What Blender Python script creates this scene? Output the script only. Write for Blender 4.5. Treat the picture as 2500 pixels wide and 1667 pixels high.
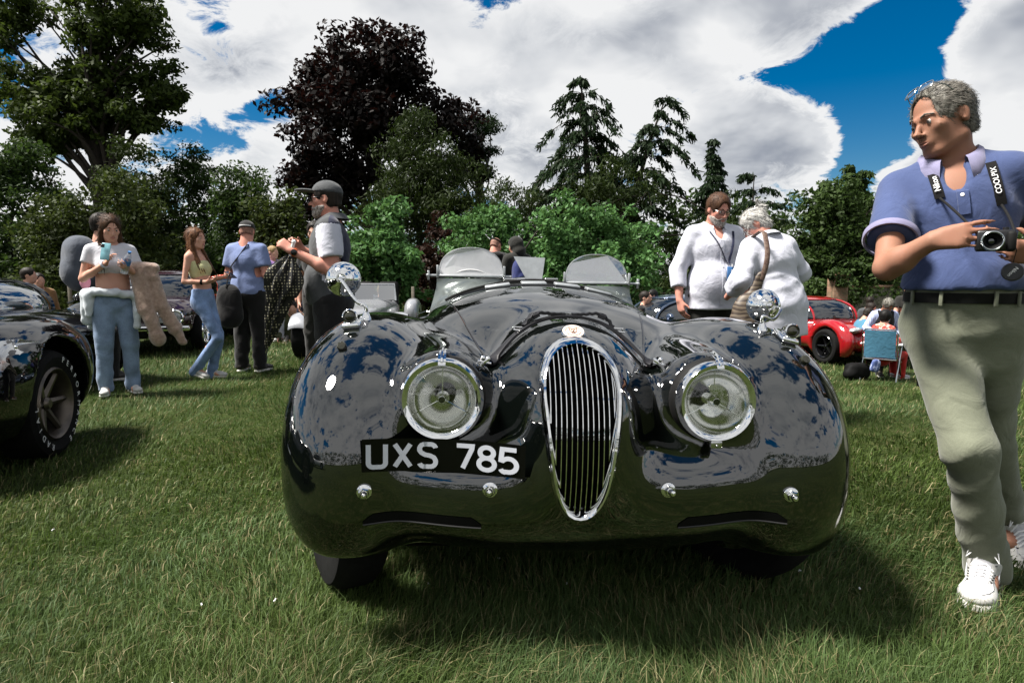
import bpy, bmesh, math, random
import numpy as np
from mathutils import Vector, Matrix
from mathutils.bvhtree import BVHTree
random.seed(7); np.random.seed(7)
for _o in list(bpy.data.objects): bpy.data.objects.remove(_o)
scene = bpy.context.scene
COL = scene.collection
PI = math.pi
R = math.radians

# ------------------------------------------------------------------ camera
CAM_H, PITCH, LENS = 1.12, R(6.0), 21.6
_cd = bpy.data.cameras.new('camera'); cam = bpy.data.objects.new('camera', _cd); COL.objects.link(cam)
cam.location = (0, 0, CAM_H); cam.rotation_euler = (PI/2 - PITCH, 0, 0)
_cd.lens = LENS; _cd.sensor_width = 36; _cd.clip_start = 0.05; _cd.clip_end = 2000
scene.camera = cam

# ------------------------------------------------------------------ exposure
scene.view_settings.view_transform = 'Standard'
scene.view_settings.look = 'None'
scene.view_settings.exposure = 1.3
scene.view_settings.gamma = 1.0
scene.view_settings.use_curve_mapping = False
scene.cycles.max_bounces = 8
scene.cycles.transparent_max_bounces = 12
scene.cycles.glossy_bounces = 5
scene.cycles.diffuse_bounces = 3
scene.cycles.use_denoising = True
scene.cycles.caustics_reflective = False
scene.cycles.caustics_refractive = False

# ------------------------------------------------------------------ sun and sky
SUN_EL, SUN_AZ = R(60), R(-98)          # azimuth from +Y towards +X
SUN_DIR = Vector((math.sin(SUN_AZ)*math.cos(SUN_EL), math.cos(SUN_AZ)*math.cos(SUN_EL), math.sin(SUN_EL)))
_ld = bpy.data.lights.new('sun', 'SUN'); sun = bpy.data.objects.new('sun', _ld); COL.objects.link(sun)
_ld.energy = 5.0; _ld.angle = R(13); _ld.color = (1.0, 0.95, 0.88)
sun.rotation_euler = SUN_DIR.to_track_quat('Z', 'Y').to_euler()

def pixdir(u, v):
    """direction seen at a pixel of the 2500 wide picture: used once, to lay the gaps between the clouds"""
    a = (u-1250)/1500.; b = (833.5-v)/1500.
    d = Vector((a, math.cos(PITCH)+b*math.sin(PITCH), b*math.cos(PITCH)-math.sin(PITCH)))
    return d.normalized()

class NT:
    def __init__(s, tree): s.t = tree; s.n = tree.nodes; s.l = tree.links
    def new(s, typ, **kw):
        n = s.n.new(typ)
        for k, v in kw.items(): setattr(n, k, v)
        return n
    def put(s, sock, v):
        if isinstance(v, bpy.types.NodeSocket): s.l.new(v, sock)
        elif v is not None:
            if hasattr(sock.default_value, '__len__') and not hasattr(v, '__len__'): v = [v]*len(sock.default_value)
            if hasattr(sock.default_value, '__len__') and len(sock.default_value) == 4 and len(v) == 3: v = tuple(v)+(1,)
            sock.default_value = v
    def math(s, op, a, b=None, c=None, clamp=False):
        n = s.new('ShaderNodeMath', operation=op, use_clamp=clamp)
        for i, v in enumerate((a, b, c)):
            if v is not None: s.put(n.inputs[i], v)
        return n.outputs[0]
    def vmath(s, op, a, b=None, scale=None):
        n = s.new('ShaderNodeVectorMath', operation=op)
        s.put(n.inputs[0], a)
        if b is not None: s.put(n.inputs[1], b)
        if scale is not None: s.put(n.inputs['Scale'], scale)
        return n.outputs['Value'] if op in ('DOT_PRODUCT', 'LENGTH', 'DISTANCE') else n.outputs['Vector']
    def noise(s, vec, scale, detail=4, rough=0.5, dist=0.0, lac=2.0, out='Fac'):
        n = s.new('ShaderNodeTexNoise'); 
        if vec is not None: s.put(n.inputs['Vector'], vec)
        n.inputs['Scale'].default_value = scale; n.inputs['Detail'].default_value = detail
        n.inputs['Roughness'].default_value = rough; n.inputs['Distortion'].default_value = dist
        n.inputs['Lacunarity'].default_value = lac
        return n.outputs[out]
    def mapr(s, v, a, b, c=0.0, d=1.0, smooth=False):
        n = s.new('ShaderNodeMapRange', interpolation_type='SMOOTHSTEP' if smooth else 'LINEAR')
        s.put(n.inputs['Value'], v)
        for k, x in (('From Min', a), ('From Max', b), ('To Min', c), ('To Max', d)): s.put(n.inputs[k], x)
        return n.outputs['Result']
    def mix(s, f, a, b, mode='MIX'):
        n = s.new('ShaderNodeMix', data_type='RGBA', blend_type=mode)
        s.put(n.inputs[0], f); s.put(n.inputs[6], a); s.put(n.inputs[7], b)
        return n.outputs[2]
    def ramp(s, f, stops):
        n = s.new('ShaderNodeValToRGB'); e = n.color_ramp.elements
        while len(e) < len(stops): e.new(0.5)
        for i, (p, c) in enumerate(stops):
            e[i].position = p; e[i].color = tuple(c)+(1,) if len(c) == 3 else c
        s.put(n.inputs[0], f); return n.outputs[0]

world = bpy.data.worlds.new('World'); scene.world = world; world.use_nodes = True
w = NT(world.node_tree); w.n.clear()
sky = w.new('ShaderNodeTexSky', sky_type='NISHITA', sun_disc=False)
sky.sun_elevation = SUN_EL; sky.sun_rotation = SUN_AZ; sky.air_density = 1.0; sky.dust_density = 0.25; sky.ozone_density = 2.2
hs = w.new('ShaderNodeHueSaturation'); w.put(hs.inputs['Color'], sky.outputs[0])
hs.inputs['Saturation'].default_value = 1.62; hs.inputs['Value'].default_value = 0.66
tc = w.new('ShaderNodeTexCoord')
D = w.vmath('NORMALIZE', tc.outputs['Generated'])
sx = w.new('ShaderNodeSeparateXYZ'); w.put(sx.inputs[0], D)
zc = w.math('ADD', w.math('MAXIMUM', sx.outputs[2], 0.0), 0.34)
cx = w.new('ShaderNodeCombineXYZ')
w.put(cx.inputs[0], w.math('DIVIDE', sx.outputs[0], zc)); w.put(cx.inputs[1], w.math('DIVIDE', sx.outputs[1], zc)); cx.inputs[2].default_value = 3.7
Pc = cx.outputs[0]
def density(p, fine_detail=8):
    big = w.noise(p, 1.2, 3, 0.5)
    fine = w.noise(p, 3.2, fine_detail, 0.52, 0.3)
    return w.math('ADD', w.math('MULTIPLY', big, 0.50), w.math('MULTIPLY', fine, 0.66))
d0 = density(Pc)
e0 = density(Pc, 4); e1 = density(w.vmath('ADD', Pc, (-0.09, 0.11, 0.0)), 4)
# open blue and solid cumulus, as directions
def blob(u, v, rad, amt, ru=1.0):
    d = pixdir(u, v)
    t = w.vmath('SUBTRACT', D, tuple(d))
    side = Vector((d.y, -d.x, 0)).normalized()
    al = w.vmath('DOT_PRODUCT', t, tuple(side))
    r2 = w.math('ADD', w.math('MULTIPLY', w.vmath('DOT_PRODUCT', t, t), 1.0), w.math('MULTIPLY', w.math('MULTIPLY', al, al), 1.0/(ru*ru)-1.0))
    g = w.math('EXPONENT', w.math('MULTIPLY', r2, -1.0/(rad*rad)))
    return w.math('MULTIPLY', g, amt)
HOLES = [(2270, 10, .055, -0.242, 1), (2230, 110, .055, -0.242, 1), (2130, 165, .055, -0.242, 1.2), (2020, 185, .055, -0.242, 1.4), (1900, 185, .05, -0.226, 1.4), (1800, 205, .035, -0.177, 1.4), (2180, 250, .06, -0.242, 1), (2140, 340, .05, -0.226, 1), (2095, 425, .04, -0.194, .8),
         (2365, 215, .03, -0.177, 1.6), (1640, 250, .035, -0.209, 1.3), (1600, 325, .035, -0.209, 1.8), (1560, 190, .02, -0.129, 1.4), (545, 320, .045, -0.274, 1.8), (640, 258, .02, -0.194, 1.8), (480, 15, .04, -0.242, 1.3), (60, 120, .08, -0.129, 1), (1180, 235, .02, -0.161, 2.4), (1195, -5, .03, -0.209, 1.6)]
SOLID = [(1330, 190, .22, 0.084, 1.8), (1760, 335, .06, 0.132, 1.2), (1860, 270, .055, 0.144, 1.0), (1940, 300, .055, 0.120, 1.1), (1990, 345, .04, 0.096, 1), (1880, 390, .08, 0.120, 1.2), (640, 350, .06, 0.144, 1.2), (720, 160, .2, 0.084, 1.6), (1720, 60, .14, 0.096, 2.4), (1950, 60, .07, 0.120, 1.3),
         (2240, 420, .05, 0.120, 1.2), (2340, 390, .08, 0.144, 1), (2450, 300, .08, 0.144, 1), (2410, 80, .07, 0.156, 1), (2490, 170, .08, 0.156, 1), (1450, 420, .12, 0.084, 1.6)]
acc = w.math('ADD', d0, w.math('MULTIPLY', w.math('SUBTRACT', w.noise(Pc, 7.5, 9, .70, .5), .5), .62))
for b_ in HOLES+SOLID: acc = w.math('ADD', acc, blob(*b_))
alpha = w.mapr(w.math('ADD', acc, w.mapr(sx.outputs[1], 0.25, -0.35, 0.0, 0.09)), 0.512, 0.60, 0, 1, True)
relief = w.math('MULTIPLY', w.math('SUBTRACT', e0, e1), 1.5)
thick = w.mapr(acc, 0.54, 0.80, 0, 1, True)
lump = w.noise(w.vmath('ADD', Pc, (5.1, 2.2, 0)), 1.5, 4, 0.5)
lum = w.math('ADD', w.math('ADD', 0.97, relief), w.math('MULTIPLY', w.math('MULTIPLY', thick, w.mapr(lump, .36, .62, 0, 1, True)), -0.50))
lum = w.math('ADD', lum, w.mapr(sx.outputs[2], 0.08, 0.55, 0.20, -0.06))
lum = w.math('MINIMUM', w.math('MAXIMUM', lum, 0.26), 1.02)
ccol = w.ramp(lum, [(0.2, (.15, .175, .225)), (0.5, (.36, .39, .45)), (0.78, (.72, .74, .77)), (1.0, (.93, .935, .94))])
bg1 = w.new('ShaderNodeBackground'); w.put(bg1.inputs[0], hs.outputs[0]); bg1.inputs[1].default_value = 0.052
bg2 = w.new('ShaderNodeBackground'); w.put(bg2.inputs[0], ccol); bg2.inputs[1].default_value = 0.39
mx = w.new('ShaderNodeMixShader'); w.put(mx.inputs[0], w.math('MULTIPLY', alpha, 0.985)); w.l.new(bg1.outputs[0], mx.inputs[1]); w.l.new(bg2.outputs[0], mx.inputs[2])
wo = w.new('ShaderNodeOutputWorld'); w.l.new(mx.outputs[0], wo.inputs[0])
world.cycles.sampling_method = 'MANUAL'; world.cycles.sample_map_resolution = 512

# ------------------------------------------------------------------ scene-graph helpers
def tag(o, label=None, cat=None, group=None, kind=None):
    if label: o['label'] = label
    if cat: o['category'] = cat
    if group: o['group'] = group
    if kind: o['kind'] = kind
    return o
def thing(name, label, cat, loc=(0, 0, 0), rz=0.0, group=None, scale=1.0):
    o = bpy.data.objects.new(name, None); COL.objects.link(o); o.empty_display_size = 0.2
    o.location = loc; o.rotation_euler = (0, 0, rz); o.scale = (scale,)*3
    return tag(o, label, cat, group)
def raw_mesh(name, V, F, smooth=True, normals=None):
    """F: (n,3) or (n,4) array, or a list of index lists"""
    me = bpy.data.meshes.new(name)
    V = np.asarray(V, dtype=np.float32)
    if isinstance(F, np.ndarray) and F.ndim == 2:
        n, k = F.shape
        me.vertices.add(len(V)); me.vertices.foreach_set('co', V.ravel())
        me.loops.add(n*k); me.loops.foreach_set('vertex_index', F.astype(np.int32).ravel())
        me.polygons.add(n); me.polygons.foreach_set('loop_start', np.arange(0, n*k, k, dtype=np.int32))
        me.update(calc_edges=True)
    else:
        me.from_pydata(V.tolist(), [], [list(f) for f in F])
        me.update()
    if smooth and len(me.polygons): me.polygons.foreach_set('use_smooth', np.ones(len(me.polygons), dtype=bool))
    if normals is not None: me.normals_split_custom_set_from_vertices(np.asarray(normals).tolist())
    return me
def link(name, me, mat, parent=None, **kw):
    me.name = name
    o = bpy.data.objects.new(name, me); COL.objects.link(o)
    if mat is not None and not len(me.materials):
        for m in (mat if isinstance(mat, (list, tuple)) else [mat]): me.materials.append(m)
    if parent is not None: o.parent = parent
    return tag(o, **kw)
class MB:
    """collects simple shapes into ONE mesh"""
    def __init__(s): s.V = []; s.F = []; s.mi = []; s.cur = 0
    def add(s, V, F):
        b = len(s.V); s.V.extend([tuple(map(float, v)) for v in V]); s.F.extend([[i+b for i in f] for f in F]); s.mi.extend([s.cur]*len(F)); return s
    def box(s, c, half, rot=None, bev=0.0):
        hx, hy, hz = half
        V = []
        if bev <= 0:
            V = [(x*hx, y*hy, z*hz) for z in (-1, 1) for y in (-1, 1) for x in (-1, 1)]
            F = [(0, 2, 3, 1), (4, 5, 7, 6), (0, 1, 5, 4), (2, 6, 7, 3), (0, 4, 6, 2), (1, 3, 7, 5)]
        else:
            b = bev; n = 3; ring = []
            prof = []
            for z, ins in ((-hz, b), (-hz+b*.3, b*.3), (-hz+b, 0), (hz-b, 0), (hz-b*.3, b*.3), (hz, b)):
                pts = []
                rr = max(b-ins, b*.15)
                for k, (sx_, sy_) in enumerate(((1, 1), (-1, 1), (-1, -1), (1, -1))):
                    for j in range(n):
                        a = PI/2*k + PI/2*j/(n-1)
                        pts.append((sx_*(hx-b)+rr*math.cos(a), sy_*(hy-b)+rr*math.sin(a), z))
                prof.append(pts)
            m = len(prof[0]); V = [p for r_ in prof for p in r_]; F = []
            for i in range(len(prof)-1):
                for j in range(m): F.append((i*m+j, i*m+(j+1) % m, (i+1)*m+(j+1) % m, (i+1)*m+j))
            F.append(tuple(range(m-1, -1, -1))); F.append(tuple((len(prof)-1)*m+j for j in range(m)))
        M = np.array(rot) if rot is not None else np.eye(3)
        V = [tuple(M @ np.array(v) + np.array(c)) for v in V]
        return s.add(V, F)
    def tube(s, pts, r, n=8, closed=False, flat=1.0, cap=True):
        """swept tube; r is a number or a list; flat squeezes it along the sweep's own up"""
        P = [Vector(p) for p in pts]; m = len(P)
        rr = r if hasattr(r, '__len__') else [r]*m
        V = []; F = []; up = None
        for i in range(m):
            a = P[(i-1) % m] if (closed or i) else P[i]
            b = P[(i+1) % m] if (closed or i < m-1) else P[i]
            t = (b-a).normalized()
            if up is None:
                up = Vector((0, 0, 1)) if abs(t.z) < .9 else Vector((0, 1, 0))
            x = up.cross(t)
            if x.length < 1e-6: x = Vector((1, 0, 0)).cross(t)
            x.normalize(); up = t.cross(x).normalized()
            for j in range(n):
                q = 2*PI*j/n
                V.append(P[i] + x*(rr[i]*math.cos(q)) + up*(rr[i]*math.sin(q)*flat))
        for i in range(m if closed else m-1):
            for j in range(n):
                k = (i+1) % m
                F.append((i*n+j, i*n+(j+1) % n, k*n+(j+1) % n, k*n+j))
        if cap and not closed:
            F.append(tuple(range(n-1, -1, -1))); F.append(tuple((m-1)*n+j for j in range(n)))
        return s.add(V, F)
    def lathe(s, prof, c=(0, 0, 0), axis=(0, 0, 1), n=24, ref=None):
        """prof: (r, h) pairs along axis"""
        a = Vector(axis).normalized(); x = a.orthogonal().normalized() if ref is None else (Vector(ref)-a*a.dot(Vector(ref))).normalized()
        y = a.cross(x); c = Vector(c); V = []; F = []
        for (r, h) in prof:
            for j in range(n):
                q = 2*PI*j/n; V.append(c + a*h + x*(r*math.cos(q)) + y*(r*math.sin(q)))
        for i in range(len(prof)-1):
            for j in range(n): F.append((i*n+j, i*n+(j+1) % n, (i+1)*n+(j+1) % n, (i+1)*n+j))
        return s.add(V, F)
    def ball(s, c, r, n=14, m=9):
        rx, ry, rz = r if hasattr(r, '__len__') else (r, r, r)
        V = []; F = []
        for i in range(m+1):
            ph = -PI/2 + PI*i/m
            for j in range(n): V.append((c[0]+rx*math.cos(ph)*math.cos(2*PI*j/n), c[1]+ry*math.cos(ph)*math.sin(2*PI*j/n), c[2]+rz*math.sin(ph)))
        for i in range(m):
            for j in range(n): F.append((i*n+j, i*n+(j+1) % n, (i+1)*n+(j+1) % n, (i+1)*n+j))
        return s.add(V, F)
    def prism(s, pts, dirv, two=True):
        n = len(pts); V = [Vector(p) for p in pts] + [Vector(p)+Vector(dirv) for p in pts]
        F = [tuple(range(n)), tuple(range(2*n-1, n-1, -1))] + [(i, i+n, (i+1) % n+n, (i+1) % n) for i in range(n)]
        return s.add(V, F)
    def grid(s, rows):
        m = len(rows[0]); V = [p for r_ in rows for p in r_]
        F = [(i*m+j, i*m+j+1, (i+1)*m+j+1, (i+1)*m+j) for i in range(len(rows)-1) for j in range(m-1)]
        return s.add(V, F)
    def build(s, name, mat, parent=None, smooth=True, sharp=38, **kw):
        me = bpy.data.meshes.new(name); me.from_pydata(s.V, [], s.F); me.update()
        bm = bmesh.new(); bm.from_mesh(me); bmesh.ops.remove_doubles(bm, verts=bm.verts, dist=1e-6); bmesh.ops.recalc_face_normals(bm, faces=bm.faces)
        bm.to_mesh(me); bm.free()
        if any(s.mi) and len(me.polygons) == len(s.mi): me.polygons.foreach_set('material_index', s.mi)
        if smooth and len(me.polygons):
            me.polygons.foreach_set('use_smooth', np.ones(len(me.polygons), dtype=bool))
            me.set_sharp_from_angle(angle=R(sharp))
        return link(name, me, mat, parent, **kw)

# ------------------------------------------------------------------ implicit surfaces (smooth unions) meshed with surface nets
def rotm(rx=0, ry=0, rz=0):
    return np.array(Matrix.Rotation(rz, 3, 'Z') @ Matrix.Rotation(ry, 3, 'Y') @ Matrix.Rotation(rx, 3, 'X'))
class Prim:
    def __init__(s, f, lo, hi): s.f = f; s.lo = np.array(lo, float); s.hi = np.array(hi, float)
def ell(c, r, rot=None):
    c = np.array(c, float); r = np.array(r if hasattr(r, '__len__') else (r, r, r), float)
    def f(X, Y, Z):
        x, y, z = X-c[0], Y-c[1], Z-c[2]
        if rot is not None:
            M = rot; x, y, z = M[0, 0]*x+M[1, 0]*y+M[2, 0]*z, M[0, 1]*x+M[1, 1]*y+M[2, 1]*z, M[0, 2]*x+M[1, 2]*y+M[2, 2]*z
        a, b, g = x/r[0], y/r[1], z/r[2]
        k0 = np.sqrt(a*a+b*b+g*g)+1e-9; k1 = np.sqrt((a/r[0])**2+(b/r[1])**2+(g/r[2])**2)+1e-9
        return k0*(k0-1)/k1
    e = np.full(3, r.max()) if rot is not None else r
    return Prim(f, c-e, c+e)
def sup(c, r, p=3.0, rot=None):
    c = np.array(c, float); r = np.array(r, float)
    def f(X, Y, Z):
        x, y, z = X-c[0], Y-c[1], Z-c[2]
        if rot is not None:
            M = rot; x, y, z = M[0, 0]*x+M[1, 0]*y+M[2, 0]*z, M[0, 1]*x+M[1, 1]*y+M[2, 1]*z, M[0, 2]*x+M[1, 2]*y+M[2, 2]*z
        a, b, g = np.abs(x)/r[0], np.abs(y)/r[1], np.abs(z)/r[2]
        k = (a**p+b**p+g**p+1e-12)**(1/p); q = k**(1-p)
        gm = np.sqrt((a**(p-1)*q/r[0])**2+(b**(p-1)*q/r[1])**2+(g**(p-1)*q/r[2])**2)+1e-6
        return (k-1)*k/gm/np.maximum(k, .3)
    e = np.full(3, np.linalg.norm(r)) if rot is not None else r
    return Prim(f, c-e, c+e)
def cap(a, b, ra, rb=None, sq=None):
    """tapered capsule from a to b; sq=(dir, f) squeezes it by f along dir"""
    a = np.array(a, float); b = np.array(b, float); rb = ra if rb is None else rb
    ba = b-a; L = float(ba@ba)+1e-12
    if sq is not None: n = np.array(sq[0], float); n /= np.linalg.norm(n); kf = 1/sq[1]-1
    def f(X, Y, Z):
        x, y, z = X-a[0], Y-a[1], Z-a[2]
        t = np.clip((x*ba[0]+y*ba[1]+z*ba[2])/L, 0, 1)
        x, y, z = x-t*ba[0], y-t*ba[1], z-t*ba[2]
        if sq is not None:
            w_ = (x*n[0]+y*n[1]+z*n[2])*kf; x, y, z = x+w_*n[0], y+w_*n[1], z+w_*n[2]
        return np.sqrt(x*x+y*y+z*z)-(ra+(rb-ra)*t)
    m = max(ra, rb)
    return Prim(f, np.minimum(a-ra, b-rb), np.maximum(a+ra, b+rb))
def rbox(c, half, rnd=0.02, rot=None):
    c = np.array(c, float); h = np.array(half, float)-rnd
    def f(X, Y, Z):
        x, y, z = X-c[0], Y-c[1], Z-c[2]
        if rot is not None:
            M = rot; x, y, z = M[0, 0]*x+M[1, 0]*y+M[2, 0]*z, M[0, 1]*x+M[1, 1]*y+M[2, 1]*z, M[0, 2]*x+M[1, 2]*y+M[2, 2]*z
        x, y, z = np.abs(x)-h[0], np.abs(y)-h[1], np.abs(z)-h[2]
        return np.sqrt(np.maximum(x, 0)**2+np.maximum(y, 0)**2+np.maximum(z, 0)**2)+np.minimum(np.maximum(x, np.maximum(y, z)), 0)-rnd
    e = np.full(3, np.linalg.norm(half)) if rot is not None else np.array(half, float)
    return Prim(f, c-e, c+e)
def cyl(c, axis, r, half, rnd=0.01):
    c = np.array(c, float); a = np.array(axis, float); a /= np.linalg.norm(a)
    def f(X, Y, Z):
        x, y, z = X-c[0], Y-c[1], Z-c[2]
        t = x*a[0]+y*a[1]+z*a[2]
        x, y, z = x-t*a[0], y-t*a[1], z-t*a[2]
        d = np.sqrt(x*x+y*y+z*z+1e-12)-(r-rnd); e = np.abs(t)-(half-rnd)
        return np.sqrt(np.maximum(d, 0)**2+np.maximum(e, 0)**2)+np.minimum(np.maximum(d, e), 0)-rnd
    q = math.hypot(r, half)
    return Prim(f, c-q, c+q)
def half(pt, n):
    """half space on the side n points to"""
    pt = np.array(pt, float); n = np.array(n, float); n /= np.linalg.norm(n)
    def f(X, Y, Z): return -((X-pt[0])*n[0]+(Y-pt[1])*n[1]+(Z-pt[2])*n[2])
    return Prim(f, (-1e3,)*3, (1e3,)*3)
def smin(a, b, k):
    if k <= 0: return np.minimum(a, b)
    h = np.maximum(k-np.abs(a-b), 0)/k
    return np.minimum(a, b)-h*h*h*k/6
class SDF:
    def __init__(s): s.ops = []; s.disp = None; s.tr = None
    def u(s, prim, k=0.02):
        s.ops.append(('u', prim, k)); return s
    def s(s, prim, k=0.0): s.ops.append(('s', prim, k)); return s
    def i(s, prim, k=0.0): s.ops.append(('i', prim, k)); return s
    def bounds(s, pad):
        lo = np.min([p.lo for o, p, k in s.ops if o == 'u'], 0)-pad; hi = np.max([p.hi for o, p, k in s.ops if o == 'u'], 0)+pad
        return lo, hi
    def ev(s, X, Y, Z):
        F = np.full(X.shape, 9.0)
        for o, p, k in s.ops:
            m = k+.03
            if o == 'i' or X.ndim > 1:
                d = p.f(X, Y, Z)
                F = smin(F, d, k) if o == 'u' else -smin(-F, d, k) if o == 's' else -smin(-F, -d, k); continue
            j = np.nonzero((X > p.lo[0]-m) & (X < p.hi[0]+m) & (Y > p.lo[1]-m) & (Y < p.hi[1]+m) & (Z > p.lo[2]-m) & (Z < p.hi[2]+m))[0]
            if not len(j): continue
            d = p.f(X[j], Y[j], Z[j]); f = F[j]
            F[j] = smin(f, d, k) if o == 'u' else -smin(-f, d, k)
        if s.disp is not None: F = F+s.disp(X, Y, Z)
        return F
    def mesh(s, h, project=0, clip=None):
        pad = 2.5*h+0.02
        lo, hi = s.bounds(pad)
        if clip is not None: lo = np.maximum(lo, clip[0]); hi = np.minimum(hi, clip[1])
        n = np.ceil((hi-lo)/h).astype(int)+1
        ax = [lo[i]+h*np.arange(n[i]) for i in range(3)]
        F = np.full(tuple(n), 9.0, dtype=np.float32)
        for o, p, k in s.ops:
            m = k+3*h+(0.03 if s.disp is not None else 0)
            a = np.clip(np.floor((p.lo-m-lo)/h).astype(int), 0, n); b = np.clip(np.ceil((p.hi+m-lo)/h).astype(int)+1, 0, n)
            if o == 'i': a = np.zeros(3, int); b = n
            if (b <= a).any(): continue
            sl = tuple(slice(a[i], b[i]) for i in range(3))
            X = ax[0][sl[0], None, None]; Y = ax[1][None, sl[1], None]; Z = ax[2][None, None, sl[2]]
            d = p.f(X, Y, Z).astype(np.float32)
            cur = F[sl]
            F[sl] = smin(cur, d, k) if o == 'u' else -smin(-cur, d, k) if o == 's' else -smin(-cur, -d, k)
        if s.disp is not None:
            near = np.nonzero(np.abs(F) < 0.06+2*h)
            F[near] += s.disp(ax[0][near[0]], ax[1][near[1]], ax[2][near[2]]).astype(np.float32)
        V, Q = surface_nets(F, lo, h)
        N = None
        for it in range(project):
            V, N = s.proj(V)
        if project: _, N = s.proj(V, 0)
        return V, Q, N
    def proj(s, V, amt=1.0, e=5e-4):
        x, y, z = V[:, 0].astype(float), V[:, 1].astype(float), V[:, 2].astype(float)
        f = s.ev(x, y, z)
        g = np.stack([s.ev(x+e, y, z)-s.ev(x-e, y, z), s.ev(x, y+e, z)-s.ev(x, y-e, z), s.ev(x, y, z+e)-s.ev(x, y, z-e)], 1)/(2*e)
        gl = np.linalg.norm(g, axis=1)+1e-6
        st = np.clip(f/gl, -.02, .02)*amt
        return V-(st/gl)[:, None]*g, g/gl[:, None]
def surface_nets(F, lo, h):
    ins = F < 0
    n = np.array(F.shape)
    c = [ins[a:n[0]-1+a, b:n[1]-1+b, g:n[2]-1+g] for a in (0, 1) for b in (0, 1) for g in (0, 1)]
    cnt = sum(x.astype(np.int8) for x in c)
    act = (cnt > 0) & (cnt < 8)
    I = np.argwhere(act)
    idx = np.full(act.shape, -1, dtype=np.int32); idx[act] = np.arange(len(I))
    off = np.array([(a, b, g) for a in (0, 1) for b in (0, 1) for g in (0, 1)])
    val = np.stack([F[I[:, 0]+o[0], I[:, 1]+o[1], I[:, 2]+o[2]] for o in off], 1)
    acc = np.zeros((len(I), 3)); k = np.zeros(len(I))
    for i in range(8):
        for j in range(i+1, 8):
            if np.abs(off[i]-off[j]).sum() != 1: continue
            a, b = val[:, i], val[:, j]; m = (a < 0) != (b < 0)
            t = np.where(m, a/np.where(m, a-b, 1), 0)
            acc += np.where(m[:, None], off[i]+(off[j]-off[i])*t[:, None], 0); k += m
    V = lo+h*(I+acc/np.maximum(k, 1)[:, None])
    Q = []
    for ax in range(3):
        o1, o2 = [(1, 2), (2, 0), (0, 1)][ax]
        sl0 = [slice(None)]*3; sl1 = [slice(None)]*3
        sl0[ax] = slice(0, -1); sl1[ax] = slice(1, None)
        a = ins[tuple(sl0)]; b = ins[tuple(sl1)]
        E = np.argwhere(a != b); 
        if not len(E): continue
        ok = (E[:, o1] > 0) & (E[:, o2] > 0) & (E[:, o1] < n[o1]-1) & (E[:, o2] < n[o2]-1); E = E[ok]
        flip = a[tuple(E.T)]
        def at(d1, d2):
            q = E.copy(); q[:, o1] += d1; q[:, o2] += d2; return idx[tuple(q.T)]
        f = np.stack([at(-1, -1), at(0, -1), at(0, 0), at(-1, 0)], 1)
        f[~flip] = f[~flip][:, ::-1]; Q.append(f)
    Q = np.concatenate(Q); Q = Q[(Q >= 0).all(1)]
    return V, Q
def relax(V, Q, it=2, lam=0.5):
    for _ in range(it):
        S = np.zeros_like(V); C = np.zeros(len(V))
        for i in range(4):
            a, b = Q[:, i], Q[:, (i+1) % 4]
            np.add.at(S, a, V[b]); np.add.at(C, a, 1); np.add.at(S, b, V[a]); np.add.at(C, b, 1)
        V = V+(S/np.maximum(C, 1)[:, None]-V)*lam
    return V
def blobmesh(name, sdf, h, mat, parent=None, smooth_it=1, project=0, clip=None, **kw):
    V, Q, N = sdf.mesh(h, project, clip)
    if smooth_it and not project: V = relax(V, Q, smooth_it)
    return link(name, raw_mesh(name, V, Q, True, N), mat, parent, **kw)

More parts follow.
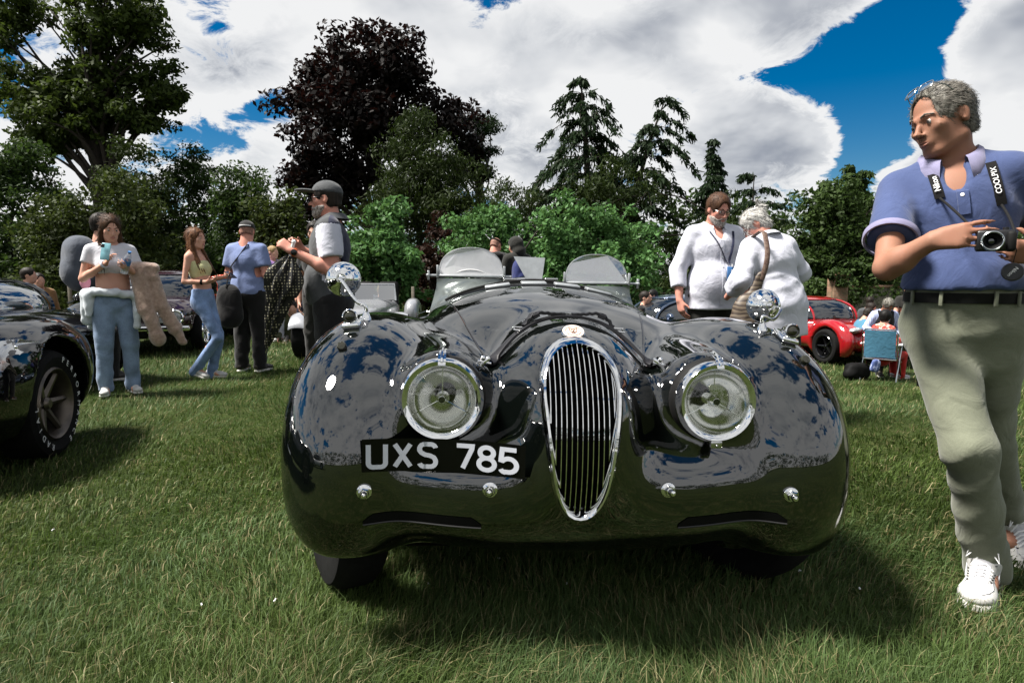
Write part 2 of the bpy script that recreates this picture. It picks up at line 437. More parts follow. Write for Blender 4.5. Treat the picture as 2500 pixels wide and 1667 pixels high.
# ------------------------------------------------------------------ materials (all procedural)
def new_mat(name):
    m = bpy.data.materials.new(name); m.use_nodes = True
    t = NT(m.node_tree); t.n.clear()
    p = t.new('ShaderNodeBsdfPrincipled'); o = t.new('ShaderNodeOutputMaterial'); t.l.new(p.outputs[0], o.inputs[0])
    return m, t, p
def mat(name, col, rough=0.6, metal=0.0, spec=0.5, ior=1.5, var=None, bump=None, coat=0.0, trans=0.0, alpha=1.0, sheen=0.0, rvar=None, sss=0.0, stretch=None):
    """var=(scale, amount[, second colour]); bump=(scale, strength, distance)"""
    m, t, p = new_mat(name)
    tcn = t.new('ShaderNodeTexCoord'); vec = tcn.outputs['Object']
    if stretch is not None:
        mp = t.new('ShaderNodeMapping'); t.put(mp.inputs[0], vec); mp.inputs['Scale'].default_value = stretch; vec = mp.outputs[0]
    c = tuple(col)
    if var is not None:
        f = t.noise(vec, var[0], 6, 0.6)
        c2 = var[2] if len(var) > 2 else tuple(min(1, x*1.35) for x in c)
        c1 = c if len(var) > 2 else tuple(x*0.72 for x in c)
        t.put(p.inputs['Base Color'], t.mix(t.mapr(f, 0.5-0.25/max(var[1], .01)*.5, 0.5+0.25/max(var[1], .01)*.5), c1, c2))
    else: t.put(p.inputs['Base Color'], c)
    p.inputs['Metallic'].default_value = metal; p.inputs['IOR'].default_value = ior
    p.inputs['Specular IOR Level'].default_value = spec
    if rvar: t.put(p.inputs['Roughness'], t.mapr(t.noise(vec, rvar[0], 5), .3, .7, max(0, rough-rvar[1]), rough+rvar[1]))
    else: p.inputs['Roughness'].default_value = rough
    p.inputs['Coat Weight'].default_value = coat; p.inputs['Coat Roughness'].default_value = 0.03
    p.inputs['Transmission Weight'].default_value = trans; p.inputs['Alpha'].default_value = alpha
    p.inputs['Sheen Weight'].default_value = sheen
    if sss: p.inputs['Subsurface Weight'].default_value = sss; p.inputs['Subsurface Radius'].default_value = (.01, .004, .002); p.inputs['Subsurface Scale'].default_value = 1.0
    if bump is not None:
        b = t.new('ShaderNodeBump'); b.inputs['Strength'].default_value = bump[1]; b.inputs['Distance'].default_value = bump[2] if len(bump) > 2 else 0.002
        t.put(b.inputs['Height'], t.noise(vec, bump[0], 5, 0.6)); t.l.new(b.outputs[0], p.inputs['Normal'])
    return m
M = {}
# bodywork
M['paint'] = mat('deep_green_black_paint', (.0016, .0024, .0020), .022, ior=2.05, bump=(3.2, .05, .004))
M['paint2'] = mat('black_paint', (.003, .003, .0035), .03, ior=1.8, bump=(3, .05, .004))
M['maroon'] = mat('dark_maroon_paint', (.018, .006, .010), .06, ior=1.8)
M['bluepaint'] = mat('steel_blue_paint', (.05, .075, .13), .1, metal=.5, ior=1.6, coat=.8)
M['redpaint'] = mat('bright_red_paint', (.26, .007, .010), .14, ior=1.5, coat=1.0)
M['orangepaint'] = mat('orange_red_paint', (.5, .05, .015), .2, coat=.8)
M['silverpaint'] = mat('pale_grey_paint', (.30, .31, .33), .25, metal=.3, coat=.5)
M['whitepaint'] = mat('white_car_paint', (.75, .75, .74), .12, coat=1.0)
M['chrome'] = mat('chrome', (.80, .80, .79), .045, metal=1.0, bump=(9, .04, .003))
M['worn_chrome'] = mat('dull_chrome', (.56, .56, .55), .16, metal=1.0, rvar=(30, .07))
M['alu'] = mat('brushed_aluminium', (.42, .45, .46), .20, metal=1.0, bump=(60, .05, .001))
M['silver_panel'] = mat('satin_silver_sheet', (.40, .42, .43), .38, metal=.7, var=(20, .3))
M['dull_bronze'] = mat('dull_alloy', (.10, .085, .07), .38, metal=.8, var=(12, .4))
M['slot_edge'] = mat('dark_edge', (.03, .03, .03), .4, metal=.6)
M['tyre'] = mat('tyre_rubber', (.008, .008, .008), .85, spec=.1, var=(30, .5), bump=(90, .4, .002))
M['black'] = mat('matt_black', (.003, .003, .003), .7, spec=.12)
M['gloss_black'] = mat('gloss_black', (.004, .004, .0045), .12)
M['rubber'] = mat('black_rubber', (.005, .005, .005), .7, spec=.2)
M['leather'] = mat('black_leather', (.007, .007, .009), .5, spec=.3, bump=(160, .35, .001), var=(30, .5))
M['letter_silver'] = mat('silver_letters', (.52, .54, .60), .6, spec=.1, var=(8, .2))
M['plate_black'] = mat('plate_black', (.0015, .0015, .0015), .25, spec=.25)
M['badge_white'] = mat('enamel_cream', (.62, .52, .44), .3)
M['badge_red'] = mat('enamel_rust', (.16, .05, .03), .35)
M['seat_leather'] = mat('dark_green_leather', (.012, .02, .014), .45, bump=(80, .3, .001))
M['lamp_dark'] = mat('dark_lens', (.02, .02, .012), .08, ior=1.6)
# headlight glass reads as silvered bowl behind clear glass
M['reflector'] = mat('silvered_reflector', (.74, .74, .72), .10, metal=1.0)
def glass(name, tint=(.95, .97, .97), refl=0.10, rough=0.0, haze=0.0, hz=(.75, .76, .78)):
    """thin clear sheet: mirror-like reflection by angle over straight transparency, with a film of dust"""
    m = bpy.data.materials.new(name); m.use_nodes = True; t = NT(m.node_tree); t.n.clear()
    tr = t.new('ShaderNodeBsdfTransparent'); t.put(tr.inputs[0], tint)
    gl = t.new('ShaderNodeBsdfGlossy'); gl.inputs['Roughness'].default_value = rough; t.put(gl.inputs[0], (1, 1, 1))
    fr = t.new('ShaderNodeLayerWeight'); fr.inputs[0].default_value = .5
    f = t.math('ADD', t.math('MULTIPLY', t.math('POWER', fr.outputs['Facing'], 4.0), .7), refl, clamp=True)
    mx_ = t.new('ShaderNodeMixShader'); t.put(mx_.inputs[0], f); t.l.new(tr.outputs[0], mx_.inputs[1]); t.l.new(gl.outputs[0], mx_.inputs[2])
    o = t.new('ShaderNodeOutputMaterial')
    if haze > 0:
        df = t.new('ShaderNodeBsdfDiffuse'); t.put(df.inputs[0], hz)
        m2 = t.new('ShaderNodeMixShader'); tcn = t.new('ShaderNodeTexCoord')
        t.put(m2.inputs[0], t.mapr(t.noise(tcn.outputs['Object'], 9, 4), .3, .75, haze*.55, haze*1.2))
        t.l.new(mx_.outputs[0], m2.inputs[1]); t.l.new(df.outputs[0], m2.inputs[2]); t.l.new(m2.outputs[0], o.inputs[0])
    else: t.l.new(mx_.outputs[0], o.inputs[0])
    return m
M['lens'] = glass('lamp_glass', (.94, .95, .93), .08)
M['screen_dusty'] = glass('dusty_perspex', (.8, .81, .82), .34, .06, .52)
M['screen_clear'] = glass('clear_perspex', (.45, .5, .58), .42, .02, .06)
M['windscreen'] = glass('windscreen_glass', (.35, .42, .45), .38, .01)
M['dark_glass'] = mat('dark_car_glass', (.006, .008, .010), .03, ior=2.0)
# skin
def skin(name, c, ruddy=(.45, .16, .11)):
    return mat(name, c, .58, spec=.22, var=(14, .55, tuple(.72*a+.28*b for a, b in zip(c, ruddy))), bump=(220, .12, .001), sss=.08)
M['skin_fair'] = skin('fair_skin', (.52, .30, .22))
M['skin_pink'] = skin('pink_skin', (.50, .25, .19), (.55, .14, .10))
M['skin_tan'] = skin('tanned_skin', (.26, .135, .088), (.29, .095, .06))
M['eye_white'] = mat('eye_white', (.33, .31, .29), .3)
M['iris'] = mat('dark_iris', (.02, .015, .012), .08)
M['lip'] = mat('lips', (.34, .12, .10), .4)
M['lip_tan'] = mat('weathered_lips', (.20, .075, .05), .45)
def hairm(name, c, c2, sc=(60, 60, 6)):
    return mat(name, c, .55, spec=.18, var=(1.0, .9, c2), bump=(1.6, .7, .006), stretch=sc)
M['hair_brown'] = hairm('long_brown_hair', (.020, .009, .004), (.075, .036, .017))
M['hair_auburn'] = hairm('auburn_hair', (.045, .018, .007), (.17, .075, .032))
M['hair_dark'] = hairm('dark_hair', (.006, .005, .004), (.022, .016, .012))
M['hair_black'] = hairm('black_hair', (.003, .003, .003), (.01, .009, .008))
M['hair_blond'] = hairm('fair_hair', (.16, .10, .04), (.36, .25, .12))
M['hair_ginger'] = hairm('short_brown_hair', (.03, .014, .008), (.085, .042, .022))
M['hair_grey'] = hairm('salt_and_pepper_hair', (.022, .018, .013), (.24, .23, .20), (70, 40, 14))
M['hair_silver'] = hairm('silver_hair', (.22, .21, .20), (.58, .57, .54))
M['beard_grey'] = hairm('grey_beard', (.09, .07, .06), (.44, .41, .38), (90, 90, 40))
M['stubble'] = hairm('cropped_stubble', (.16, .085, .065), (.30, .16, .12), (90, 90, 60))
# cloth
def cloth(name, c, fine=260, fold=None, rough=.85, var=.45, sheen=.15):
    m, t, p = new_mat(name); tcn = t.new('ShaderNodeTexCoord'); vec = tcn.outputs['Object']
    f = t.noise(vec, 7, 5, .6); g = t.noise(vec, fine, 2, .5)
    k = t.math('ADD', t.math('MULTIPLY', f, .65), t.math('MULTIPLY', g, .35))
    t.put(p.inputs['Base Color'], t.mix(t.mapr(k, .35, .65), tuple(x*(1-var*.5) for x in c), tuple(min(.95, x*(1+var*.45)) for x in c)))
    p.inputs['Roughness'].default_value = rough; p.inputs['Sheen Weight'].default_value = sheen; p.inputs['Specular IOR Level'].default_value = .25
    b = t.new('ShaderNodeBump'); b.inputs['Strength'].default_value = .55; b.inputs['Distance'].default_value = .012
    fo = t.noise(vec, 9, 3, .5, 1.6)
    hgt = t.math('ADD', t.math('MULTIPLY', fo, 1.0), t.math('MULTIPLY', g, .05)); t.put(b.inputs['Height'], hgt); t.l.new(b.outputs[0], p.inputs['Normal'])
    return m
M['white_cloth'] = cloth('white_linen', (.50, .51, .58), var=.2)
M['white_tee'] = cloth('white_cotton', (.52, .52, .56), var=.25)
M['pale_grey_knit'] = cloth('pale_grey_sweat_cloth', (.48, .52, .55), var=.2)
M['denim'] = cloth('light_blue_denim', (.17, .235, .34), fine=180, var=.75)
M['denim2'] = cloth('mid_blue_denim', (.15, .23, .40), fine=180, var=.75)
M['blue_tee'] = cloth('faded_blue_cotton', (.14, .185, .34), var=.25)
M['polo_blue'] = cloth('royal_blue_pique', (.040, .060, .145), fine=420, var=.22)
M['polo_trim'] = cloth('pale_lilac_trim', (.20, .19, .30), fine=420, var=.2)
M['khaki'] = cloth('sage_chino_cloth', (.150, .160, .115), fine=300, var=.3)
M['black_cloth'] = cloth('black_cloth', (.0055, .0055, .006), var=.5)
M['dark_olive_cloth'] = cloth('near_black_olive_cloth', (.011, .011, .009), var=.5)
M['navy_cloth'] = cloth('navy_cloth', (.009, .012, .035), var=.4)
M['grey_cloth'] = cloth('charcoal_grey_cloth', (.05, .054, .058), var=.3)
M['grey_bag'] = cloth('slate_rucksack_cloth', (.055, .065, .085), var=.3)
M['blue_bag'] = cloth('blue_rucksack_cloth', (.014, .022, .10), var=.5)
M['yellow_top'] = cloth('pale_yellow_knit', (.50, .49, .26), var=.2)
M['fur'] = mat('beige_fleece', (.42, .30, .235), .95, var=(35, .7, (.26, .17, .125)), bump=(120, 1.0, .01), sheen=.5)
M['purple_stripe'] = None
M['red_cloth'] = cloth('bright_red_cloth', (.36, .018, .012), var=.3)
M['tan_cloth'] = cloth('tan_suede', (.23, .12, .045), var=.4)
M['olive_cloth'] = cloth('olive_cloth', (.045, .05, .02), var=.4)
M['bag_brown'] = None
M['canvas_blue'] = cloth('teal_blue_canvas', (.045, .15, .23), fine=300, var=.25)
M['shoe_white'] = mat('white_trainer_leather', (.46, .455, .44), .5, var=(40, .4), bump=(70, .25, .002))
M['shoe_grey'] = mat('grey_trainer_mesh', (.40, .40, .42), .7, var=(60, .4), bump=(200, .5, .002))
M['sole'] = mat('trainer_sole', (.55, .54, .50), .6, var=(30, .4))
M['shoe_dark'] = mat('dark_shoe', (.02, .016, .013), .45)
M['plastic_black'] = mat('camera_black_plastic', (.006, .006, .007), .38, bump=(300, .3, .0006))
M['skyphone'] = mat('pale_teal_phone_case', (.20, .42, .48), .2, var=(18, .6))
M['bottle'] = glass('clear_bottle', (.86, .90, .95), .12, .03, .12)
M['white_plain'] = mat('white_print', (.78, .78, .78), .6)
M['card_blue'] = mat('blue_pass_card', (.05, .16, .38), .3)
M['card_green'] = mat('green_pass_print', (.03, .16, .06), .3, var=(120, .8, (.10, .20, .12)))
M['orange'] = mat('orange_strap', (.55, .10, .02), .5)
M['pink'] = mat('pink_cloth', (.55, .24, .32), .7)
def two_tone(name, c1, c2, axis='X', freq=60, width=.5, rough=.85, soft=.1, zvar=0, use_noise=0.0):
    m, t, p = new_mat(name); tcn = t.new('ShaderNodeTexCoord'); s_ = t.new('ShaderNodeSeparateXYZ'); t.put(s_.inputs[0], tcn.outputs['Object'])
    v = s_.outputs['XYZ'.index(axis)]
    if use_noise: v = t.math('ADD', v, t.math('MULTIPLY', t.noise(tcn.outputs['Object'], 6, 2), use_noise))
    q = t.math('FRACT', t.math('MULTIPLY', v, freq))
    t.put(p.inputs['Base Color'], t.mix(t.mapr(q, width-soft, width+soft), c1, c2)); p.inputs['Roughness'].default_value = rough
    return m
M['purple_stripe'] = two_tone('purple_striped_shirt_cloth', (.22, .07, .34), (.42, .33, .52), 'X', 38, .55, use_noise=.05)
M['bag_brown'] = two_tone('brown_ribbed_bag', (.028, .016, .010), (.13, .10, .068), 'Z', 30, .55, .55, .3, use_noise=.09)
M['strap_brown'] = mat('brown_strap', (.06, .022, .015), .55, var=(60, .9, (.16, .11, .08)))
def dotted(name, c1, c2, sc, rad):
    m, t, p = new_mat(name); tcn = t.new('ShaderNodeTexCoord')
    v = t.new('ShaderNodeTexVoronoi'); t.put(v.inputs['Vector'], tcn.outputs['Object']); v.inputs['Scale'].default_value = sc; v.inputs['Randomness'].default_value = .12
    t.put(p.inputs['Base Color'], t.mix(t.mapr(v.outputs['Distance'], rad, rad+.05), c2, c1)); p.inputs['Roughness'].default_value = .6
    return m
M['dots'] = dotted('black_umbrella_with_dots', (.004, .004, .004), (.42, .38, .26), 48, .26)
M['check_shirt'] = two_tone('pale_blue_check_cloth', (.46, .52, .74), (.16, .20, .42), 'X', 34, .78, use_noise=.03)
def floral(name, a, b, c):
    m, t, p = new_mat(name); tcn = t.new('ShaderNodeTexCoord'); f = t.noise(tcn.outputs['Object'], 14, 2, .5, 1.0); g = t.noise(tcn.outputs['Object'], 23, 2)
    t.put(p.inputs['Base Color'], t.mix(t.mapr(f, .52, .58), t.mix(t.mapr(g, .5, .62), a, c), b)); p.inputs['Roughness'].default_value = .85
    return m
M['floral'] = floral('red_floral_cloth', (.38, .03, .025), (.62, .48, .40), (.45, .12, .07))
M['camo_bag'] = floral('blue_patterned_bag', (.05, .08, .22), (.35, .40, .6), (.12, .16, .35))
M['bark'] = mat('bark', (.022, .016, .011), .9, var=(6, .7), bump=(22, 1.0, .03), stretch=(3, 3, .6))
def leaf_mat(name, c, c2, trans=(.10, .14, .02), gloss=.6):
    m = bpy.data.materials.new(name); m.use_nodes = True; t = NT(m.node_tree); t.n.clear()
    geo = t.new('ShaderNodeNewGeometry'); tcn = t.new('ShaderNodeTexCoord')
    r_ = geo.outputs['Random Per Island']; n = t.noise(tcn.outputs['Object'], .55, 3)
    k = t.math('ADD', t.math('MULTIPLY', r_, .55), t.math('MULTIPLY', t.mapr(n, .3, .7), .5), clamp=True)
    col = t.mix(k, c, c2)
    p = t.new('ShaderNodeBsdfPrincipled'); t.put(p.inputs['Base Color'], col); p.inputs['Roughness'].default_value = gloss; p.inputs['Specular IOR Level'].default_value = .14
    tl = t.new('ShaderNodeBsdfTranslucent'); t.put(tl.inputs[0], t.mix(k, tuple(x*.5 for x in trans), trans))
    a = t.new('ShaderNodeMixShader'); a.inputs[0].default_value = .28; t.l.new(p.outputs[0], a.inputs[1]); t.l.new(tl.outputs[0], a.inputs[2])
    o = t.new('ShaderNodeOutputMaterial'); t.l.new(a.outputs[0], o.inputs[0])
    return m
M['leaf_oak'] = leaf_mat('broad_leaf', (.012, .022, .004), (.046, .070, .012), (.08, .12, .02))
M['leaf_wood'] = leaf_mat('woodland_leaf', (.008, .018, .004), (.030, .056, .012), (.06, .11, .02))
M['leaf_beech'] = leaf_mat('copper_beech_leaf', (.004, .0032, .0031), (.0095, .0068, .0060), (.016, .005, .004))
M['leaf_yew'] = leaf_mat('yew_needle', (.008, .016, .003), (.033, .052, .010), (.03, .05, .008), .6)
M['leaf_cedar'] = leaf_mat('cedar_needle', (.006, .014, .005), (.022, .044, .016), (.02, .04, .012), .6)
M['leaf_bright'] = leaf_mat('bright_shrub_leaf', (.026, .070, .014), (.12, .25, .085), (.12, .24, .06), .5)
M['leaf_hedge'] = leaf_mat('brown_hedge_leaf', (.014, .007, .005), (.038, .020, .012), (.04, .015, .01))
M['leaf_olive'] = leaf_mat('olive_shrub_leaf', (.013, .021, .004), (.042, .060, .013), (.07, .10, .02))
M['leaf_holm'] = leaf_mat('holm_oak_leaf', (.012, .026, .006), (.050, .082, .020), (.05, .09, .02))

def strand_mat(name, c1, c2):
    m, t, p = new_mat(name); geo = t.new('ShaderNodeNewGeometry'); t.put(p.inputs['Base Color'], t.mix(geo.outputs['Random Per Island'], c1, c2)); p.inputs['Roughness'].default_value = .5; p.inputs['Specular IOR Level'].default_value = .25; return m
M['hair_grey_strand'] = strand_mat('salt_and_pepper_strands', (.020, .016, .011), (.20, .185, .16))

# ------------------------------------------------------------------ the field
def sstep(t): t = np.clip(t, 0, 1); return t*t*(3-2*t)
def terrain_z(x, y):
    """the meadow dips away towards the far right"""
    return -.60*sstep((np.asarray(y, float)-4.5)/5.5)*sstep((np.asarray(x, float)+.5)/4.0)
def ground_mat():
    m, t, p = new_mat('mown_meadow'); tcn = t.new('ShaderNodeTexCoord'); v = tcn.outputs['Object']
    a = t.noise(v, .55, 4, .6); b = t.noise(v, 7, 6, .65); c_ = t.noise(v, 45, 4, .7)
    col = t.mix(t.mapr(a, .35, .65), (.018, .032, .006), (.040, .058, .013))
    col = t.mix(t.mapr(b, .48, .72), col, (.075, .078, .028))
    col = t.mix(t.mapr(c_, .3, .62), tuple((.008, .012, .003)), col)
    t.put(p.inputs['Base Color'], col); p.inputs['Roughness'].default_value = .95; p.inputs['Specular IOR Level'].default_value = .1
    bm_ = t.new('ShaderNodeBump'); bm_.inputs['Strength'].default_value = .8; bm_.inputs['Distance'].default_value = .03
    t.put(bm_.inputs['Height'], t.math('ADD', t.math('MULTIPLY', c_, .6), b)); t.l.new(bm_.outputs[0], p.inputs['Normal'])
    return m
M['meadow'] = ground_mat()
g = MB(); xs = np.r_[np.linspace(-400, -40, 10), np.linspace(-30, -2, 8), np.linspace(-1, 14, 46), np.linspace(16, 40, 8), np.linspace(60, 400, 10)]; ys = np.r_[np.linspace(-300, 0, 10), np.linspace(2, 14, 37), np.linspace(16, 50, 10), np.linspace(80, 600, 12)]
g.grid([[(x, y, float(terrain_z(x, y))) for x in xs] for y in ys]); link('ground', raw_mesh('ground', g.V, np.array(g.F)), M['meadow'], kind='structure')

def grass_mat():
    m = bpy.data.materials.new('grass_blades'); m.use_nodes = True; t = NT(m.node_tree); t.n.clear()
    geo = t.new('ShaderNodeNewGeometry'); tcn = t.new('ShaderNodeTexCoord'); v = tcn.outputs['Object']; r_ = geo.outputs['Random Per Island']
    n1 = t.noise(v, .45, 4, .6); n2 = t.noise(v, 2.2, 4, .6)
    fresh = t.mix(t.mapr(r_, 0, 1), (.030, .054, .008), (.100, .148, .034))
    fresh = t.mix(t.mapr(n1, .42, .68), fresh, (.085, .150, .056))
    fresh = t.mix(t.mapr(t.noise(v, 1.3, 5, .65), .36, .60), t.mix(.42, fresh, (0, .004, 0)), fresh)
    dry = t.mix(r_, (.14, .125, .05), (.29, .26, .14))
    k = t.math('ADD', t.math('MULTIPLY', t.mapr(n2, .35, .72), .22), t.math('MULTIPLY', t.mapr(n1, .4, .65), .10))
    h_ = t.math('FRACT', t.math('MULTIPLY', r_, 17.31))
    col = t.mix(t.math('LESS_THAN', h_, k), fresh, dry)
    p = t.new('ShaderNodeBsdfPrincipled'); t.put(p.inputs['Base Color'], col); p.inputs['Roughness'].default_value = .6; p.inputs['Specular IOR Level'].default_value = .2
    tl = t.new('ShaderNodeBsdfTranslucent'); t.put(tl.inputs[0], t.mix(.5, col, (.06, .10, .015)))
    a = t.new('ShaderNodeMixShader'); a.inputs[0].default_value = .3; t.l.new(p.outputs[0], a.inputs[1]); t.l.new(tl.outputs[0], a.inputs[2])
    o = t.new('ShaderNodeOutputMaterial'); t.l.new(a.outputs[0], o.inputs[0]); return m
M['grass'] = grass_mat()
rng = np.random.default_rng(11)
def vnoise(x, y, seed=0):
    """cheap smooth 2-d noise"""
    r = np.random.default_rng(seed); s = 0
    for _ in range(6):
        a = r.uniform(0, 2*PI); f = r.uniform(.6, 1.6); s = s+np.sin((x*np.cos(a)+y*np.sin(a))*f+r.uniform(0, 7)+1.3*np.sin((x*np.sin(a)-y*np.cos(a))*f*.7+r.uniform(0, 7)))
    return s/6
def grass(n, d0, d1, name):
    u = rng.uniform(0, 1, n); D_ = d0*(d1/d0)**u
    th = rng.uniform(-1, 1, n)*R(43.5); x = D_*np.tan(th); y = D_.copy()
    tall = 1+.55*vnoise(x*1.6, y*1.6, 3)
    # longer in the lee of the parked car's nose
    tall *= 1+.75*np.exp(-((x-.25)/.95)**2-((y-1.62)/.35)**2)
    h = rng.uniform(.022, .062, n)*np.clip(tall, .35, 2.2); stem_ = rng.uniform(0, 1, n) < .045; h[stem_] *= 1.7
    wid = rng.uniform(.0010, .0022, n)*np.clip(D_/2.0, .8, 9); wid[stem_] *= .6
    h *= np.clip(.85+.06*D_, 1, 1.5)
    base = vnoise(x*1.1, y*1.1, 5)*3+vnoise(x*4, y*4, 9)*1.6
    lean = base+rng.normal(0, .9, n); amt = np.clip(rng.normal(.75, .42, n), .05, 1.7)
    lx, ly = np.cos(lean)*amt, np.sin(lean)*amt
    fa = rng.uniform(0, 2*PI, n); wx, wy = np.cos(fa)*wid, np.sin(fa)*wid
    z = terrain_z(x, y)
    V = np.empty((n, 5, 3), dtype=np.float32)
    V[:, 0] = np.stack([x-wx, y-wy, z-.004], 1); V[:, 1] = np.stack([x+wx, y+wy, z-.004], 1)
    mx_, my_, mz = x+lx*h*.35, y+ly*h*.35, z+h*.62
    V[:, 2] = np.stack([mx_+wx*.8, my_+wy*.8, mz], 1); V[:, 3] = np.stack([mx_-wx*.8, my_-wy*.8, mz], 1)
    V[:, 4] = np.stack([x+lx*h, y+ly*h, z+h*np.clip(1.12-.38*amt, .35, 1)], 1)
    b = (np.arange(n)*5)[:, None]; near = D_ < 4.2
    T = np.concatenate([np.concatenate([b[near]+[0, 1, 2], b[near]+[0, 2, 3], b[near]+[3, 2, 4]], 1).reshape(-1, 3), b[~near]+[0, 1, 4]])
    return link(name, raw_mesh(name, V.reshape(-1, 3), T, True), M['grass'], kind='stuff')
tag(grass(245000, 1.18, 17.0, 'grass'), 'short rough green grass with dry straw covering the field', 'grass')
# clover heads and tiny white flowers near the camera
nf = 16; g = MB()
for k in range(nf):
    D_ = 1.3*(4.5/1.3)**random.random(); x = D_*math.tan(R(random.uniform(-40, 40))); z = random.uniform(.02, .05)
    for q in range(3): g.ball((x+random.uniform(-.004, .004), D_+random.uniform(-.004, .004), z+random.uniform(-.003, .003)), .0032, 5, 3)
g.build('clover_flowers', M['white_plain'], None, label='tiny white clover flowers scattered through the grass', cat='flowers', kind='stuff')

# ------------------------------------------------------------------ trees and shrubs
def leaves(rg, centers, radii, n, size, name, m, parent, droop=0.0, flat=.7, up=.35, aspect=.6):
    """leaf sized faces spread through clumps"""
    centers = np.asarray(centers, float); radii = np.asarray(radii, float)
    w_ = radii**2; k = rg.choice(len(centers), n, p=w_/w_.sum())
    d = rg.normal(0, 1, (n, 3)); d /= np.linalg.norm(d, axis=1)[:, None]
    r_ = rg.uniform(0, 1, n)**.45
    P = centers[k]+d*(r_*radii[k])[:, None]*np.array([1, 1, flat])
    nrm = d*.6+rg.normal(0, .7, (n, 3)); nrm[:, 2] += up; nrm /= np.linalg.norm(nrm, axis=1)[:, None]
    t = np.cross(nrm, rg.normal(0, 1, (n, 3))); t[:, 2] -= droop; t /= np.linalg.norm(t, axis=1)[:, None]+1e-9
    b = np.cross(nrm, t); s = size*rg.uniform(.6, 1.35, n)
    a = t*s[:, None]; c_ = b*(s*aspect)[:, None]
    V = np.stack([P-a, P+c_*.9-a*.15, P+a, P-c_*.9-a*.15], 1).reshape(-1, 3)
    F_ = (np.arange(n)*4)[:, None]+np.array([0, 1, 2, 3])
    return link(name, raw_mesh(name, V, F_, False), m, parent)
def clump_points(rg, ells, n, shell=.62):
    """clump centres mostly near the skin of a crown made of ellipsoids"""
    ells = np.asarray(ells, float); vol = np.prod(ells[:, 3:6], 1)**.67; k = rg.choice(len(ells), n, p=vol/vol.sum())
    d = rg.normal(0, 1, (n, 3)); d /= np.linalg.norm(d, axis=1)[:, None]
    r_ = shell+(1-shell)*rg.uniform(0, 1, n); r_[rg.uniform(0, 1, n) < .25] *= .55
    return ells[k, :3]+d*ells[k, 3:6]*r_[:, None]
def limbs(rg, base, h, rad, targets, name, parent, bend=.18):
    g = MB(); base = Vector(base); top = base+Vector((rg.normal(0, .03)*h, rg.normal(0, .03)*h, h))
    def curve(a, b, ra, rb, n=7, wob=.1, sag=0.0):
        L = (b-a).length; off = Vector(rg.normal(0, wob, 3))*L*.5; pts = []
        for i in range(n):
            t = i/(n-1); pts.append(a.lerp(b, t)+off*math.sin(PI*t)+Vector((0, 0, sag*L*math.sin(PI*t))))
        g.tube(pts, [ra+(rb-ra)*i/(n-1) for i in range(n)], 6, cap=False)
    curve(base, top, rad, rad*.35, 9, .05)
    for tg in targets:
        tg = Vector(tg); f = min(.95, max(.25, (tg.z-base.z)/h*.72+rg.uniform(-.12, .05))); s = base.lerp(top, f)
        curve(s, tg, rad*(1.1-f)*.42+.02, .02, 8, bend, .08)
    return g.build(name, M['bark'], parent, sharp=80)
def tree(name, label, pos, ells, leafm, n_leaf, n_clump, clump_r, leaf, trunk=(0, 0), seed=1, cat='tree', group=None, nlimb=14, **kw):
    rg = np.random.default_rng(seed); e = thing(name, label, cat, (pos[0], pos[1], 0), 0, group)
    C = clump_points(rg, ells, n_clump); C = C[C[:, 2] > -.45]
    rr = clump_r*rg.uniform(.6, 1.4, len(C))
    if trunk[1] > 0: limbs(rg, (0, 0, -.75), trunk[0], trunk[1], C[rg.choice(len(C), min(nlimb, len(C)), replace=False)], 'trunk', e)
    leaves(rg, C, rr, n_leaf, leaf, 'crown' if cat == 'tree' else 'foliage', leafm, e, **kw)
    return e
def at(u, v, Y):
    """point where the line through a pixel of the 2500 wide picture crosses distance Y (used to lay out what stands at Y)"""
    d = pixdir(u, v); t = Y/d.y; return Vector((d.x*t, Y, CAM_H+d.z*t))
def E_(u0, v0, u1, v1, Y, pos, dy=None):
    """crown lobe: the box of pixels it fills at distance Y, relative to the trunk"""
    a, b = at(u0, v0, Y), at(u1, v1, Y); c_ = (a+b)/2; hx, hz = abs(b.x-a.x)/2, abs(a.z-b.z)/2
    return (c_.x-pos[0], 0, c_.z, hx, dy or hx*.8, hz)
def shrub(name, label, lobes, Y, leafm, n, nc, cr, leaf, seed, group=None, cat='shrub', trunk=(1.0, .06), **kw):
    c0 = at((lobes[0][0]+lobes[0][2])/2, 700, Y); pos = (c0.x, Y)
    return tree(name, label, pos, [E_(*l, Y, pos) for l in lobes], leafm, n, nc, cr, leaf, trunk, seed, cat, group, **kw)
# copper beech, the tall dark one
shrub('copper_beech', 'tall dark copper beech with purple black leaves behind the man in a cap', [(770, 40, 1060, 330), (690, 200, 1010, 480), (680, 330, 900, 560), (730, 110, 900, 300), (1010, 230, 1190, 470), (900, 90, 1075, 300), (670, 215, 760, 290), (700, 400, 830, 640)], 34, M['leaf_beech'], 27000, 400, .75, .16, 21, cat='tree', trunk=(11, .45), nlimb=40)
shrub('yew_tree', 'broad dark green yew tree in front of the copper beech', [(920, 300, 1130, 560), (880, 400, 1190, 640), (960, 255, 1060, 400), (1030, 350, 1195, 600)], 27, M['leaf_yew'], 26000, 300, .56, .105, 22, cat='tree', trunk=(4, .3), droop=.6, aspect=.3)
shrub('pine_tree', 'dark spreading pine showing at the right edge of the copper beech', [(1120, 285, 1215, 345), (1110, 345, 1210, 395), (1100, 400, 1200, 450)], 36, M['leaf_cedar'], 6500, 70, .62, .13, 23, cat='tree', trunk=(9, .25), flat=.45, aspect=.3)
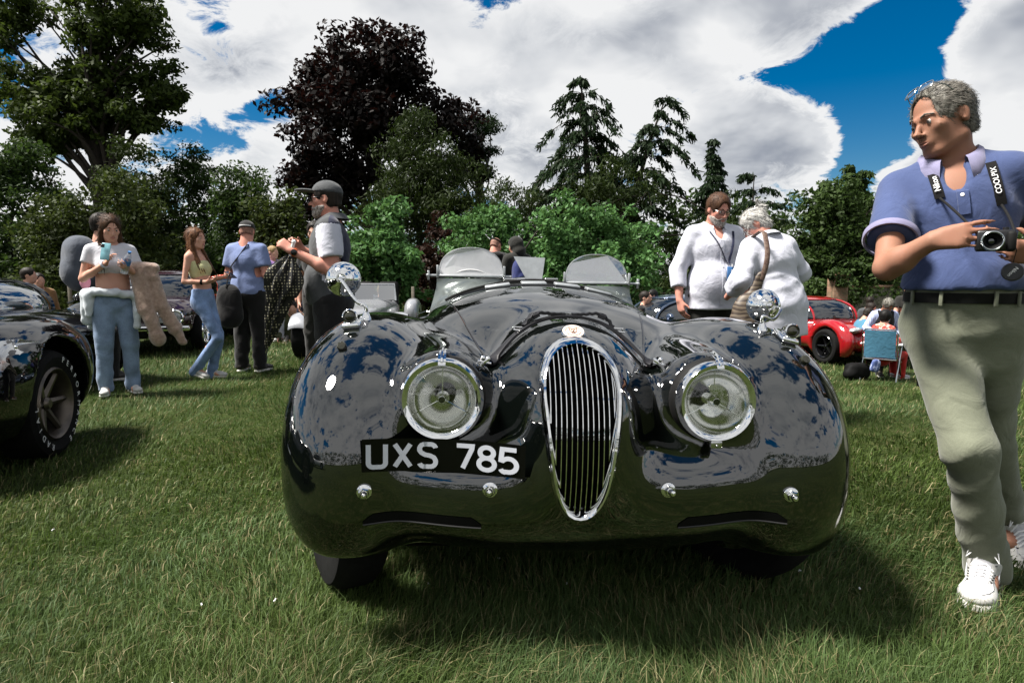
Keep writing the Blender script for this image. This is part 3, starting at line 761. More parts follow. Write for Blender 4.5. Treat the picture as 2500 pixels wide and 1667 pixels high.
# woodland on the left
shrub('oak_tree', 'tall loose crowned oak at the left edge with bare dark limbs against the sky', [(150, -80, 400, 150), (-60, -60, 130, 90), (150, 40, 330, 330), (280, 10, 440, 130), (320, 120, 440, 290), (100, 170, 260, 380), (230, 230, 430, 330), (-80, 160, 210, 280), (0, 200, 200, 420), (370, 200, 465, 300), (60, 260, 330, 370), (-40, 20, 90, 150), (200, 130, 400, 300)], 24, M['leaf_oak'], 30000, 420, .42, .105, 24, cat='tree', trunk=(11, .34), nlimb=70)
for i, (lob, Y, lm, n, lab) in enumerate([
    ([(-140, 360, 200, 760), (-60, 330, 120, 470), (-200, 560, 240, 830)], 19, 'leaf_wood', 18000, 'dark leafy woodland tree at the far left behind the roadster'),
    ([(150, 420, 420, 740), (60, 480, 300, 720), (40, 580, 460, 840)], 17, 'leaf_olive', 17000, 'mid green leafy tree behind the woman holding a phone'),
    ([(245, 335, 420, 560), (260, 420, 460, 740), (230, 580, 480, 830)], 21, 'leaf_yew', 14000, 'near black evergreen tree right of the tall oak'),
    ([(400, 350, 540, 500), (390, 430, 570, 720), (360, 580, 600, 800)], 25, 'leaf_wood', 14000, 'rounded green tree behind the long haired girl'),
    ([(520, 405, 660, 560), (500, 470, 660, 720), (470, 570, 690, 810)], 22, 'leaf_wood', 14000, 'green woodland tree behind the man in a blue tee'),
    ([(600, 460, 730, 720), (640, 470, 760, 640), (560, 590, 800, 850)], 16, 'leaf_olive', 13000, 'yellow green shrubby tree behind the man carrying an umbrella')]):
    shrub('woodland_tree', lab, lob, Y, M[lm], int(n*1.6), 260, .40, .066, 40+i, group='woodland trees on the left', cat='tree', trunk=(3.2, .16))
# bright shrubs in the middle
shrub('laurel_shrub', 'bright green leafy shrub behind the man in a cap', [(840, 500, 1010, 720), (900, 470, 1000, 560), (860, 560, 1040, 730), (820, 600, 1060, 850)], 14.5, M['leaf_bright'], 13000, 150, .29, .062, 51, trunk=(.8, .05))
shrub('laurel_hedge', 'long bright green shrub bank behind the two aero screens', [(1080, 470, 1300, 720), (1240, 465, 1500, 730), (1400, 490, 1600, 730), (1300, 540, 1620, 740), (1090, 500, 1250, 600), (1060, 600, 1640, 850)], 15.5, M['leaf_bright'], 31000, 330, .31, .064, 52, trunk=(.8, .05))
shrub('beech_hedge_shrub', 'brown leaved shrub between the two bright green shrubs', [(1010, 540, 1130, 720), (1040, 520, 1100, 600), (980, 600, 1160, 830)], 16.5, M['leaf_hedge'], 6000, 70, .3, .07, 53, trunk=(.8, .05))
shrub('dark_conifer_bank', 'low dark evergreen bank under the drooping cedar', [(1120, 430, 1330, 560), (1370, 370, 1570, 560), (1480, 420, 1640, 560), (1560, 530, 1680, 740), (1640, 480, 1760, 740), (1700, 470, 1900, 720), (1480, 600, 1980, 830)], 24, M['leaf_yew'], 19000, 220, .52, .10, 54, cat='tree', trunk=(2, .15), droop=.5, aspect=.3)
shrub('holm_oak', 'dense dark evergreen tree with upright tips left of the blue polo man', [(1920, 480, 2150, 760), (1960, 430, 2120, 560), (1940, 640, 2130, 730), (2080, 480, 2200, 680), (1900, 560, 2220, 800)], 20, M['leaf_holm'], 22000, 260, .42, .08, 55, cat='tree', trunk=(3, .2), up=.6)
shrub('evergreen_tree', 'dark evergreen standing beyond the brick pillar behind the blue polo man', [(2100, 500, 2420, 740), (2180, 470, 2400, 600), (2080, 580, 2560, 790)], 27, M['leaf_yew'], 10000, 110, .7, .13, 56, cat='tree', trunk=(4, .2))
# upright leader shoots of the holm oak are part of its crown outline
def conifer(name, label, base, h, rad, levels, length, droop, m, seed, lean=(0, 0), tuft=.16, per=26, group=None, width_pow=1.0, wild=.2, nbr=7, top_gap=.02, extra=()):
    rg = np.random.default_rng(seed); e = thing(name, label, 'tree', (base[0], base[1], 0), 0, group)
    g = MB(); pts = [Vector((lean[0]*t*t, lean[1]*t, h*t)) for t in np.linspace(0, 1, 12)]; g.tube(pts, [rad*(1-.93*t) for t in np.linspace(0, 1, 12)], 7, cap=False)
    P = []; T = []
    for lv in range(levels+len(extra)):
        f = .16+.82*(min(lv, levels-1)/(levels-1))**.9 if lv < levels else extra[lv-levels][1]
        z = h*f; L0 = length*(1-f+top_gap*2)**width_pow
        for b in range((nbr if f < .85 else max(3, nbr-3)) if lv < levels else 1):
            a = rg.uniform(0, 2*PI); L = L0*rg.uniform(1-wild*1.6, 1+wild)
            if lv >= levels: a, L = R(extra[lv-levels][0]), extra[lv-levels][2]
            L = max(L, .25); n_ = 9; row = []
            o = Vector((lean[0]*f*f, lean[1]*f, z)); rise = rg.uniform(.25, .6)
            for i in range(n_):
                t = i/(n_-1); row.append(o+Vector((math.cos(a)*L*t, math.sin(a)*L*t, L*(rise*t-(rise+droop)*t*t*.95))))
            g.tube(row, [max(.012, rad*.22*(1-f)*(1-t)+.010) for t in np.linspace(0, 1, n_)], 4, cap=False)
            side = Vector((-math.sin(a), math.cos(a), 0))
            m_ = int(per*L/length)+6
            for q in range(m_):
                t = rg.uniform(.12, 1)**.8; k = min(int(t*(n_-1)), n_-2); p = row[k].lerp(row[k+1], t*(n_-1)-k)
                sl = L*.30*(1-t*.55)*rg.uniform(-1, 1); p2 = p+side*sl+Vector((0, 0, -abs(sl)*.5))
                s_ = 5
                for j in range(s_):
                    P.append(p.lerp(p2, j/s_)+Vector(rg.normal(0, .05, 3))); T.append(Vector((math.cos(a)*.5, math.sin(a)*.5, -1.0))+Vector(rg.normal(0, .45, 3)))
    g.build('trunk', M['bark'], e, sharp=80)
    P = np.array(P); T = np.array(T); T /= np.linalg.norm(T, axis=1)[:, None]; n = len(P)
    b = np.cross(T, rg.normal(0, 1, (n, 3))); b /= np.linalg.norm(b, axis=1)[:, None]; s = tuft*rg.uniform(.6, 1.4, n)[:, None]
    V = np.stack([P-b*s*.28, P+b*s*.28, P+T*s*1.5+b*s*.10, P+T*s*1.5-b*s*.10], 1).reshape(-1, 3)
    link('crown', raw_mesh('crown', V, (np.arange(n)*4)[:, None]+np.array([0, 1, 2, 3]), False), m, e); return e
# drooping cedars: one leader upright, one leaning to the right
b = at(1440, 700, 26); hgt = at(1412, 185, 26).z
conifer('cedar_tree', 'tall drooping cedar with a hooked leader above the left shrub bank', (b.x, 26), hgt, .28, 14, 3.3, .60, M['leaf_cedar'], 61, lean=(-.5, 0), tuft=.135, per=46, wild=.5, width_pow=.62, nbr=8, extra=((180, .50, 3.9), (170, .40, 3.6), (190, .62, 2.6), (182, .80, 1.9), (5, .86, 1.6), (0, .72, 2.0), (200, .34, 3.4)))
b = at(1520, 700, 25); hgt = at(1600, 232, 25).z
conifer('cedar_tree', 'drooping cedar leaning to the right beside the taller cedar', (b.x, 25), hgt, .22, 12, 2.3, .55, M['leaf_cedar'], 62, lean=(1.6, 0), tuft=.13, per=34, wild=.5, width_pow=.5, nbr=6, extra=((0, .88, 1.5), (-8, .74, 2.0), (6, .60, 2.4), (0, .45, 2.6), (-5, .95, .9)))
b = at(1732, 700, 34); hgt = at(1728, 338, 34).z
conifer('spruce_tree', 'slim dark spruce spire above the man in glasses', (b.x, 34), hgt, .16, 18, 2.1, .25, M['leaf_cedar'], 63, tuft=.16, per=22, wild=.25)
b = at(1830, 700, 38); hgt = at(1830, 425, 38).z
conifer('flat_pine', 'wide flat topped pine right of the slim spruce', (b.x, 38), hgt, .2, 7, 3.2, .05, M['leaf_cedar'], 64, tuft=.17, per=40, wild=.3, width_pow=.45)
for i, (u, v, lab) in enumerate([(2003, 440, 'leftmost pointed tip tree rising from the holm oak'), (2065, 405, 'tallest pointed tip tree rising from the holm oak'), (2090, 418, 'right hand pointed tip tree rising from the holm oak')]):
    b = at(u, 700, 21.5); conifer('pointed_evergreen', 'small dark '+lab, (b.x, 21.5), at(u, v, 21.5).z, .08, 16, 1.0, .15, M['leaf_holm'], 70+i, tuft=.11, per=16, wild=.3, group='pointed evergreens by the holm oak')
# far belt that closes the gaps, and woodland on the side behind the camera (seen in paint and chrome)
def belt(name, label, pts, n, nc, cr, leaf, seed, m):
    rg = np.random.default_rng(seed); C = []
    for (x0, y0, x1, y1, h) in pts:
        t = rg.uniform(0, 1, nc); hh = h*(1+.25*vnoise(np.asarray(t*9), np.asarray(t*0), seed)); C.append(np.stack([x0+(x1-x0)*t, y0+(y1-y0)*t+rg.normal(0, 1.2, nc), hh*rg.uniform(.04, 1, nc)], 1))
    C = np.concatenate(C); o = leaves(rg, C, cr*rg.uniform(.6, 1.4, len(C)), n, leaf, name, m, None); return tag(o, label, 'trees', None, 'stuff')
belt('woodland', 'far belt of dark woodland closing the edge of the field', [(-48, 44, 50, 44, 6.2)], 18000, 700, 1.1, .24, 81, M['leaf_wood'])
belt('woodland', 'belt of trees across the field facing the parked cars', [(-60, -38, 60, -38, 7.5)], 11000, 500, 1.5, .34, 82, M['leaf_wood'])
# verge grass under the trees
rg_ = np.random.default_rng(5); n = 9000; x = rg_.uniform(-22, 22, n); y = rg_.uniform(13.2, 15.2, n)+rg_.uniform(0, 6, n)*(rg_.uniform(0, 1, n) < .4)
V = np.empty((n, 3, 3)); hh = rg_.uniform(.12, .5, n); ww = .018; fa = rg_.uniform(0, 6.28, n)
zz = terrain_z(x, y)-.02; V[:, 0] = np.stack([x-ww*np.cos(fa), y-ww*np.sin(fa), zz], 1); V[:, 1] = np.stack([x+ww*np.cos(fa), y+ww*np.sin(fa), zz], 1); V[:, 2] = np.stack([x+rg_.normal(0, .1, n), y+rg_.normal(0, .1, n), zz+hh], 1)
link('verge_grass', raw_mesh('verge_grass', V.reshape(-1, 3), np.arange(n*3).reshape(-1, 3)), M['grass'], label='taller unmown grass along the foot of the shrubs', cat='grass', kind='stuff')
# brick pillar and flint wall
def brick_mat():
    m, t, p = new_mat('old_brick'); tcn = t.new('ShaderNodeTexCoord'); bt = t.new('ShaderNodeTexBrick')
    mp = t.new('ShaderNodeMapping'); mp.inputs['Rotation'].default_value = (PI/2, 0, 0); t.put(mp.inputs[0], tcn.outputs['Object']); t.put(bt.inputs['Vector'], mp.outputs[0])
    bt.inputs['Scale'].default_value = 4.4; t.put(bt.inputs['Color1'], (.15, .065, .035)); t.put(bt.inputs['Color2'], (.24, .12, .07)); t.put(bt.inputs['Mortar'], (.22, .19, .14)); bt.inputs['Mortar Size'].default_value = .03
    n_ = t.noise(tcn.outputs['Object'], 5, 5); t.put(p.inputs['Base Color'], t.mix(t.mapr(n_, .45, .7), bt.outputs[0], (.07, .06, .03))); p.inputs['Roughness'].default_value = .9; return m
M['brick'] = brick_mat()
b = at(2043, 735, 17.5); pil = thing('brick_pillar', 'old red brick gate pillar at the foot of the holm oak', 'pillar', (b.x, 17.5, 0))
g = MB(); g.box((0, 0, .22), (.20, .20, .92), None, .01); g.build('shaft', M['brick'], pil)
_rg = np.random.default_rng(9); leaves(_rg, np.array([(-.1, -.1, 1.1), (.12, -.12, 1.2), (0, -.2, .95), (-.22, -.1, 1.2), (.2, 0, 1.05), (0, .1, 1.25)]), np.full(6, .2), 1500, .055, 'ivy', M['leaf_holm'], pil)
g = MB(); g.box((0, 0, 1.165), (.23, .23, .028), None, .01); g.box((0, 0, 1.21), (.18, .18, .018), None, .008); g.build('cap', M['brick'], pil)
M['flint'] = mat('flint_rubble', (.10, .09, .075), .8, var=(16, .9, (.34, .31, .26)), bump=(14, 1.0, .05))
wl = thing('flint_wall', 'low grey flint wall with brick coping beyond the seated people', 'wall', (0, 0, 0))
a_, c_ = at(2060, 735, 19), at(2560, 735, 19); g = MB(); g.box(((a_.x+c_.x)/2, 19, .04), ((c_.x-a_.x)/2, .15, .74)); g.build('wall', M['flint'], wl)
g = MB(); g.box(((a_.x+c_.x)/2, 19, .82), ((c_.x-a_.x)/2, .19, .045), None, .01); g.build('coping', M['brick'], wl)
# thin posts in the verge
for u, v0, Y, lab in ((1008, 700, 13, 'thin grey wooden post in the grass verge left of the dusty aero screen'), (166, 655, 13.5, 'thin pale wooden post in front of the wood behind the phone woman')):
    t_ = at(u, v0, Y); p = MB(); p.box((0, 0, t_.z/2), (.03, .03, t_.z/2), None, .006); o = p.build('wooden_post', mat('weathered_post', (.16, .14, .11), .8, var=(20, .5)), None, label=lab, cat='post'); o.location = (t_.x, Y, 0)

# ------------------------------------------------------------------ the dark roadster in front
def car_frame(name, label, cat, loc, rz, group=None): return thing(name, label, cat, loc, rz, group)
HERO = thing('vintage_roadster', 'glossy black green open vintage roadster with oval chrome grille facing the camera', 'car', (.186, 1.545, 0), R(3.0))
HERO.rotation_euler = (0, R(1.1), R(3.0))
# local axes: x to the right of the picture, y back along the car, z up; the nose is at y = 0
def hero_body():
    S = SDF()
    for sx_ in (-1, 1):
        S.u(sup((sx_*.665, .74, .53), (.275, .64, .445), 2.25), .05)                   # front wing
        S.u(cap((sx_*.70, 1.0, .60), (sx_*.72, 2.5, .36), .22, .20), .30)              # its tail along the door
        S.u(sup((sx_*.67, 3.35, .46), (.25, .72, .38), 2.3), .20)                      # rear wing
    S.u(sup((0, 1.05, .49), (.905, .975, .275), 2.7), .13)                              # full width front under the lamps
    S.u(rbox((0, 2.4, .47), (.80, 1.5, .24), .14), .12)
    S.u(cap((0, 1.9, .60), (0, 4.05, .48), .50, .28), .16)
    for sx_ in (-1, 1):
        S.u(cap((sx_*.385, .265, .775), (sx_*.44, .95, .74), .128, .12), .11)           # lamp pods
        S.u(ell((sx_*.47, .55, .70), (.24, .34, .17)), .14)
    S.u(cap((0, .42, .675), (0, 1.62, .545), .265, .49), .16)                            # bonnet
    S.u(sup((0, 1.78, .60), (.625, 1.22, .462), 3.0), .22)
    S.u(sup((0, .42, .675), (.200, .40, .280), 2.5), .17)                               # nose
    S.s(rbox((0, 2.2, 0.02), (2, 3, .272), .02), .07)                                    # flat underside
    for sx_ in (-1, 1):
        S.s(half((sx_*.79, 0, .285), (sx_*.60, 0, -.80)), .10)
        S.s(cyl((sx_*.84, .74, .41), (1, 0, 0), .455, .24, .05), .04)
        S.s(cyl((sx_*.84, 3.30, .41), (1, 0, 0), .44, .24, .05), .04)
    for sx_ in (-1, 1): S.s(ell((sx_*.255, 2.25, 1.06), (.245, .46, .46)), .06)         # cockpit
    return S
HB = hero_body()
_V0, _Q0, _N0 = HB.mesh(.017, 1)
_bvh = BVHTree.FromPolygons(_V0.tolist(), _Q0.tolist())
def hfront(pts, y0=-.6):
    """points (x, z) seen from the front -> y on the body"""
    out = []
    for p in np.asarray(pts, float):
        h_ = _bvh.ray_cast(Vector((p[0], y0, p[1])), Vector((0, 1, 0)), 3); out.append(h_[0].y if h_[0] is not None else (out[-1] if out else .3))
    return np.array(out)
def htop(pts, z0=1.6):
    out = []
    for p in np.asarray(pts, float):
        h_ = _bvh.ray_cast(Vector((p[0], p[1], z0)), Vector((0, 0, -1)), 3); out.append(h_[0].z if h_[0] is not None else .8)
    return np.array(out)
def hnormal(p):
    _, g = HB.proj(np.asarray([p], float), 0); return Vector(g[0])
# the grille opening
GX = -.010
GZ = [(.930, .016), (.924, .042), (.912, .062), (.888, .081), (.855, .093), (.81, .095), (.75, .089), (.69, .081), (.63, .074), (.57, .063), (.525, .050), (.495, .034), (.482, .018)]
def egg(off=0.0, n=64):
    L = [(-w_-off*1.0, z) for z, w_ in GZ]; Rr = [(w_+off, z) for z, w_ in GZ][::-1]
    pts = [(0, .934+off)] + [(x, z+(off*.8 if z > .93 else -off*.8 if z < .51 else 0)) for x, z in Rr[::-1]] + [(0, .475-off)] + [(x, z+(off*.8 if z > .93 else -off*.8 if z < .51 else 0)) for x, z in L[::-1]]
    P = np.array(pts); d = np.r_[0, np.cumsum(np.linalg.norm(np.diff(np.r_[P, P[:1]], axis=0), axis=1))]
    Q = np.r_[P, P[:1]]; t = np.linspace(0, d[-1], n, endpoint=False)
    out = np.stack([np.interp(t, d, Q[:, 0]), np.interp(t, d, Q[:, 1])], 1)
    for _ in range(3): out = (np.roll(out, 1, 0)+2*out+np.roll(out, -1, 0))/4
    out[:, 0] += GX
    return out
ring_in = egg(0.0, 72); ry = hfront(ring_in)
_t = np.roll(ring_in, -1, 0)-np.roll(ring_in, 1, 0); _t /= np.linalg.norm(_t, axis=1)[:, None]; _n = np.stack([-_t[:, 1], _t[:, 0]], 1); _n *= np.sign(((ring_in-np.array([GX, .7]))*_n).sum(1))[:, None]
ring_out = ring_in+.0185*_n; ryo = hfront(ring_out)
# carve the mouth
class EggPrim(Prim): pass
_gz = np.array([z for z, w_ in GZ][::-1]); _gw = np.array([w_ for z, w_ in GZ][::-1])
def egg_f(X, Y, Z):
    wv = np.interp(Z, _gz, _gw, left=-.05, right=-.05)
    d = np.maximum(np.abs(X-GX)-wv-.004, np.maximum(Z-.938, .472-Z)) + 0*Y
    return np.maximum(d, Y-.30)
for sx_ in (-1, 1): HB.s(cyl((sx_*.390, .08, .778), (0, 1, 0), .103, .19, .01), .004)
HB.s(Prim(egg_f, (-.2, -.3, .44), (.2, .31, .98)), .010)
V, Q, N = HB.mesh(.0155, 2)
body = link('body', raw_mesh('body', V, Q, True, N), M['paint'], HERO)
# grille: dark core, chrome surround, thirteen bars
g = MB(); g.box((GX, .27, .69), (.12, .004, .225)); g.build('grille_core', M['black'], HERO)
g = MB(); rows = []
nrm = ring_out-ring_in
for k, (fo, dy) in enumerate(((-.30, .030), (-.22, .004), (.12, -.010), (.45, -.015), (.8, -.009), (1.02, .002), (1.05, .02))):
    q = ring_in+nrm*fo; yy = ry+(ryo-ry)*np.clip(fo, 0, 1)+dy
    rows.append([(q[i % 72, 0], yy[i % 72], q[i % 72, 1]) for i in range(73)])
g.grid(rows); g.build('grille_surround', M['chrome'], HERO)
for i in range(13):
    x = -.0852+.0142*i
    zz = [z for z in np.linspace(.478, .934, 120) if np.interp(z, _gz, _gw) > abs(x)+.002]
    if len(zz) < 3: continue
    zs = np.linspace(min(zz)-.004, max(zz)+.003, 12); yb = np.interp(zs, [.48, .55, .7, .85, .92, .95], [hfront([(.15, q)])[0]-.004 for q in (.48, .55, .7, .85, .92, .95)])
    yr = np.array([np.interp(z, ring_in[36:0:-1, 1], ry[36:0:-1]) for z in zs])
    g = MB(); g.tube([(x+GX, yr[k]+.012, zs[k]) for k in range(12)], .0023, 6, flat=1.6); g.build('grille_bar', M['chrome'], HERO)
# headlamps
def headlamp(sx_):
    c = Vector((sx_*.388, .150, .775)); ax = Vector((sx_*.03, -1, .03)).normalized()
    g = MB(); r_ = .108
    g.lathe([(r_-.016, .006), (r_-.010, .014), (r_, .017), (r_+.007, .008), (r_+.009, -.012), (r_+.004, -.05), (r_-.01, -.10)], c, ax, 48)
    h = g.build('headlight', M['chrome'], HERO)
    g = MB(); g.lathe([(r_-.012, .004), (r_-.014, -.008), (r_*.80, -.045), (r_*.5, -.075), (r_*.2, -.09), (.0005, -.093)], c, ax, 40); g.build('reflector', M['reflector'], h)
    g = MB(); g.lathe([(.0005, .026), (r_*.3, .0245), (r_*.6, .019), (r_*.85, .010), (r_-.014, .003)], c, ax, 40); g.build('lens', M['lens'], h)
    g = MB(); q = c+ax*(-.02)
    g.lathe([(.0005, .022), (.010, .02), (.017, .010), (.019, -.01), (.017, -.05)], q, ax, 20); g.build('bulb_shield', M['chrome'], h)
    g = MB(); g.lathe([(.0005, .024), (.009, .0235), (.0095, .018)], q, ax, 16); g.build('bulb_cap', M['gloss_black'], h)
    g = MB()
    for a in (90, 210, 330): g.tube([q, q+Vector((math.cos(R(a))*(r_-.016), .004, math.sin(R(a))*(r_-.016)))], .0017, 6)
    g.build('tripod', M['chrome'], h)
    g = MB(); top = c+Vector((0, -.016, r_+.002))                                       # finned tell-tale above the lamp
    g.grid([[top+Vector((dx*w_, y, z)) for dx in (-1, -.4, 0, .4, 1)] for y, z, w_ in ((-.004, -.012, .010), (.012, .010, .011), (.05, .022, .009), (.10, .024, .003))])
    g.tube([top+Vector((0, .0, -.004)), top+Vector((0, .02, .018)), top+Vector((0, .06, .027)), top+Vector((0, .11, .026))], [.004, .0045, .004, .0015], 6)
    g.build('lamp_crest', M['chrome'], h)
    g = MB(); b = c+Vector((0, -.012, -r_-.012)); g.box(b, (.017, .006, .011), bev=.004); g.ball(b+Vector((0, -.008, -.002)), .004, 8, 5); g.build('rim_clip', M['worn_chrome'], h)
    g = MB(); g.lathe([(r_+.006, -.02), (r_+.013, -.03), (r_+.013, -.055), (r_+.004, -.07)], c, ax, 40); g.build('gasket', M['rubber'], h)
for sx_ in (-1, 1): headlamp(sx_)
# number plate painted on the nose, letters following the metal
def on_front(x, z, lift): return (x, float(hfront([(x, z)])[0])-lift, z)
# the plate is a thin sheet bent round the nose: curved across, straight up and down
_px = np.linspace(-.612, -.148, 14); _py = np.array([min(hfront([(x, z) for z in (.574, .61, .645, .678)])) for x in _px])
_pf = np.polyfit(_px, _py, 2); _pf[2] -= max(np.polyval(_pf, _px)-_py)+.002
def on_plate(pts2, F, lift, name, m, parent):
    pts2 = np.asarray(pts2); y = np.polyval(_pf, pts2[:, 0])-lift
    return link(name, raw_mesh(name, np.stack([pts2[:, 0], y, pts2[:, 1]], 1), F, True), m, parent)
def conform(pts2, F, lift, name, m, parent):
    pts2 = np.asarray(pts2); y = hfront(pts2)-lift
    return link(name, raw_mesh(name, np.stack([pts2[:, 0], y, pts2[:, 1]], 1), F, True), m, parent)
nx, nz = 40, 12
gx = np.linspace(-.600, -.160, nx); gz = np.linspace(.580, .672, nz)
P2 = np.array([(x, z) for z in gz for x in gx]); FF = np.array([(j*nx+i, j*nx+i+1, (j+1)*nx+i+1, (j+1)*nx+i) for j in range(nz-1) for i in range(nx-1)])
plate = on_plate(P2, FF, 0, 'number_plate', M['plate_black'], HERO); plate['label'] = 'black number plate reading UXS 785 in silver'
def arc(cx_, cy_, rx_, ry_, a0, a1, n=10): return [(cx_+rx_*math.cos(R(a0+(a1-a0)*i/n)), cy_+ry_*math.sin(R(a0+(a1-a0)*i/n))) for i in range(n+1)]
c = .16
GLYPH = {   # strokes in a box 0..1 wide, 0..1.35 high
 'U': [[(0, 1.35), (0, .28)] + arc(.26, .26, .26, .26, 180, 270)[1:] + [(.66, 0)] + arc(.66, .26, .26, .26, 270, 360)[1:] + [(.92, 1.35)]],
 'X': [[(0, 1.35), (.86, 0)], [(.86, 1.35), (0, 0)]],
 'S': [arc(.62, 1.08, .28, .27, 12, 90) + [(.28, 1.35)] + arc(.28, 1.05, .28, .30, 90, 200) + [(.10, .84), (.30, .72), (.60, .66), (.80, .56)] + arc(.62, .30, .28, .30, 30, -90) + [(.26, 0)] + arc(.26, .25, .26, .25, 270, 195)],
 '7': [[(0, 1.35), (.86, 1.35), (.84, 1.18), (.34, 0)]],
 '8': [arc(.44, 1.03, .37, .32, 0, 360, 26), arc(.44, .355, .43, .355, 0, 360, 26)],
 '5': [[(.86, 1.35), (.10, 1.35), (.04, .70)] + arc(.46, .42, .42, .40, 140, -90, 18) + [(.28, .02)] + arc(.26, .24, .24, .24, 265, 200, 6)],
}
def stroke(pl, w_, n=3):
    P = [Vector(p) for p in pl]; out = []; closed = (P[0]-P[-1]).length < 1e-4
    D_ = []
    for i in range(len(P)):
        if closed: a = P[(i-1) % (len(P)-1)]; b = P[(i+1) % (len(P)-1)] if i < len(P)-1 else P[1]
        else: a = P[max(i-1, 0)]; b = P[min(i+1, len(P)-1)]
        t1 = (P[i]-a).normalized() if (P[i]-a).length > 1e-6 else (b-P[i]).normalized(); t2 = (b-P[i]).normalized() if (b-P[i]).length > 1e-6 else t1
        t = (t1+t2); t = t.normalized() if t.length > 1e-3 else t1
        k = 1/max(.45, t.dot(t1)); D_.append(Vector((-t.y, t.x))*k)
    # subdivide along
    V = []; 
    for i in range(len(P)-1):
        m = max(1, int((P[i+1]-P[i]).length/.12))
        for j in range(m):
            q = j/m; p = P[i].lerp(P[i+1], q); d = D_[i].lerp(D_[i+1], q); V.append((p-d*w_/2, p+d*w_/2))
    V.append((P[-1]-D_[-1]*w_/2, P[-1]+D_[-1]*w_/2))
    return V
LH = .0625/1.35
cursor = {'U': -.583, 'X': -.513, 'S': -.446, '7': -.344, '8': -.284, '5': -.226}
for ch, x0 in cursor.items():
    p2 = []; ff = []
    for st in GLYPH[ch]:
        vs = stroke(st, .27); b = len(p2)
        for a, b_ in vs: p2 += [(x0+a.x*LH*1.06, .594+a.y*LH), (x0+b_.x*LH*1.06, .594+b_.y*LH)]
        ff += [(b+2*i, b+2*i+1, b+2*i+3, b+2*i+2) for i in range(len(vs)-1)]
    on_plate(p2, np.array(ff), .0025, 'plate_letter', M['letter_silver'], plate)
# bumper bolts
for x, z in ((-.595, .527), (-.252, .541), (.238, .541), (.600, .520)):
    p = Vector(on_front(x, z, 0)); n = hnormal(p); n = (n+Vector((0, -1.5, 0))).normalized()
    g = MB(); g.lathe([(.0005, .010), (.016, .0095), (.0205, .006), (.0215, 0), (.021, -.012)], p, n, 24); w1 = g.build('bumper_bolt', M['chrome'], HERO)
    g = MB(); g.lathe([(.0155, .004), (.0155, .020), (.013, .0235), (.0005, .024)], p, n, 6); g.build('hex_nut', M['chrome'], w1, sharp=25)
    g = MB(); g.lathe([(.0095, .02), (.0095, .036), (.007, .041), (.0005, .043)], p, n, 14); g.build('stud', M['chrome'], w1)
# air slots low in the front
for sx_ in (-1, 1):
    xs = np.linspace(.275, .60, 24)*sx_
    up = [(x, .434+.024*min(1, 5*min(abs(x)-.27, .605-abs(x))/.16+.05)) for x in xs]; lo = [(x, .431) for x in xs]
    pts = np.array(lo+up); n_ = 24
    s_ = conform(pts, np.array([(i, i+1, n_+i+1, n_+i) for i in range(n_-1)]), .0025, 'air_slot', M['black'], HERO)
    g = MB(); g.tube([on_front(x, .429, .003) for x in xs], .0028, 6); g.build('slot_lip', M['slot_edge'], s_)
# bonnet shut line, chrome beading and scuttle rail
def top_strip(pts, r_, name, m, lift=.0, flat=1.0, n=8, parent=None):
    P = np.array(pts, float); d = np.r_[0, np.cumsum(np.linalg.norm(np.diff(P, axis=0), axis=1))]
    t = np.linspace(0, d[-1], 48); xs = np.interp(t, d, P[:, 0]); ys = np.interp(t, d, P[:, 1]); z = htop(np.stack([xs, ys], 1))+lift
    g = MB(); g.tube(list(zip(xs, ys, z)), r_, n, flat=flat); return g.build(name, m, parent or HERO)
for sx_ in (-1, 1):
    top_strip([(sx_*.21, .30), (sx_*.27, .5), (sx_*.33, .75), (sx_*.39, 1.05), (sx_*.425, 1.30), (sx_*.40, 1.44), (sx_*.2, 1.47), (0, 1.475)], .0045, 'bonnet_seam', M['gloss_black'], -.001)
top_strip([(-.46, 1.60), (-.3, 1.64), (0, 1.66), (.3, 1.64), (.46, 1.60)], .007, 'scuttle_bead', M['rubber'], .002)
# four low air scoops near the scuttle
for x, y in ((-.20, 1.50), (-.02, 1.52), (.145, 1.515), (.295, 1.48)):
    z = float(htop([(x, y)])[0]); g = MB()
    nr = hnormal((x, y, z)); q = Vector((0, 0, 1)).rotation_difference(nr).to_matrix()
    g.box((x, y, z+.006), (.062, .045, .007), np.array(q), .005); g.build('bonnet_vent_cover', M['silver_panel'], HERO)
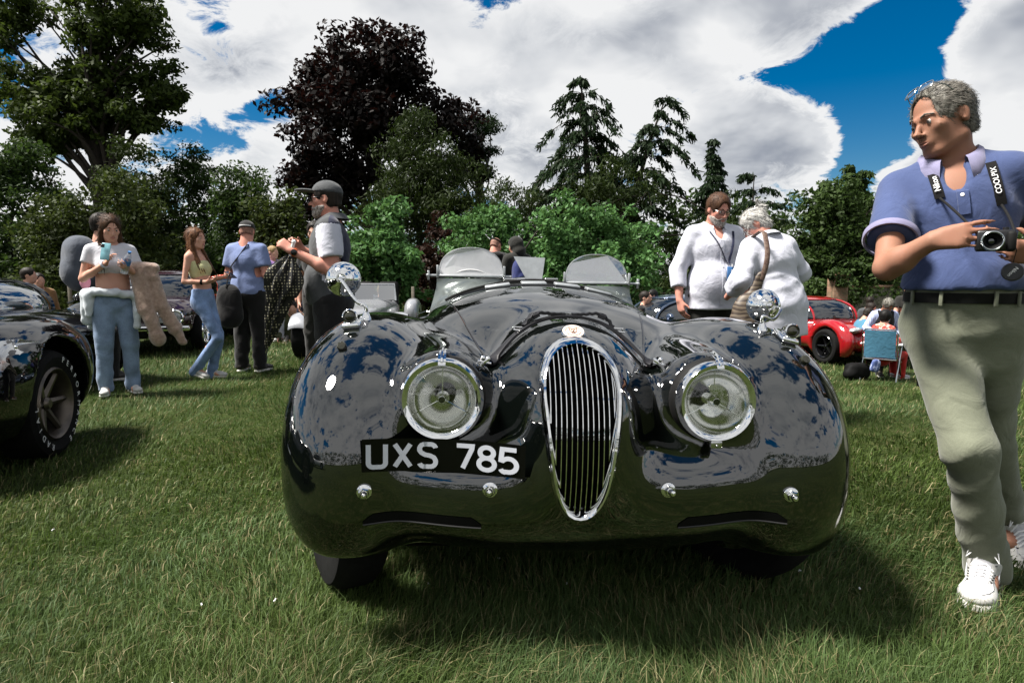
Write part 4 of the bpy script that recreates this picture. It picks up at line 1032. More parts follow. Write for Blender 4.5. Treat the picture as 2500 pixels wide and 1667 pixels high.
# bonnet strap, two buckles
sp = [(-.268, .345), (-.225, .375), (-.17, .415), (-.10, .44), (0, .45), (.10, .44), (.17, .415), (.225, .375), (.268, .345)]
def front_top(x, y, lift):
    z = float(htop([(x, y)])[0]); return Vector((x, y, z))+hnormal((x, y, z))*lift
def strap_piece(pts, w_, th, lift, name, m, parent, n=40):
    P = np.array(pts, float); d = np.r_[0, np.cumsum(np.linalg.norm(np.diff(P, axis=0), axis=1))]; t = np.linspace(0, d[-1], n)
    xs = np.interp(t, d, P[:, 0]); ys = np.interp(t, d, P[:, 1])
    for _ in range(4): xs[1:-1] = (xs[:-2]+2*xs[1:-1]+xs[2:])/4; ys[1:-1] = (ys[:-2]+2*ys[1:-1]+ys[2:])/4
    lf = lift if hasattr(lift, '__len__') else [lift]*n
    C = [front_top(xs[i], ys[i], lf[i*len(lf)//n]) for i in range(n)]; Nn = []
    g = MB(); rows = []
    for i in range(n):
        tt = (C[min(i+1, n-1)]-C[max(i-1, 0)]).normalized(); nn = hnormal((xs[i], ys[i], C[i].z-lf[i*len(lf)//n])); nn = (nn-tt*nn.dot(tt)).normalized(); b = tt.cross(nn)
        rows.append([C[i]+b*(w_/2*sx2)+nn*h_ for sx2, h_ in ((-1, -th), (-1, th*.6), (-.85, th), (.85, th), (1, th*.6), (1, -th), (-1, -th))])
    g.grid(rows); return g.build(name, m, parent)
strap = strap_piece(sp, .058, .005, .016, 'bonnet_strap', M['leather'], HERO, 60)
for sx_ in (-1, 1):
    strap_piece([(sx_*.135, .43), (sx_*.09, .442), (sx_*.012, .45)], .046, .005, [.024, .034, .042, .040, .034, .028, .025, .023], 'strap_tongue', M['leather'], strap, 16)
    strap_piece([(sx_*.105, .440), (sx_*.088, .443)], .060, .007, .036, 'strap_keeper', M['leather'], strap, 4)
    p = front_top(sx_*.145, .427, .026); g = MB()
    g.tube([p+Vector(v) for v in ((-.016, -.027, -.004), (.016, -.027, -.008), (.018, 0, -.008), (.016, .027, -.004), (-.016, .027, 0), (-.018, 0, 0))], .0032, 6, closed=True)
    g.tube([p+Vector((-.015, 0, .002)), p+Vector((.018, 0, .002))], .0025, 6); g.build('strap_buckle', M['chrome'], strap)
    p = front_top(sx_*.274, .335, .008); g = MB(); g.box(p, (.022, .016, .007), rotm(0, sx_*.7, 0), .004); g.ball(p+Vector((sx_*.004, -.012, .012)), .009, 10, 7)
    g.tube([p+Vector((-.02, -.012, .004)), p+Vector((.02, -.012, -.004))], .004, 8); g.build('strap_anchor', M['chrome'], strap)
# round enamel badge above the grille
p = front_top(GX, .265, 0); n = (hnormal(p)+Vector((0, -.35, .1))).normalized()
g = MB(); g.lathe([(.034, -.012), (.036, .002), (.0335, .006), (.0315, .0062)], p, n, 32); bd = g.build('nose_badge', M['worn_chrome'], HERO)
g = MB(); g.lathe([(.0318, .0045), (.0318, .0064), (.0005, .0072)], p, n, 32); g.build('badge_enamel', M['badge_white'], bd)
xa = Vector((1, 0, 0)); ya = n.cross(xa).normalized(); ya = -ya if ya.z < 0 else ya
def bp(u, v, h): return p+xa*u*.00118+ya*v*.00118+n*h
g = MB()
for ring_ in (19.5,): g.tube([bp(ring_*math.cos(a), ring_*math.sin(a), .0078) for a in np.linspace(0, 2*PI, 33)[:-1]], .0006, 5, closed=True)
for pl in ([(-9, 7), (-11, 11), (-6, 10), (0, 8.5), (6, 10), (11, 11), (9, 7), (9, -1), (4, -9), (0, -11), (-4, -9), (-9, -1), (-9, 7)], [(-6, 4), (-2, 3)], [(2, 3), (6, 4)], [(0, 3), (-1.5, -4), (1.5, -4), (0, 3)], [(-4, -6), (0, -5), (4, -6)]):
    g.tube([bp(u, v, .0082) for u, v in pl], .0009, 5)
g.build('badge_emblem', M['badge_red'], bd)
# wing lamps with round mirrors on bent stalks
for sx_, mx_, my, mz, yawm in ((-1, -.770, .66, 1.098, .12), (1, .752, .64, 1.030, -.10)):
    x, y = sx_*(.70 if sx_ < 0 else .722), (.50 if sx_ < 0 else .44)
    z = float(htop([(x, y)])[0]); b = Vector((x, y, z)); nn = hnormal(b); q = np.array(Vector((0, 0, 1)).rotation_difference(nn).to_matrix())
    g = MB(); g.box(b+nn*.008, (.030, .046, .010), q, .009); L = g.build('side_lamp', M['chrome'], HERO)
    c = b+nn*.030+Vector((0, -.02, 0))
    g = MB(); g.lathe([(.0005, -.075), (.010, -.06), (.020, -.03), (.0235, 0), (.0245, .008), (.021, .011), (.019, .007)], c, (0, -1, .12), 24); g.build('lamp_shell', M['chrome'], L)
    g = MB(); g.lathe([(.0195, .006), (.013, .012), (.006, .014), (.0005, .0145)], c, (0, -1, .12), 20); g.build('lamp_lens', M['lamp_dark'], L)
    d_ = Vector(on_front(x, z-.055, 0)); g = MB(); g.lathe([(.013, -.01), (.0145, .012), (.011, .017), (.0005, .018)], d_, (0, -.9, .4), 18); g.build('marker_lens', M['lamp_dark'], L)
    mc = Vector((mx_, my+.02, mz))
    foot = Vector((x+.03 if sx_ < 0 else x-.045, y+.07, 0)); foot.z = float(htop([(foot.x, foot.y)])[0])
    g = MB(); g.lathe([(.018, -.004), (.016, .006), (.009, .022), (.006, .03)], foot, (0, 0, 1), 18)
    k1 = foot+Vector((0, .0, .06)); k2 = mc+Vector((.03, -.10, -.055))
    s1 = [foot+Vector((0, 0, .01)), foot+Vector((-.002, -.004, .045)), foot.lerp(mc, .45)+Vector((.012, -.05, .0)), mc+Vector((.018, -.085, -.012)), mc+Vector((.004, -.078, 0))]
    # smooth the stalk
    pts = []
    for i in range(25):
        t = i/24; tt = t*(len(s1)-1); j = min(int(tt), len(s1)-2); f = tt-j
        p0, p1, p2, p3 = s1[max(j-1, 0)], s1[j], s1[j+1], s1[min(j+2, len(s1)-1)]
        pts.append(0.5*((2*p1)+(p2-p0)*f+(2*p0-5*p1+4*p2-p3)*f*f+(3*p1-p0-3*p2+p3)*f**3))
    g.tube(pts, .0062, 10); mir = g.build('wing_mirror', M['chrome'], HERO)
    g = MB(); axm = (math.sin(yawm), -math.cos(yawm), .05); rm = .062
    g.lathe([(.0005, .048), (.018, .045), (.036, .034), (.052, .015), (.0605, -.006), (rm, -.016), (rm-.003, -.022)], mc, axm, 40); g.build('mirror_shell', M['chrome'], mir)
    g = MB(); g.lathe([(rm-.004, -.02), (.03, -.0215), (.0005, -.022)], mc, axm, 32); g.build('mirror_glass', M['chrome'], mir)
    pb = mc+Vector(axm).normalized()*.05; g = MB(); g.lathe([(.026, -.012), (.025, .004), (.018, .009), (.014, .004), (.009, .010), (.0005, .014)], pb, axm, 24); g.build('swivel_boss', M['chrome'], mir)
# aero screens on faired cowls
def aero(xc, yb, dusty, knob, w_=.185):
    zs = float(htop([(xc, yb)])[0])
    S_rows = []
    n = 28
    def outline(k, n=n): 
        t = k/n; return -1+2*t
    z0 = {-1: 1.108, 1: 1.083}[-1 if xc < 0 else 1]
    # cowl: from the scuttle up to the clamp bar, a flared skirt
    rows = []
    for j in range(9):
        f = j/8; row = []
        for k in range(n+1):
            u = -1+2*k/n
            wbot = w_*1.16+.02; ww = wbot+(w_-wbot)*min(1, f*1.25)**.6
            x = xc+u*ww; y = yb-.165*(1-f)**1.7*(1-.25*u*u)+.05*u*u*(1-f)+.03*u*u
            zb = float(ZT(x, y)); top = z0-.004
            row.append((x, y, zb-.006+(top-zb+.006)*f**1.15))
        rows.append(row)
    g = MB(); g.grid(rows); aero_o = g.build('aero_screen_cowl', M['paint_grey'], HERO, sharp=80)
    base = [(xc-w_+2*w_*k/n, yb+.012+.03*((-1+2*k/n)**2), z0+.010) for k in range(n+1)]
    g = MB(); g.tube(base, .0085, 8); 
    for e in (0, n):
        b = Vector(base[e]); s_ = -1 if e == 0 else 1
        g.box(b+Vector((s_*-.004, -.004, .022)), (.006, .010, .034), None, .003)
        g.tube([b, b+Vector((s_*.035, -.004, 0))], .007, 8)
    g.build('clamp_frame', M['silver_panel'], aero_o)
    g = MB(); s_ = knob; b = Vector(base[0 if s_ < 0 else n])+Vector((s_*.045, -.004, 0))
    g.lathe([(.008, -.012), (.008, .008)], b, (1, 0, 0), 10); g.box(b, (.006, .007, .026), None, .003); g.box(b, (.006, .022, .007), None, .003); g.build('thumb_screw', M['silver_panel'], aero_o)
    # glass: D shape with round corners, leaning back
    Vv = []; F_ = []; hh = .150
    m = 40; prof = []
    for k in range(m+1):
        a = PI*k/m; cx_ = -math.cos(a); sz = math.sin(a)
        prof.append((abs(cx_)**.92*math.copysign(1, cx_), sz**.72))
    for side in (0, 1):
        for r_ in (1.0,):
            for (u, v) in prof:
                x = xc+u*(w_-.012); Vv.append((x, yb+.014+.03*u*u+v*hh*.30+side*.006, z0+.014+v*hh))
    k_ = m+1
    g = MB(); g.add(Vv, [tuple(range(k_)), tuple(range(2*k_-1, k_-1, -1))]+[(i, k_+i, k_+i+1, i+1) for i in range(m)]+[(m, 2*k_-1, k_, 0)])
    g.build('screen_glass', M['screen_dusty'] if dusty else M['screen_clear'], aero_o, smooth=False)
    g = MB(); g.tube([Vv[i] for i in range(m+1)], .0022, 5); g.build('glass_edge', M['silver_panel'], aero_o)
    if dusty:
        g = MB(); g.tube([(xc+u*.10, yb+.05, z0+.016+.028*(1-u*u)) for u in np.linspace(-1, 1, 18)], .003, 5); g.build('inner_arc', M['white_plain'], aero_o)
M['paint_grey'] = mat('grey_green_cowl_paint', (.15, .17, .165), .16, metal=.55)
_gx = np.linspace(-.62, .62, 63); _gy = np.linspace(1.3, 1.95, 40)
_ZT = htop(np.array([(x, y) for y in _gy for x in _gx])).reshape(40, 63)
def ZT(x, y):
    fx = np.clip((x-_gx[0])/(_gx[1]-_gx[0]), 0, 61.999); fy = np.clip((y-_gy[0])/(_gy[1]-_gy[0]), 0, 38.999); i, j = int(fx), int(fy); a, b = fx-i, fy-j
    return (_ZT[j, i]*(1-a)+_ZT[j, i+1]*a)*(1-b)+(_ZT[j+1, i]*(1-a)+_ZT[j+1, i+1]*a)*b
aero(-.335, 1.80, True, -1); aero(.345, 1.74, False, 1, .180)
# trapezoid metal panel standing on the scuttle
g = MB(); z = float(htop([(.0, 1.72)])[0])
pts = [(-.040, 1.76, z), (.046, 1.76, z), (.062, 1.785, z+.115), (-.108, 1.785, z+.119)]
g.prism([Vector(q) for q in pts], (0, .006, 0)); sp_ = g.build('scuttle_panel', M['silver_panel'], HERO, smooth=False)
for x in (-.13, .09):
    g = MB(); zz = float(htop([(x, 1.72)])[0]); g.box((x, 1.72, zz+.006), (.036, .018, .006), None, .004); g.build('screen_hinge', M['worn_chrome'], HERO)
# wire wheels; the front pair is steered
def wire_wheel(c, rz, side):
    e = thing('wheel', None, None); e.parent = HERO; e.location = c; e.rotation_euler = (0, 0, rz)
    rad = .375
    g = MB(); g.lathe([(rad*.66, -.07), (rad*.80, -.085), (rad*.93, -.082), (rad*.985, -.06), (rad, -.03), (rad, .03), (rad*.985, .06), (rad*.93, .082), (rad*.80, .085), (rad*.66, .07)], (0, 0, 0), (side, 0, 0), 48); g.build('tyre', M['tyre'], e)
    g = MB(); g.lathe([(rad*.60, -.07), (rad*.68, -.074), (rad*.66, -.06), (rad*.58, -.02), (rad*.58, .03), (rad*.64, .055), (rad*.68, .074), (rad*.645, .080), (rad*.62, .06)], (0, 0, 0), (side, 0, 0), 44); g.build('rim', M['chrome'], e)
    g = MB(); g.lathe([(.045, -.08), (.05, .05), (.035, .075), (.0005, .08)], (0, 0, 0), (side, 0, 0), 20)
    for i in range(40):
        a = 2*PI*i/40; b = a+(.28 if i % 2 else -.28); h0 = .055 if i % 4 < 2 else -.03
        g.tube([(side*h0, .048*math.cos(a), .048*math.sin(a)), (side*.005, rad*.60*math.cos(b), rad*.60*math.sin(b))], .003, 4, cap=False)
    g.build('spokes', M['chrome'], e)
wire_wheel((-.785, .70, .36), R(25), -1); wire_wheel((.70, .74, .36), R(25), 1); wire_wheel((-.70, 3.28, .365), 0, -1); wire_wheel((.70, 3.28, .365), 0, 1)
g = MB(); g.box((0, 2.0, .245), (.60, 1.5, .06), None, .03); g.build('underside_shade_block', M['black'], HERO)  # black block added below the chassis to keep the gap under the car dark
# cockpit
for sx_ in (-1, 1):
    blobmesh('seat', SDF().u(rbox((sx_*.255, 2.52, .74), (.19, .07, .24), .06, rotm(-.15)), 0).u(rbox((sx_*.255, 2.30, .56), (.19, .2, .07), .05), .05), .02, M['seat_leather'], HERO)
g = MB(); g.tube([(-.27+.17*math.cos(a), 2.02+.04*math.sin(a), .90+.16*math.sin(a)) for a in np.linspace(0, 2*PI, 29)[:-1]], .011, 8, closed=True); g.tube([(-.43, 2.02, .90), (-.11, 2.02, .90)], .008, 6); g.build('steering_wheel', M['leather'], HERO)

# ------------------------------------------------------------------ people
def unit(v): v = np.asarray(v, float); return v/(np.linalg.norm(v)+1e-9)
def rot_axis(v, ax, a):
    ax = unit(ax); v = np.asarray(v, float); return v*math.cos(a)+np.cross(ax, v)*math.sin(a)+ax*(ax@v)*(1-math.cos(a))
def add_hand(S, wr, d, n, side, s=1.0, curl=.3, spread=.0, fat=1.0, thumb=.5, each=None):
    """palm, four fingers in three bones each, thumb from the side of the palm. side 'R' or 'L'"""
    wr = np.asarray(wr, float); d = unit(d); n = unit(np.asarray(n, float)-d*np.dot(d, n)); w_ = np.cross(d, n)*(1 if side == 'R' else -1)
    kn = []
    for i, (o, l) in enumerate(((.029, .086), (.010, .092), (-.010, .088), (-.028, .078))):
        k = wr+s*(d*l+w_*o); kn.append(k); S.u(cap(wr+s*w_*o*.55+s*d*.008, k, .0150*s*fat, .0115*s*fat), .018*s)
    S.u(cap(wr+s*(d*.025+w_*.020+n*.008), wr+s*(d*.055+w_*.028+n*.010), .0145*s*fat, .012*s*fat), .015*s)
    for i, (lf, r_) in enumerate(((.95, .0086), (1.06, .0088), (1.0, .0084), (.78, .0074))):
        c_ = curl if each is None else each[i]
        dd = rot_axis(d, n, 0); p = kn[i]; ax = np.cross(d, n); dd = unit(d+w_*spread*(1.5-i)*.25)
        for j, (L, b) in enumerate(((.043, 62), (.027, 72), (.021, 45))):
            dd = rot_axis(dd, ax, R(b)*c_); q = p+dd*L*lf*s
            S.u(cap(p, q, r_*s*fat*(1-.06*j), r_*s*fat*(.93-.09*j)), .005*s); p = q
    b = wr+s*(d*.028+w_*.026+n*.006); td = unit(d*.72+w_*(.85-.6*thumb)+n*(.1+.75*thumb))
    q = b+td*.040*s; S.u(cap(b, q, .0120*s*fat, .0098*s*fat), .010*s); td = unit(td+d*.25-w_*.35*thumb); S.u(cap(q, q+td*.034*s, .0098*s*fat, .0078*s*fat), .005*s)
class Frame:
    def __init__(s, c, Rm, k): s.c = np.asarray(c, float); s.R = Rm; s.k = k
    def p(s, v): return s.c+s.k*(s.R @ np.asarray(v, float))
    def d(s, v): return s.R @ np.asarray(v, float)
    def ell(s, v, r): return ell(s.p(v), np.asarray(r, float)*s.k, s.R)
    def cap(s, a, b, ra, rb=None, sq=None): return cap(s.p(a), s.p(b), ra*s.k, (ra if rb is None else rb)*s.k, None if sq is None else (s.d(sq[0]), sq[1]))
    def half(s, v, n): return half(s.p(v), s.d(n))
    def box(s, v, h_, rnd): return rbox(s.p(v), np.asarray(h_)*s.k, rnd*s.k, s.R)
def add_head(S, f, fem=False, jaw=1.0, detail=True, thin=1.0):
    S.u(f.ell((0, .016, .028), (.0745, .095, .088)), .03)
    S.u(f.ell((0, -.022, -.035), (.060*jaw, .068, .082)), .035)
    S.u(f.ell((0, -.060, -.100), (.026*jaw if not fem else .020, .024, .020)), .03)
    for q in (-1, 1):
        S.u(f.cap((q*.052*jaw, .012, -.070), (q*.024, -.055, -.100), .018, .015), .03)             # jaw line
        S.u(f.ell((q*.043, -.058, -.022), (.022, .022, .020)), .02)                                # cheek
        S.u(f.cap((q*.012, -.086, .016), (q*.046, -.066, .016), .010 if not fem else .007, .007), .016)   # brow
        S.u(f.ell((q*.077, .014, -.008), (.010, .021, .032)), .010)                                # ear
        if detail:
            S.s(f.ell((q*.083, .004, -.004), (.005, .011, .018)), .006)
            S.s(f.ell((q*.031, -.092, -.002), (.017, .014, .0095)), .010)                          # eye socket
            S.u(f.ell((q*.031, -.0735, -.001), (.0165, .012, .0115)), .003)                        # lids
            S.u(f.cap((q*.018, -.0835, .0065), (q*.044, -.076, .0055), .0032), .004)
    nl = .9 if fem else 1.0
    S.u(f.cap((0, -.084, .006), (0, -.084-.026*nl, -.034), .0075, .0105*nl), .012)
    S.u(f.ell((0, -.112*1.0 if not fem else -.107, -.036), (.0115, .011, .0095)), .008)
    for q in (-1, 1): S.u(f.ell((q*.0125, -.094, -.039), (.0085, .011, .0075)), .006)
    S.u(f.ell((0, -.080, -.066), (.027, .016, .020)), .015)
    if detail:
        S.u(f.cap((-.017, -.0905, -.0625), (.017, -.0905, -.0625), .0042, .0042), .004); S.u(f.cap((-.015, -.0905, -.0735), (.015, -.0905, -.0735), .0052), .004)
        S.s(f.cap((-.021, -.0965, -.068), (.021, -.0965, -.068), .0022), .003)
def face_parts(f, root, lip='lip', brow='hair_dark', eyes=True):
    if eyes:
        for q in (-1, 1):
            g = MB(); c_ = f.p((q*.031, -.0748, -.0025)); g.ball(c_, .0118*f.k, 12, 8); ey = g.build('eye', M['eye_white'], root)
            g = MB(); a = f.d((-.15*0, -1, -.05)); g.lathe([(.0005, .0012*f.k), (.0035*f.k, .0008*f.k), (.0062*f.k, -.0006*f.k)], Vector(c_)+Vector(a)*.0118*f.k, a, 12); g.build('iris', M['iris'], ey)
            g = MB(); g.tube([f.p((q*.014, -.092, .019)), f.p((q*.030, -.0885, .0245)), f.p((q*.050, -.072, .018))], [.0030*f.k, .0036*f.k, .0016*f.k], 6); g.build('eyebrow', M[brow], root)
    g = MB()
    for z, r_, y in ((-.0628, .0030, -.0945), (-.0732, .0040, -.0945)):
        g.tube([f.p((-.021, y+.007, -.068)), f.p((-.010, y, z)), f.p((0, y-.001, z-.001)), f.p((.010, y, z)), f.p((.021, y+.007, -.068))], [.001*f.k, r_*f.k, r_*f.k*1.05, r_*f.k, .001*f.k], 6)
    g.build('lips', M[lip], root)
def wob(seed, amp, fr=60.):
    r = np.random.default_rng(seed); A = r.normal(0, 1, (5, 3))*fr; ph = r.uniform(0, 6.3, 5)
    def f(X, Y, Z): return amp*sum(np.sin(A[i, 0]*X+A[i, 1]*Y+A[i, 2]*Z*.5+ph[i]) for i in range(5))/5
    return f
def folds(seed, amp, zones=(), fr=46., base=.25, dirv=(.5, .3, .8)):
    """cloth creases: broken slanting ridges, stronger near the listed (x, y, z, radius, gain) zones"""
    r = np.random.default_rng(seed); W = []
    for i in range(5):
        a = r.uniform(.35, 1.15)*(1 if i % 2 else -1); W.append((fr*r.uniform(.7, 1.5), math.sin(a), math.cos(a), r.uniform(0, 6.3), r.uniform(0, 6.3, 3), r.uniform(5, 11, 3)))
    def f(X, Y, Z):
        h = 0
        for fq, sx_, cz, ph, p3, q3 in W:
            w_ = 1.4*np.sin(q3[0]*X+7*Z+p3[0])+1.2*np.sin(q3[1]*Y-6*Z+p3[1]); t = sx_*(X+.6*Y)+cz*Z
            m = np.clip(.5+.9*np.sin(q3[2]*1.3*Z+6*X+5*Y+p3[2]), 0, 1)
            h = h+(1-1.7*np.abs(np.sin(.5*fq*t+w_+ph)))*m
        g = base*np.ones_like(X+Y+Z)
        for (x, y, z, rad, gn) in zones: g = g+gn*np.exp(-((X-x)**2+(Y-y)**2+(Z-z)**2)/(rad*rad))
        return -amp*.42*h*g
    return f
def hair_short(f, thick=.008, front=.085, back=-.075, seed=1, amp=.0022, sides=True):
    S = SDF(); S.u(f.ell((0, .018, .030), (.0745+thick, .096+thick, .088+thick)), .01)
    if sides: S.u(f.ell((0, .045, -.03), (.066+thick*.5, .062+thick*.5, .07)), .02)
    S.s(f.ell((0, -.150, -.075), (.13, .125, .135)), .008)
    S.s(f.ell((0, -.125, -.02), (.068, .07, .068+front*.35)), .012)
    S.s(f.half((0, .0, back), (0, .25, -1)), .01)
    for q in (-1, 1): S.s(f.ell((q*.085, -.002, -.03), (.03, .026, .052)), .008)
    S.s(f.ell((0, -.108, .030), (.050, .055, .030+.28*front)), .012)
    S.disp = wob(seed, amp*f.k, 170.); return S
def glasses(f, root, name='glasses', m=None, w_=.024, hh=.016, dz=-.001, dy=-.101, up=0.0, dark=False):
    m = m or M['gloss_black']; g = MB()
    T = lambda v: f.p((v[0], v[1]+up*.0, v[2]))
    for q in (-1, 1):
        c_ = (q*.031, dy, dz); pts = []
        for k in range(20):
            a = 2*PI*k/20; ca, sa = math.cos(a), math.sin(a); pts.append(T((c_[0]+w_*math.copysign(abs(ca)**.6, ca), dy+abs(c_[0]+w_*ca)*.12, c_[2]+hh*math.copysign(abs(sa)**.6, sa))))
        g.tube(pts, .0019*f.k, 6, closed=True)
        g.tube([T((q*.056, dy+.008, dz+.006)), T((q*.074, dy+.04, dz+.007)), T((q*.078, .005, dz+.006)), T((q*.076, .03, dz-.012))], .0017*f.k, 6)
    g.tube([T((-.009, dy, dz+.004)), T((0, dy-.003, dz+.007)), T((.009, dy, dz+.004))], .0019*f.k, 6)
    o = g.build(name, m, root)
    for q in (-1, 1):
        g = MB(); pts = []
        for k in range(16):
            a = 2*PI*k/16; ca, sa = math.cos(a), math.sin(a); pts.append(T((q*.031+w_*.95*math.copysign(abs(ca)**.6, ca), dy+.001+abs(q*.031+w_*ca)*.12, dz+hh*.95*math.copysign(abs(sa)**.6, sa))))
        g.add(pts, [tuple(range(16))]); g.build('glasses_lens', M['dark_glass'] if dark else M['lens'], o, smooth=False)
    return o
def shoe(root, ank, yaw, s, m, pitch=0.0, name='shoe', sole='sole', lace=False, big=1.0):
    Rz = rotm(0, 0, yaw) @ rotm(pitch, 0, 0); f = Frame(np.asarray(ank)+np.array([0, 0, .012]), Rz, s*big*1.03)
    S = SDF(); S.u(f.cap((0, .03, -.035), (0, -.11, -.05), .042, .036), .02); S.u(f.ell((0, -.145, -.055), (.046, .055, .030)), .03); S.u(f.cap((0, .035, -.03), (0, -.02, .0), .040, .042), .03)
    S.s(f.half((0, 0, -.077), (0, 0, -1)), .004)
    o = blobmesh(name, S, .0135, M[m], root)
    q = SDF(); q.u(f.cap((0, .035, -.082), (0, -.14, -.082), .044, .048), 0); q.s(f.half((0, 0, -.066), (0, .03, 1)), .003); q.s(f.half((0, 0, -.096), (0, 0, -1)), .003)
    blobmesh('sole', q, .015, M[sole], o); return o, f
def person(label, x, y, rz, h=1.75, girth=1.0, belly=0.0, lean=0.0, side=0.0, twist=0.0, head=(0, 0, 0), skin_='skin_fair', fem=False, arms=None, legs=None, hands=None,
           top='tee', topm='white_tee', sleeve='short', hem=.90, trm='black_cloth', trw=1.0, shoes='shoe_dark', hair='short', hairm='hair_dark', res=.0105, zoff=0.0, detail=True, lip='lip', brow=None, seat=None, group=None, topw=1.0, trtop=1.0, foldamp=1.0, jaw=1.0, headk=1.0, trhem=.045, neck=None, bare_waist=None, pose_cb=None, hair_kw=None, feet=None, sole='sole', crew=True):
    """one continuous skin body, with clothes and hair as children. +x is the person's left when facing -y"""
    s = h/1.75; root = thing('person', label, 'person', (x, y, zoff), rz, group)
    up = rotm(lean, side, twist); piv = np.array([0, 0, .95*s])
    U = lambda v: piv+up @ (np.asarray(v, float)*s-piv)
    P = {'pel': np.array([0, 0, .93])*s}
    sh = {'L': U((.163*girth**.5, .012, 1.405)), 'R': U((-.163*girth**.5, .012, 1.405))}
    el_, wr = {}, {}
    for k, q in (('L', 1), ('R', -1)):
        a = (arms or {}).get(k) or ((q*.06, .03, -.285), (q*.055, -.03, -.545))
        if isinstance(a[0], Vector):                         # world points
            iv = Matrix.Rotation(-rz, 3, 'Z'); tw = lambda v: np.array(iv @ (v-Vector((x, y, zoff)))); el_[k], wr[k] = tw(a[0]), tw(a[1])
        else: el_[k] = sh[k]+up @ (np.asarray(a[0])*s); wr[k] = sh[k]+up @ (np.asarray(a[1])*s)
    hip = {k: np.array([q*.088*girth**.5, 0, .905])*s for k, q in (('L', 1), ('R', -1))}
    kn, an = {}, {}
    for k, q in (('L', 1), ('R', -1)):
        l = (legs or {}).get(k) or ((q*.105, -.012, .50), (q*.115, .03, .095)); kn[k] = np.asarray(l[0])*s; an[k] = np.asarray(l[1])*s
        if isinstance(l[0], Vector):
            iv = Matrix.Rotation(-rz, 3, 'Z'); kn[k], an[k] = (np.array(iv @ (v-Vector((x, y, zoff)))) for v in l)
    hr = rotm(0, 0, 0) @ up @ rotm(0, 0, head[0]) @ rotm(head[1], head[2], 0)
    nb = U((0, .022, 1.455)); hc = nb+up @ (np.array([0, -.030, .082])*s)+hr @ (np.array([0, -.012, .078])*s)
    f = Frame(hc, hr, s*1.0*headk)
    S = SDF(); g_ = girth
    S.u(ell(P['pel'], np.array([.160*g_, .110*g_, .125])*s), .03)
    S.u(ell(U((0, -.008-.03*belly, 1.08)), np.array([.138*g_+.02*belly, .100*g_+.055*belly, .16])*s, up), .08)
    S.u(ell(U((0, .0, 1.28)), np.array([.158*g_, .108*g_, .185])*s, up), .08)
    if fem:
        for q in (-1, 1): S.u(ell(U((q*.066, -.085*min(1, g_), 1.27)), np.array([.058, .05, .058])*s*min(1, g_)**1.6, up), .05)
    S.u(cap(U((-.11*g_**.5, .012, 1.395)), U((.11*g_**.5, .012, 1.395)), .056*s*g_, None), .06)
    for q in (-1, 1): S.u(cap(U((q*.030, .020, 1.485)), U((q*.135*g_**.5, .015, 1.425)), .040*s, .034*s), .05)
    nk = (.050 if fem else .058)*(g_**.5)*s
    S.u(cap(nb-up @ np.array([0, 0, .03*s]), f.p((0, .022, -.07)), nk*1.08, nk), .03)
    add_head(S, f, fem, jaw, detail)
    for k in 'LR':
        ua, fa = (.0425 if fem else .050)*g_*s, (.034 if fem else .041)*g_*s
        S.u(cap(sh[k], el_[k], ua, fa*.95), .04); S.u(cap(el_[k], wr[k], fa*1.02, .0245*s*(1 if fem else 1.12)), .02)
        mid = el_[k]*.68+wr[k]*.32; S.u(ell(mid, fa*1.05), .03)
        hd = (hands or {}).get(k, {}); d_ = hd.get('dir', None); d_ = unit(wr[k]-el_[k]) if d_ is None else unit(d_)
        n_ = np.asarray(hd.get('palm', (-1 if k == 'L' else 1, .25, .1)), float)
        add_hand(S, wr[k], d_, n_, k, s*(.92 if fem else 1.0), hd.get('curl', .32), hd.get('spread', .15), hd.get('fat', 1.0), hd.get('thumb', .45), hd.get('each'))
        S.u(cap(hip[k], kn[k], .082*g_*s, .054*g_*s), .05); S.u(cap(kn[k], an[k], .053*g_*s, .036*s), .03); S.u(ell(kn[k]*.65+an[k]*.35+np.array([0, .018*s, 0]), .050*g_*s), .04)
        S.u(cap(an[k], an[k]+np.array([0, -.10, -.05])*s, .034*s, .026*s), .02)
    body = blobmesh('body', S, res, M[skin_], root)
    if detail: face_parts(f, root, lip, brow or hairm)
    # trousers
    if trm:
        T = SDF(); T.u(ell(P['pel']+np.array([0, .004, .01])*s, np.array([.172*g_, .123*g_+.02*belly, .22])*s), .03)
        for k in 'LR':
            T.u(cap(hip[k], kn[k], .094*g_*s*trw**.5, .070*g_*s*trw), .05); e2 = an[k]+unit(an[k]-kn[k])*.045*s; T.u(cap(kn[k], e2, .068*g_*s*trw, .060*s*trw), .03)
        T.u(ell(P['pel']+np.array([0, .03, -.04])*s, np.array([.15*g_, .115*g_, .11])*s), .05)
        T.u(ell(U((0, -.008-.03*belly, 1.05)), np.array([.146*g_+.02*belly, .109*g_+.055*belly, .15])*s, up), .05)
        T.i(half((0, 0, trtop*s), (0, 0, -1)), .004)
        if seat is None and trhem: T.i(half((0, 0, trhem*s), (0, 0, 1)), .006)
        z = [(kn[k][0], kn[k][1], kn[k][2], .16*s, .7) for k in 'LR']+[(an[k][0], an[k][1], an[k][2]+.05, .13*s, 1.1) for k in 'LR']+[(0, -.08, .86*s, .14*s, .7)]
        T.disp = folds(sum(map(ord, label)) % 991, .0105*foldamp*s, z, 40., .4)
        blobmesh('trousers', T, max(res*1.25, .0095), M[trm], root)
    if shoes:
        for k, q in (('L', 1), ('R', -1)):
            fy, fp = (feet or {}).get(k, (q*.18, 0.0)); shoe(root, an[k], fy, s*(.9 if fem else 1.0), shoes, fp, sole=sole)
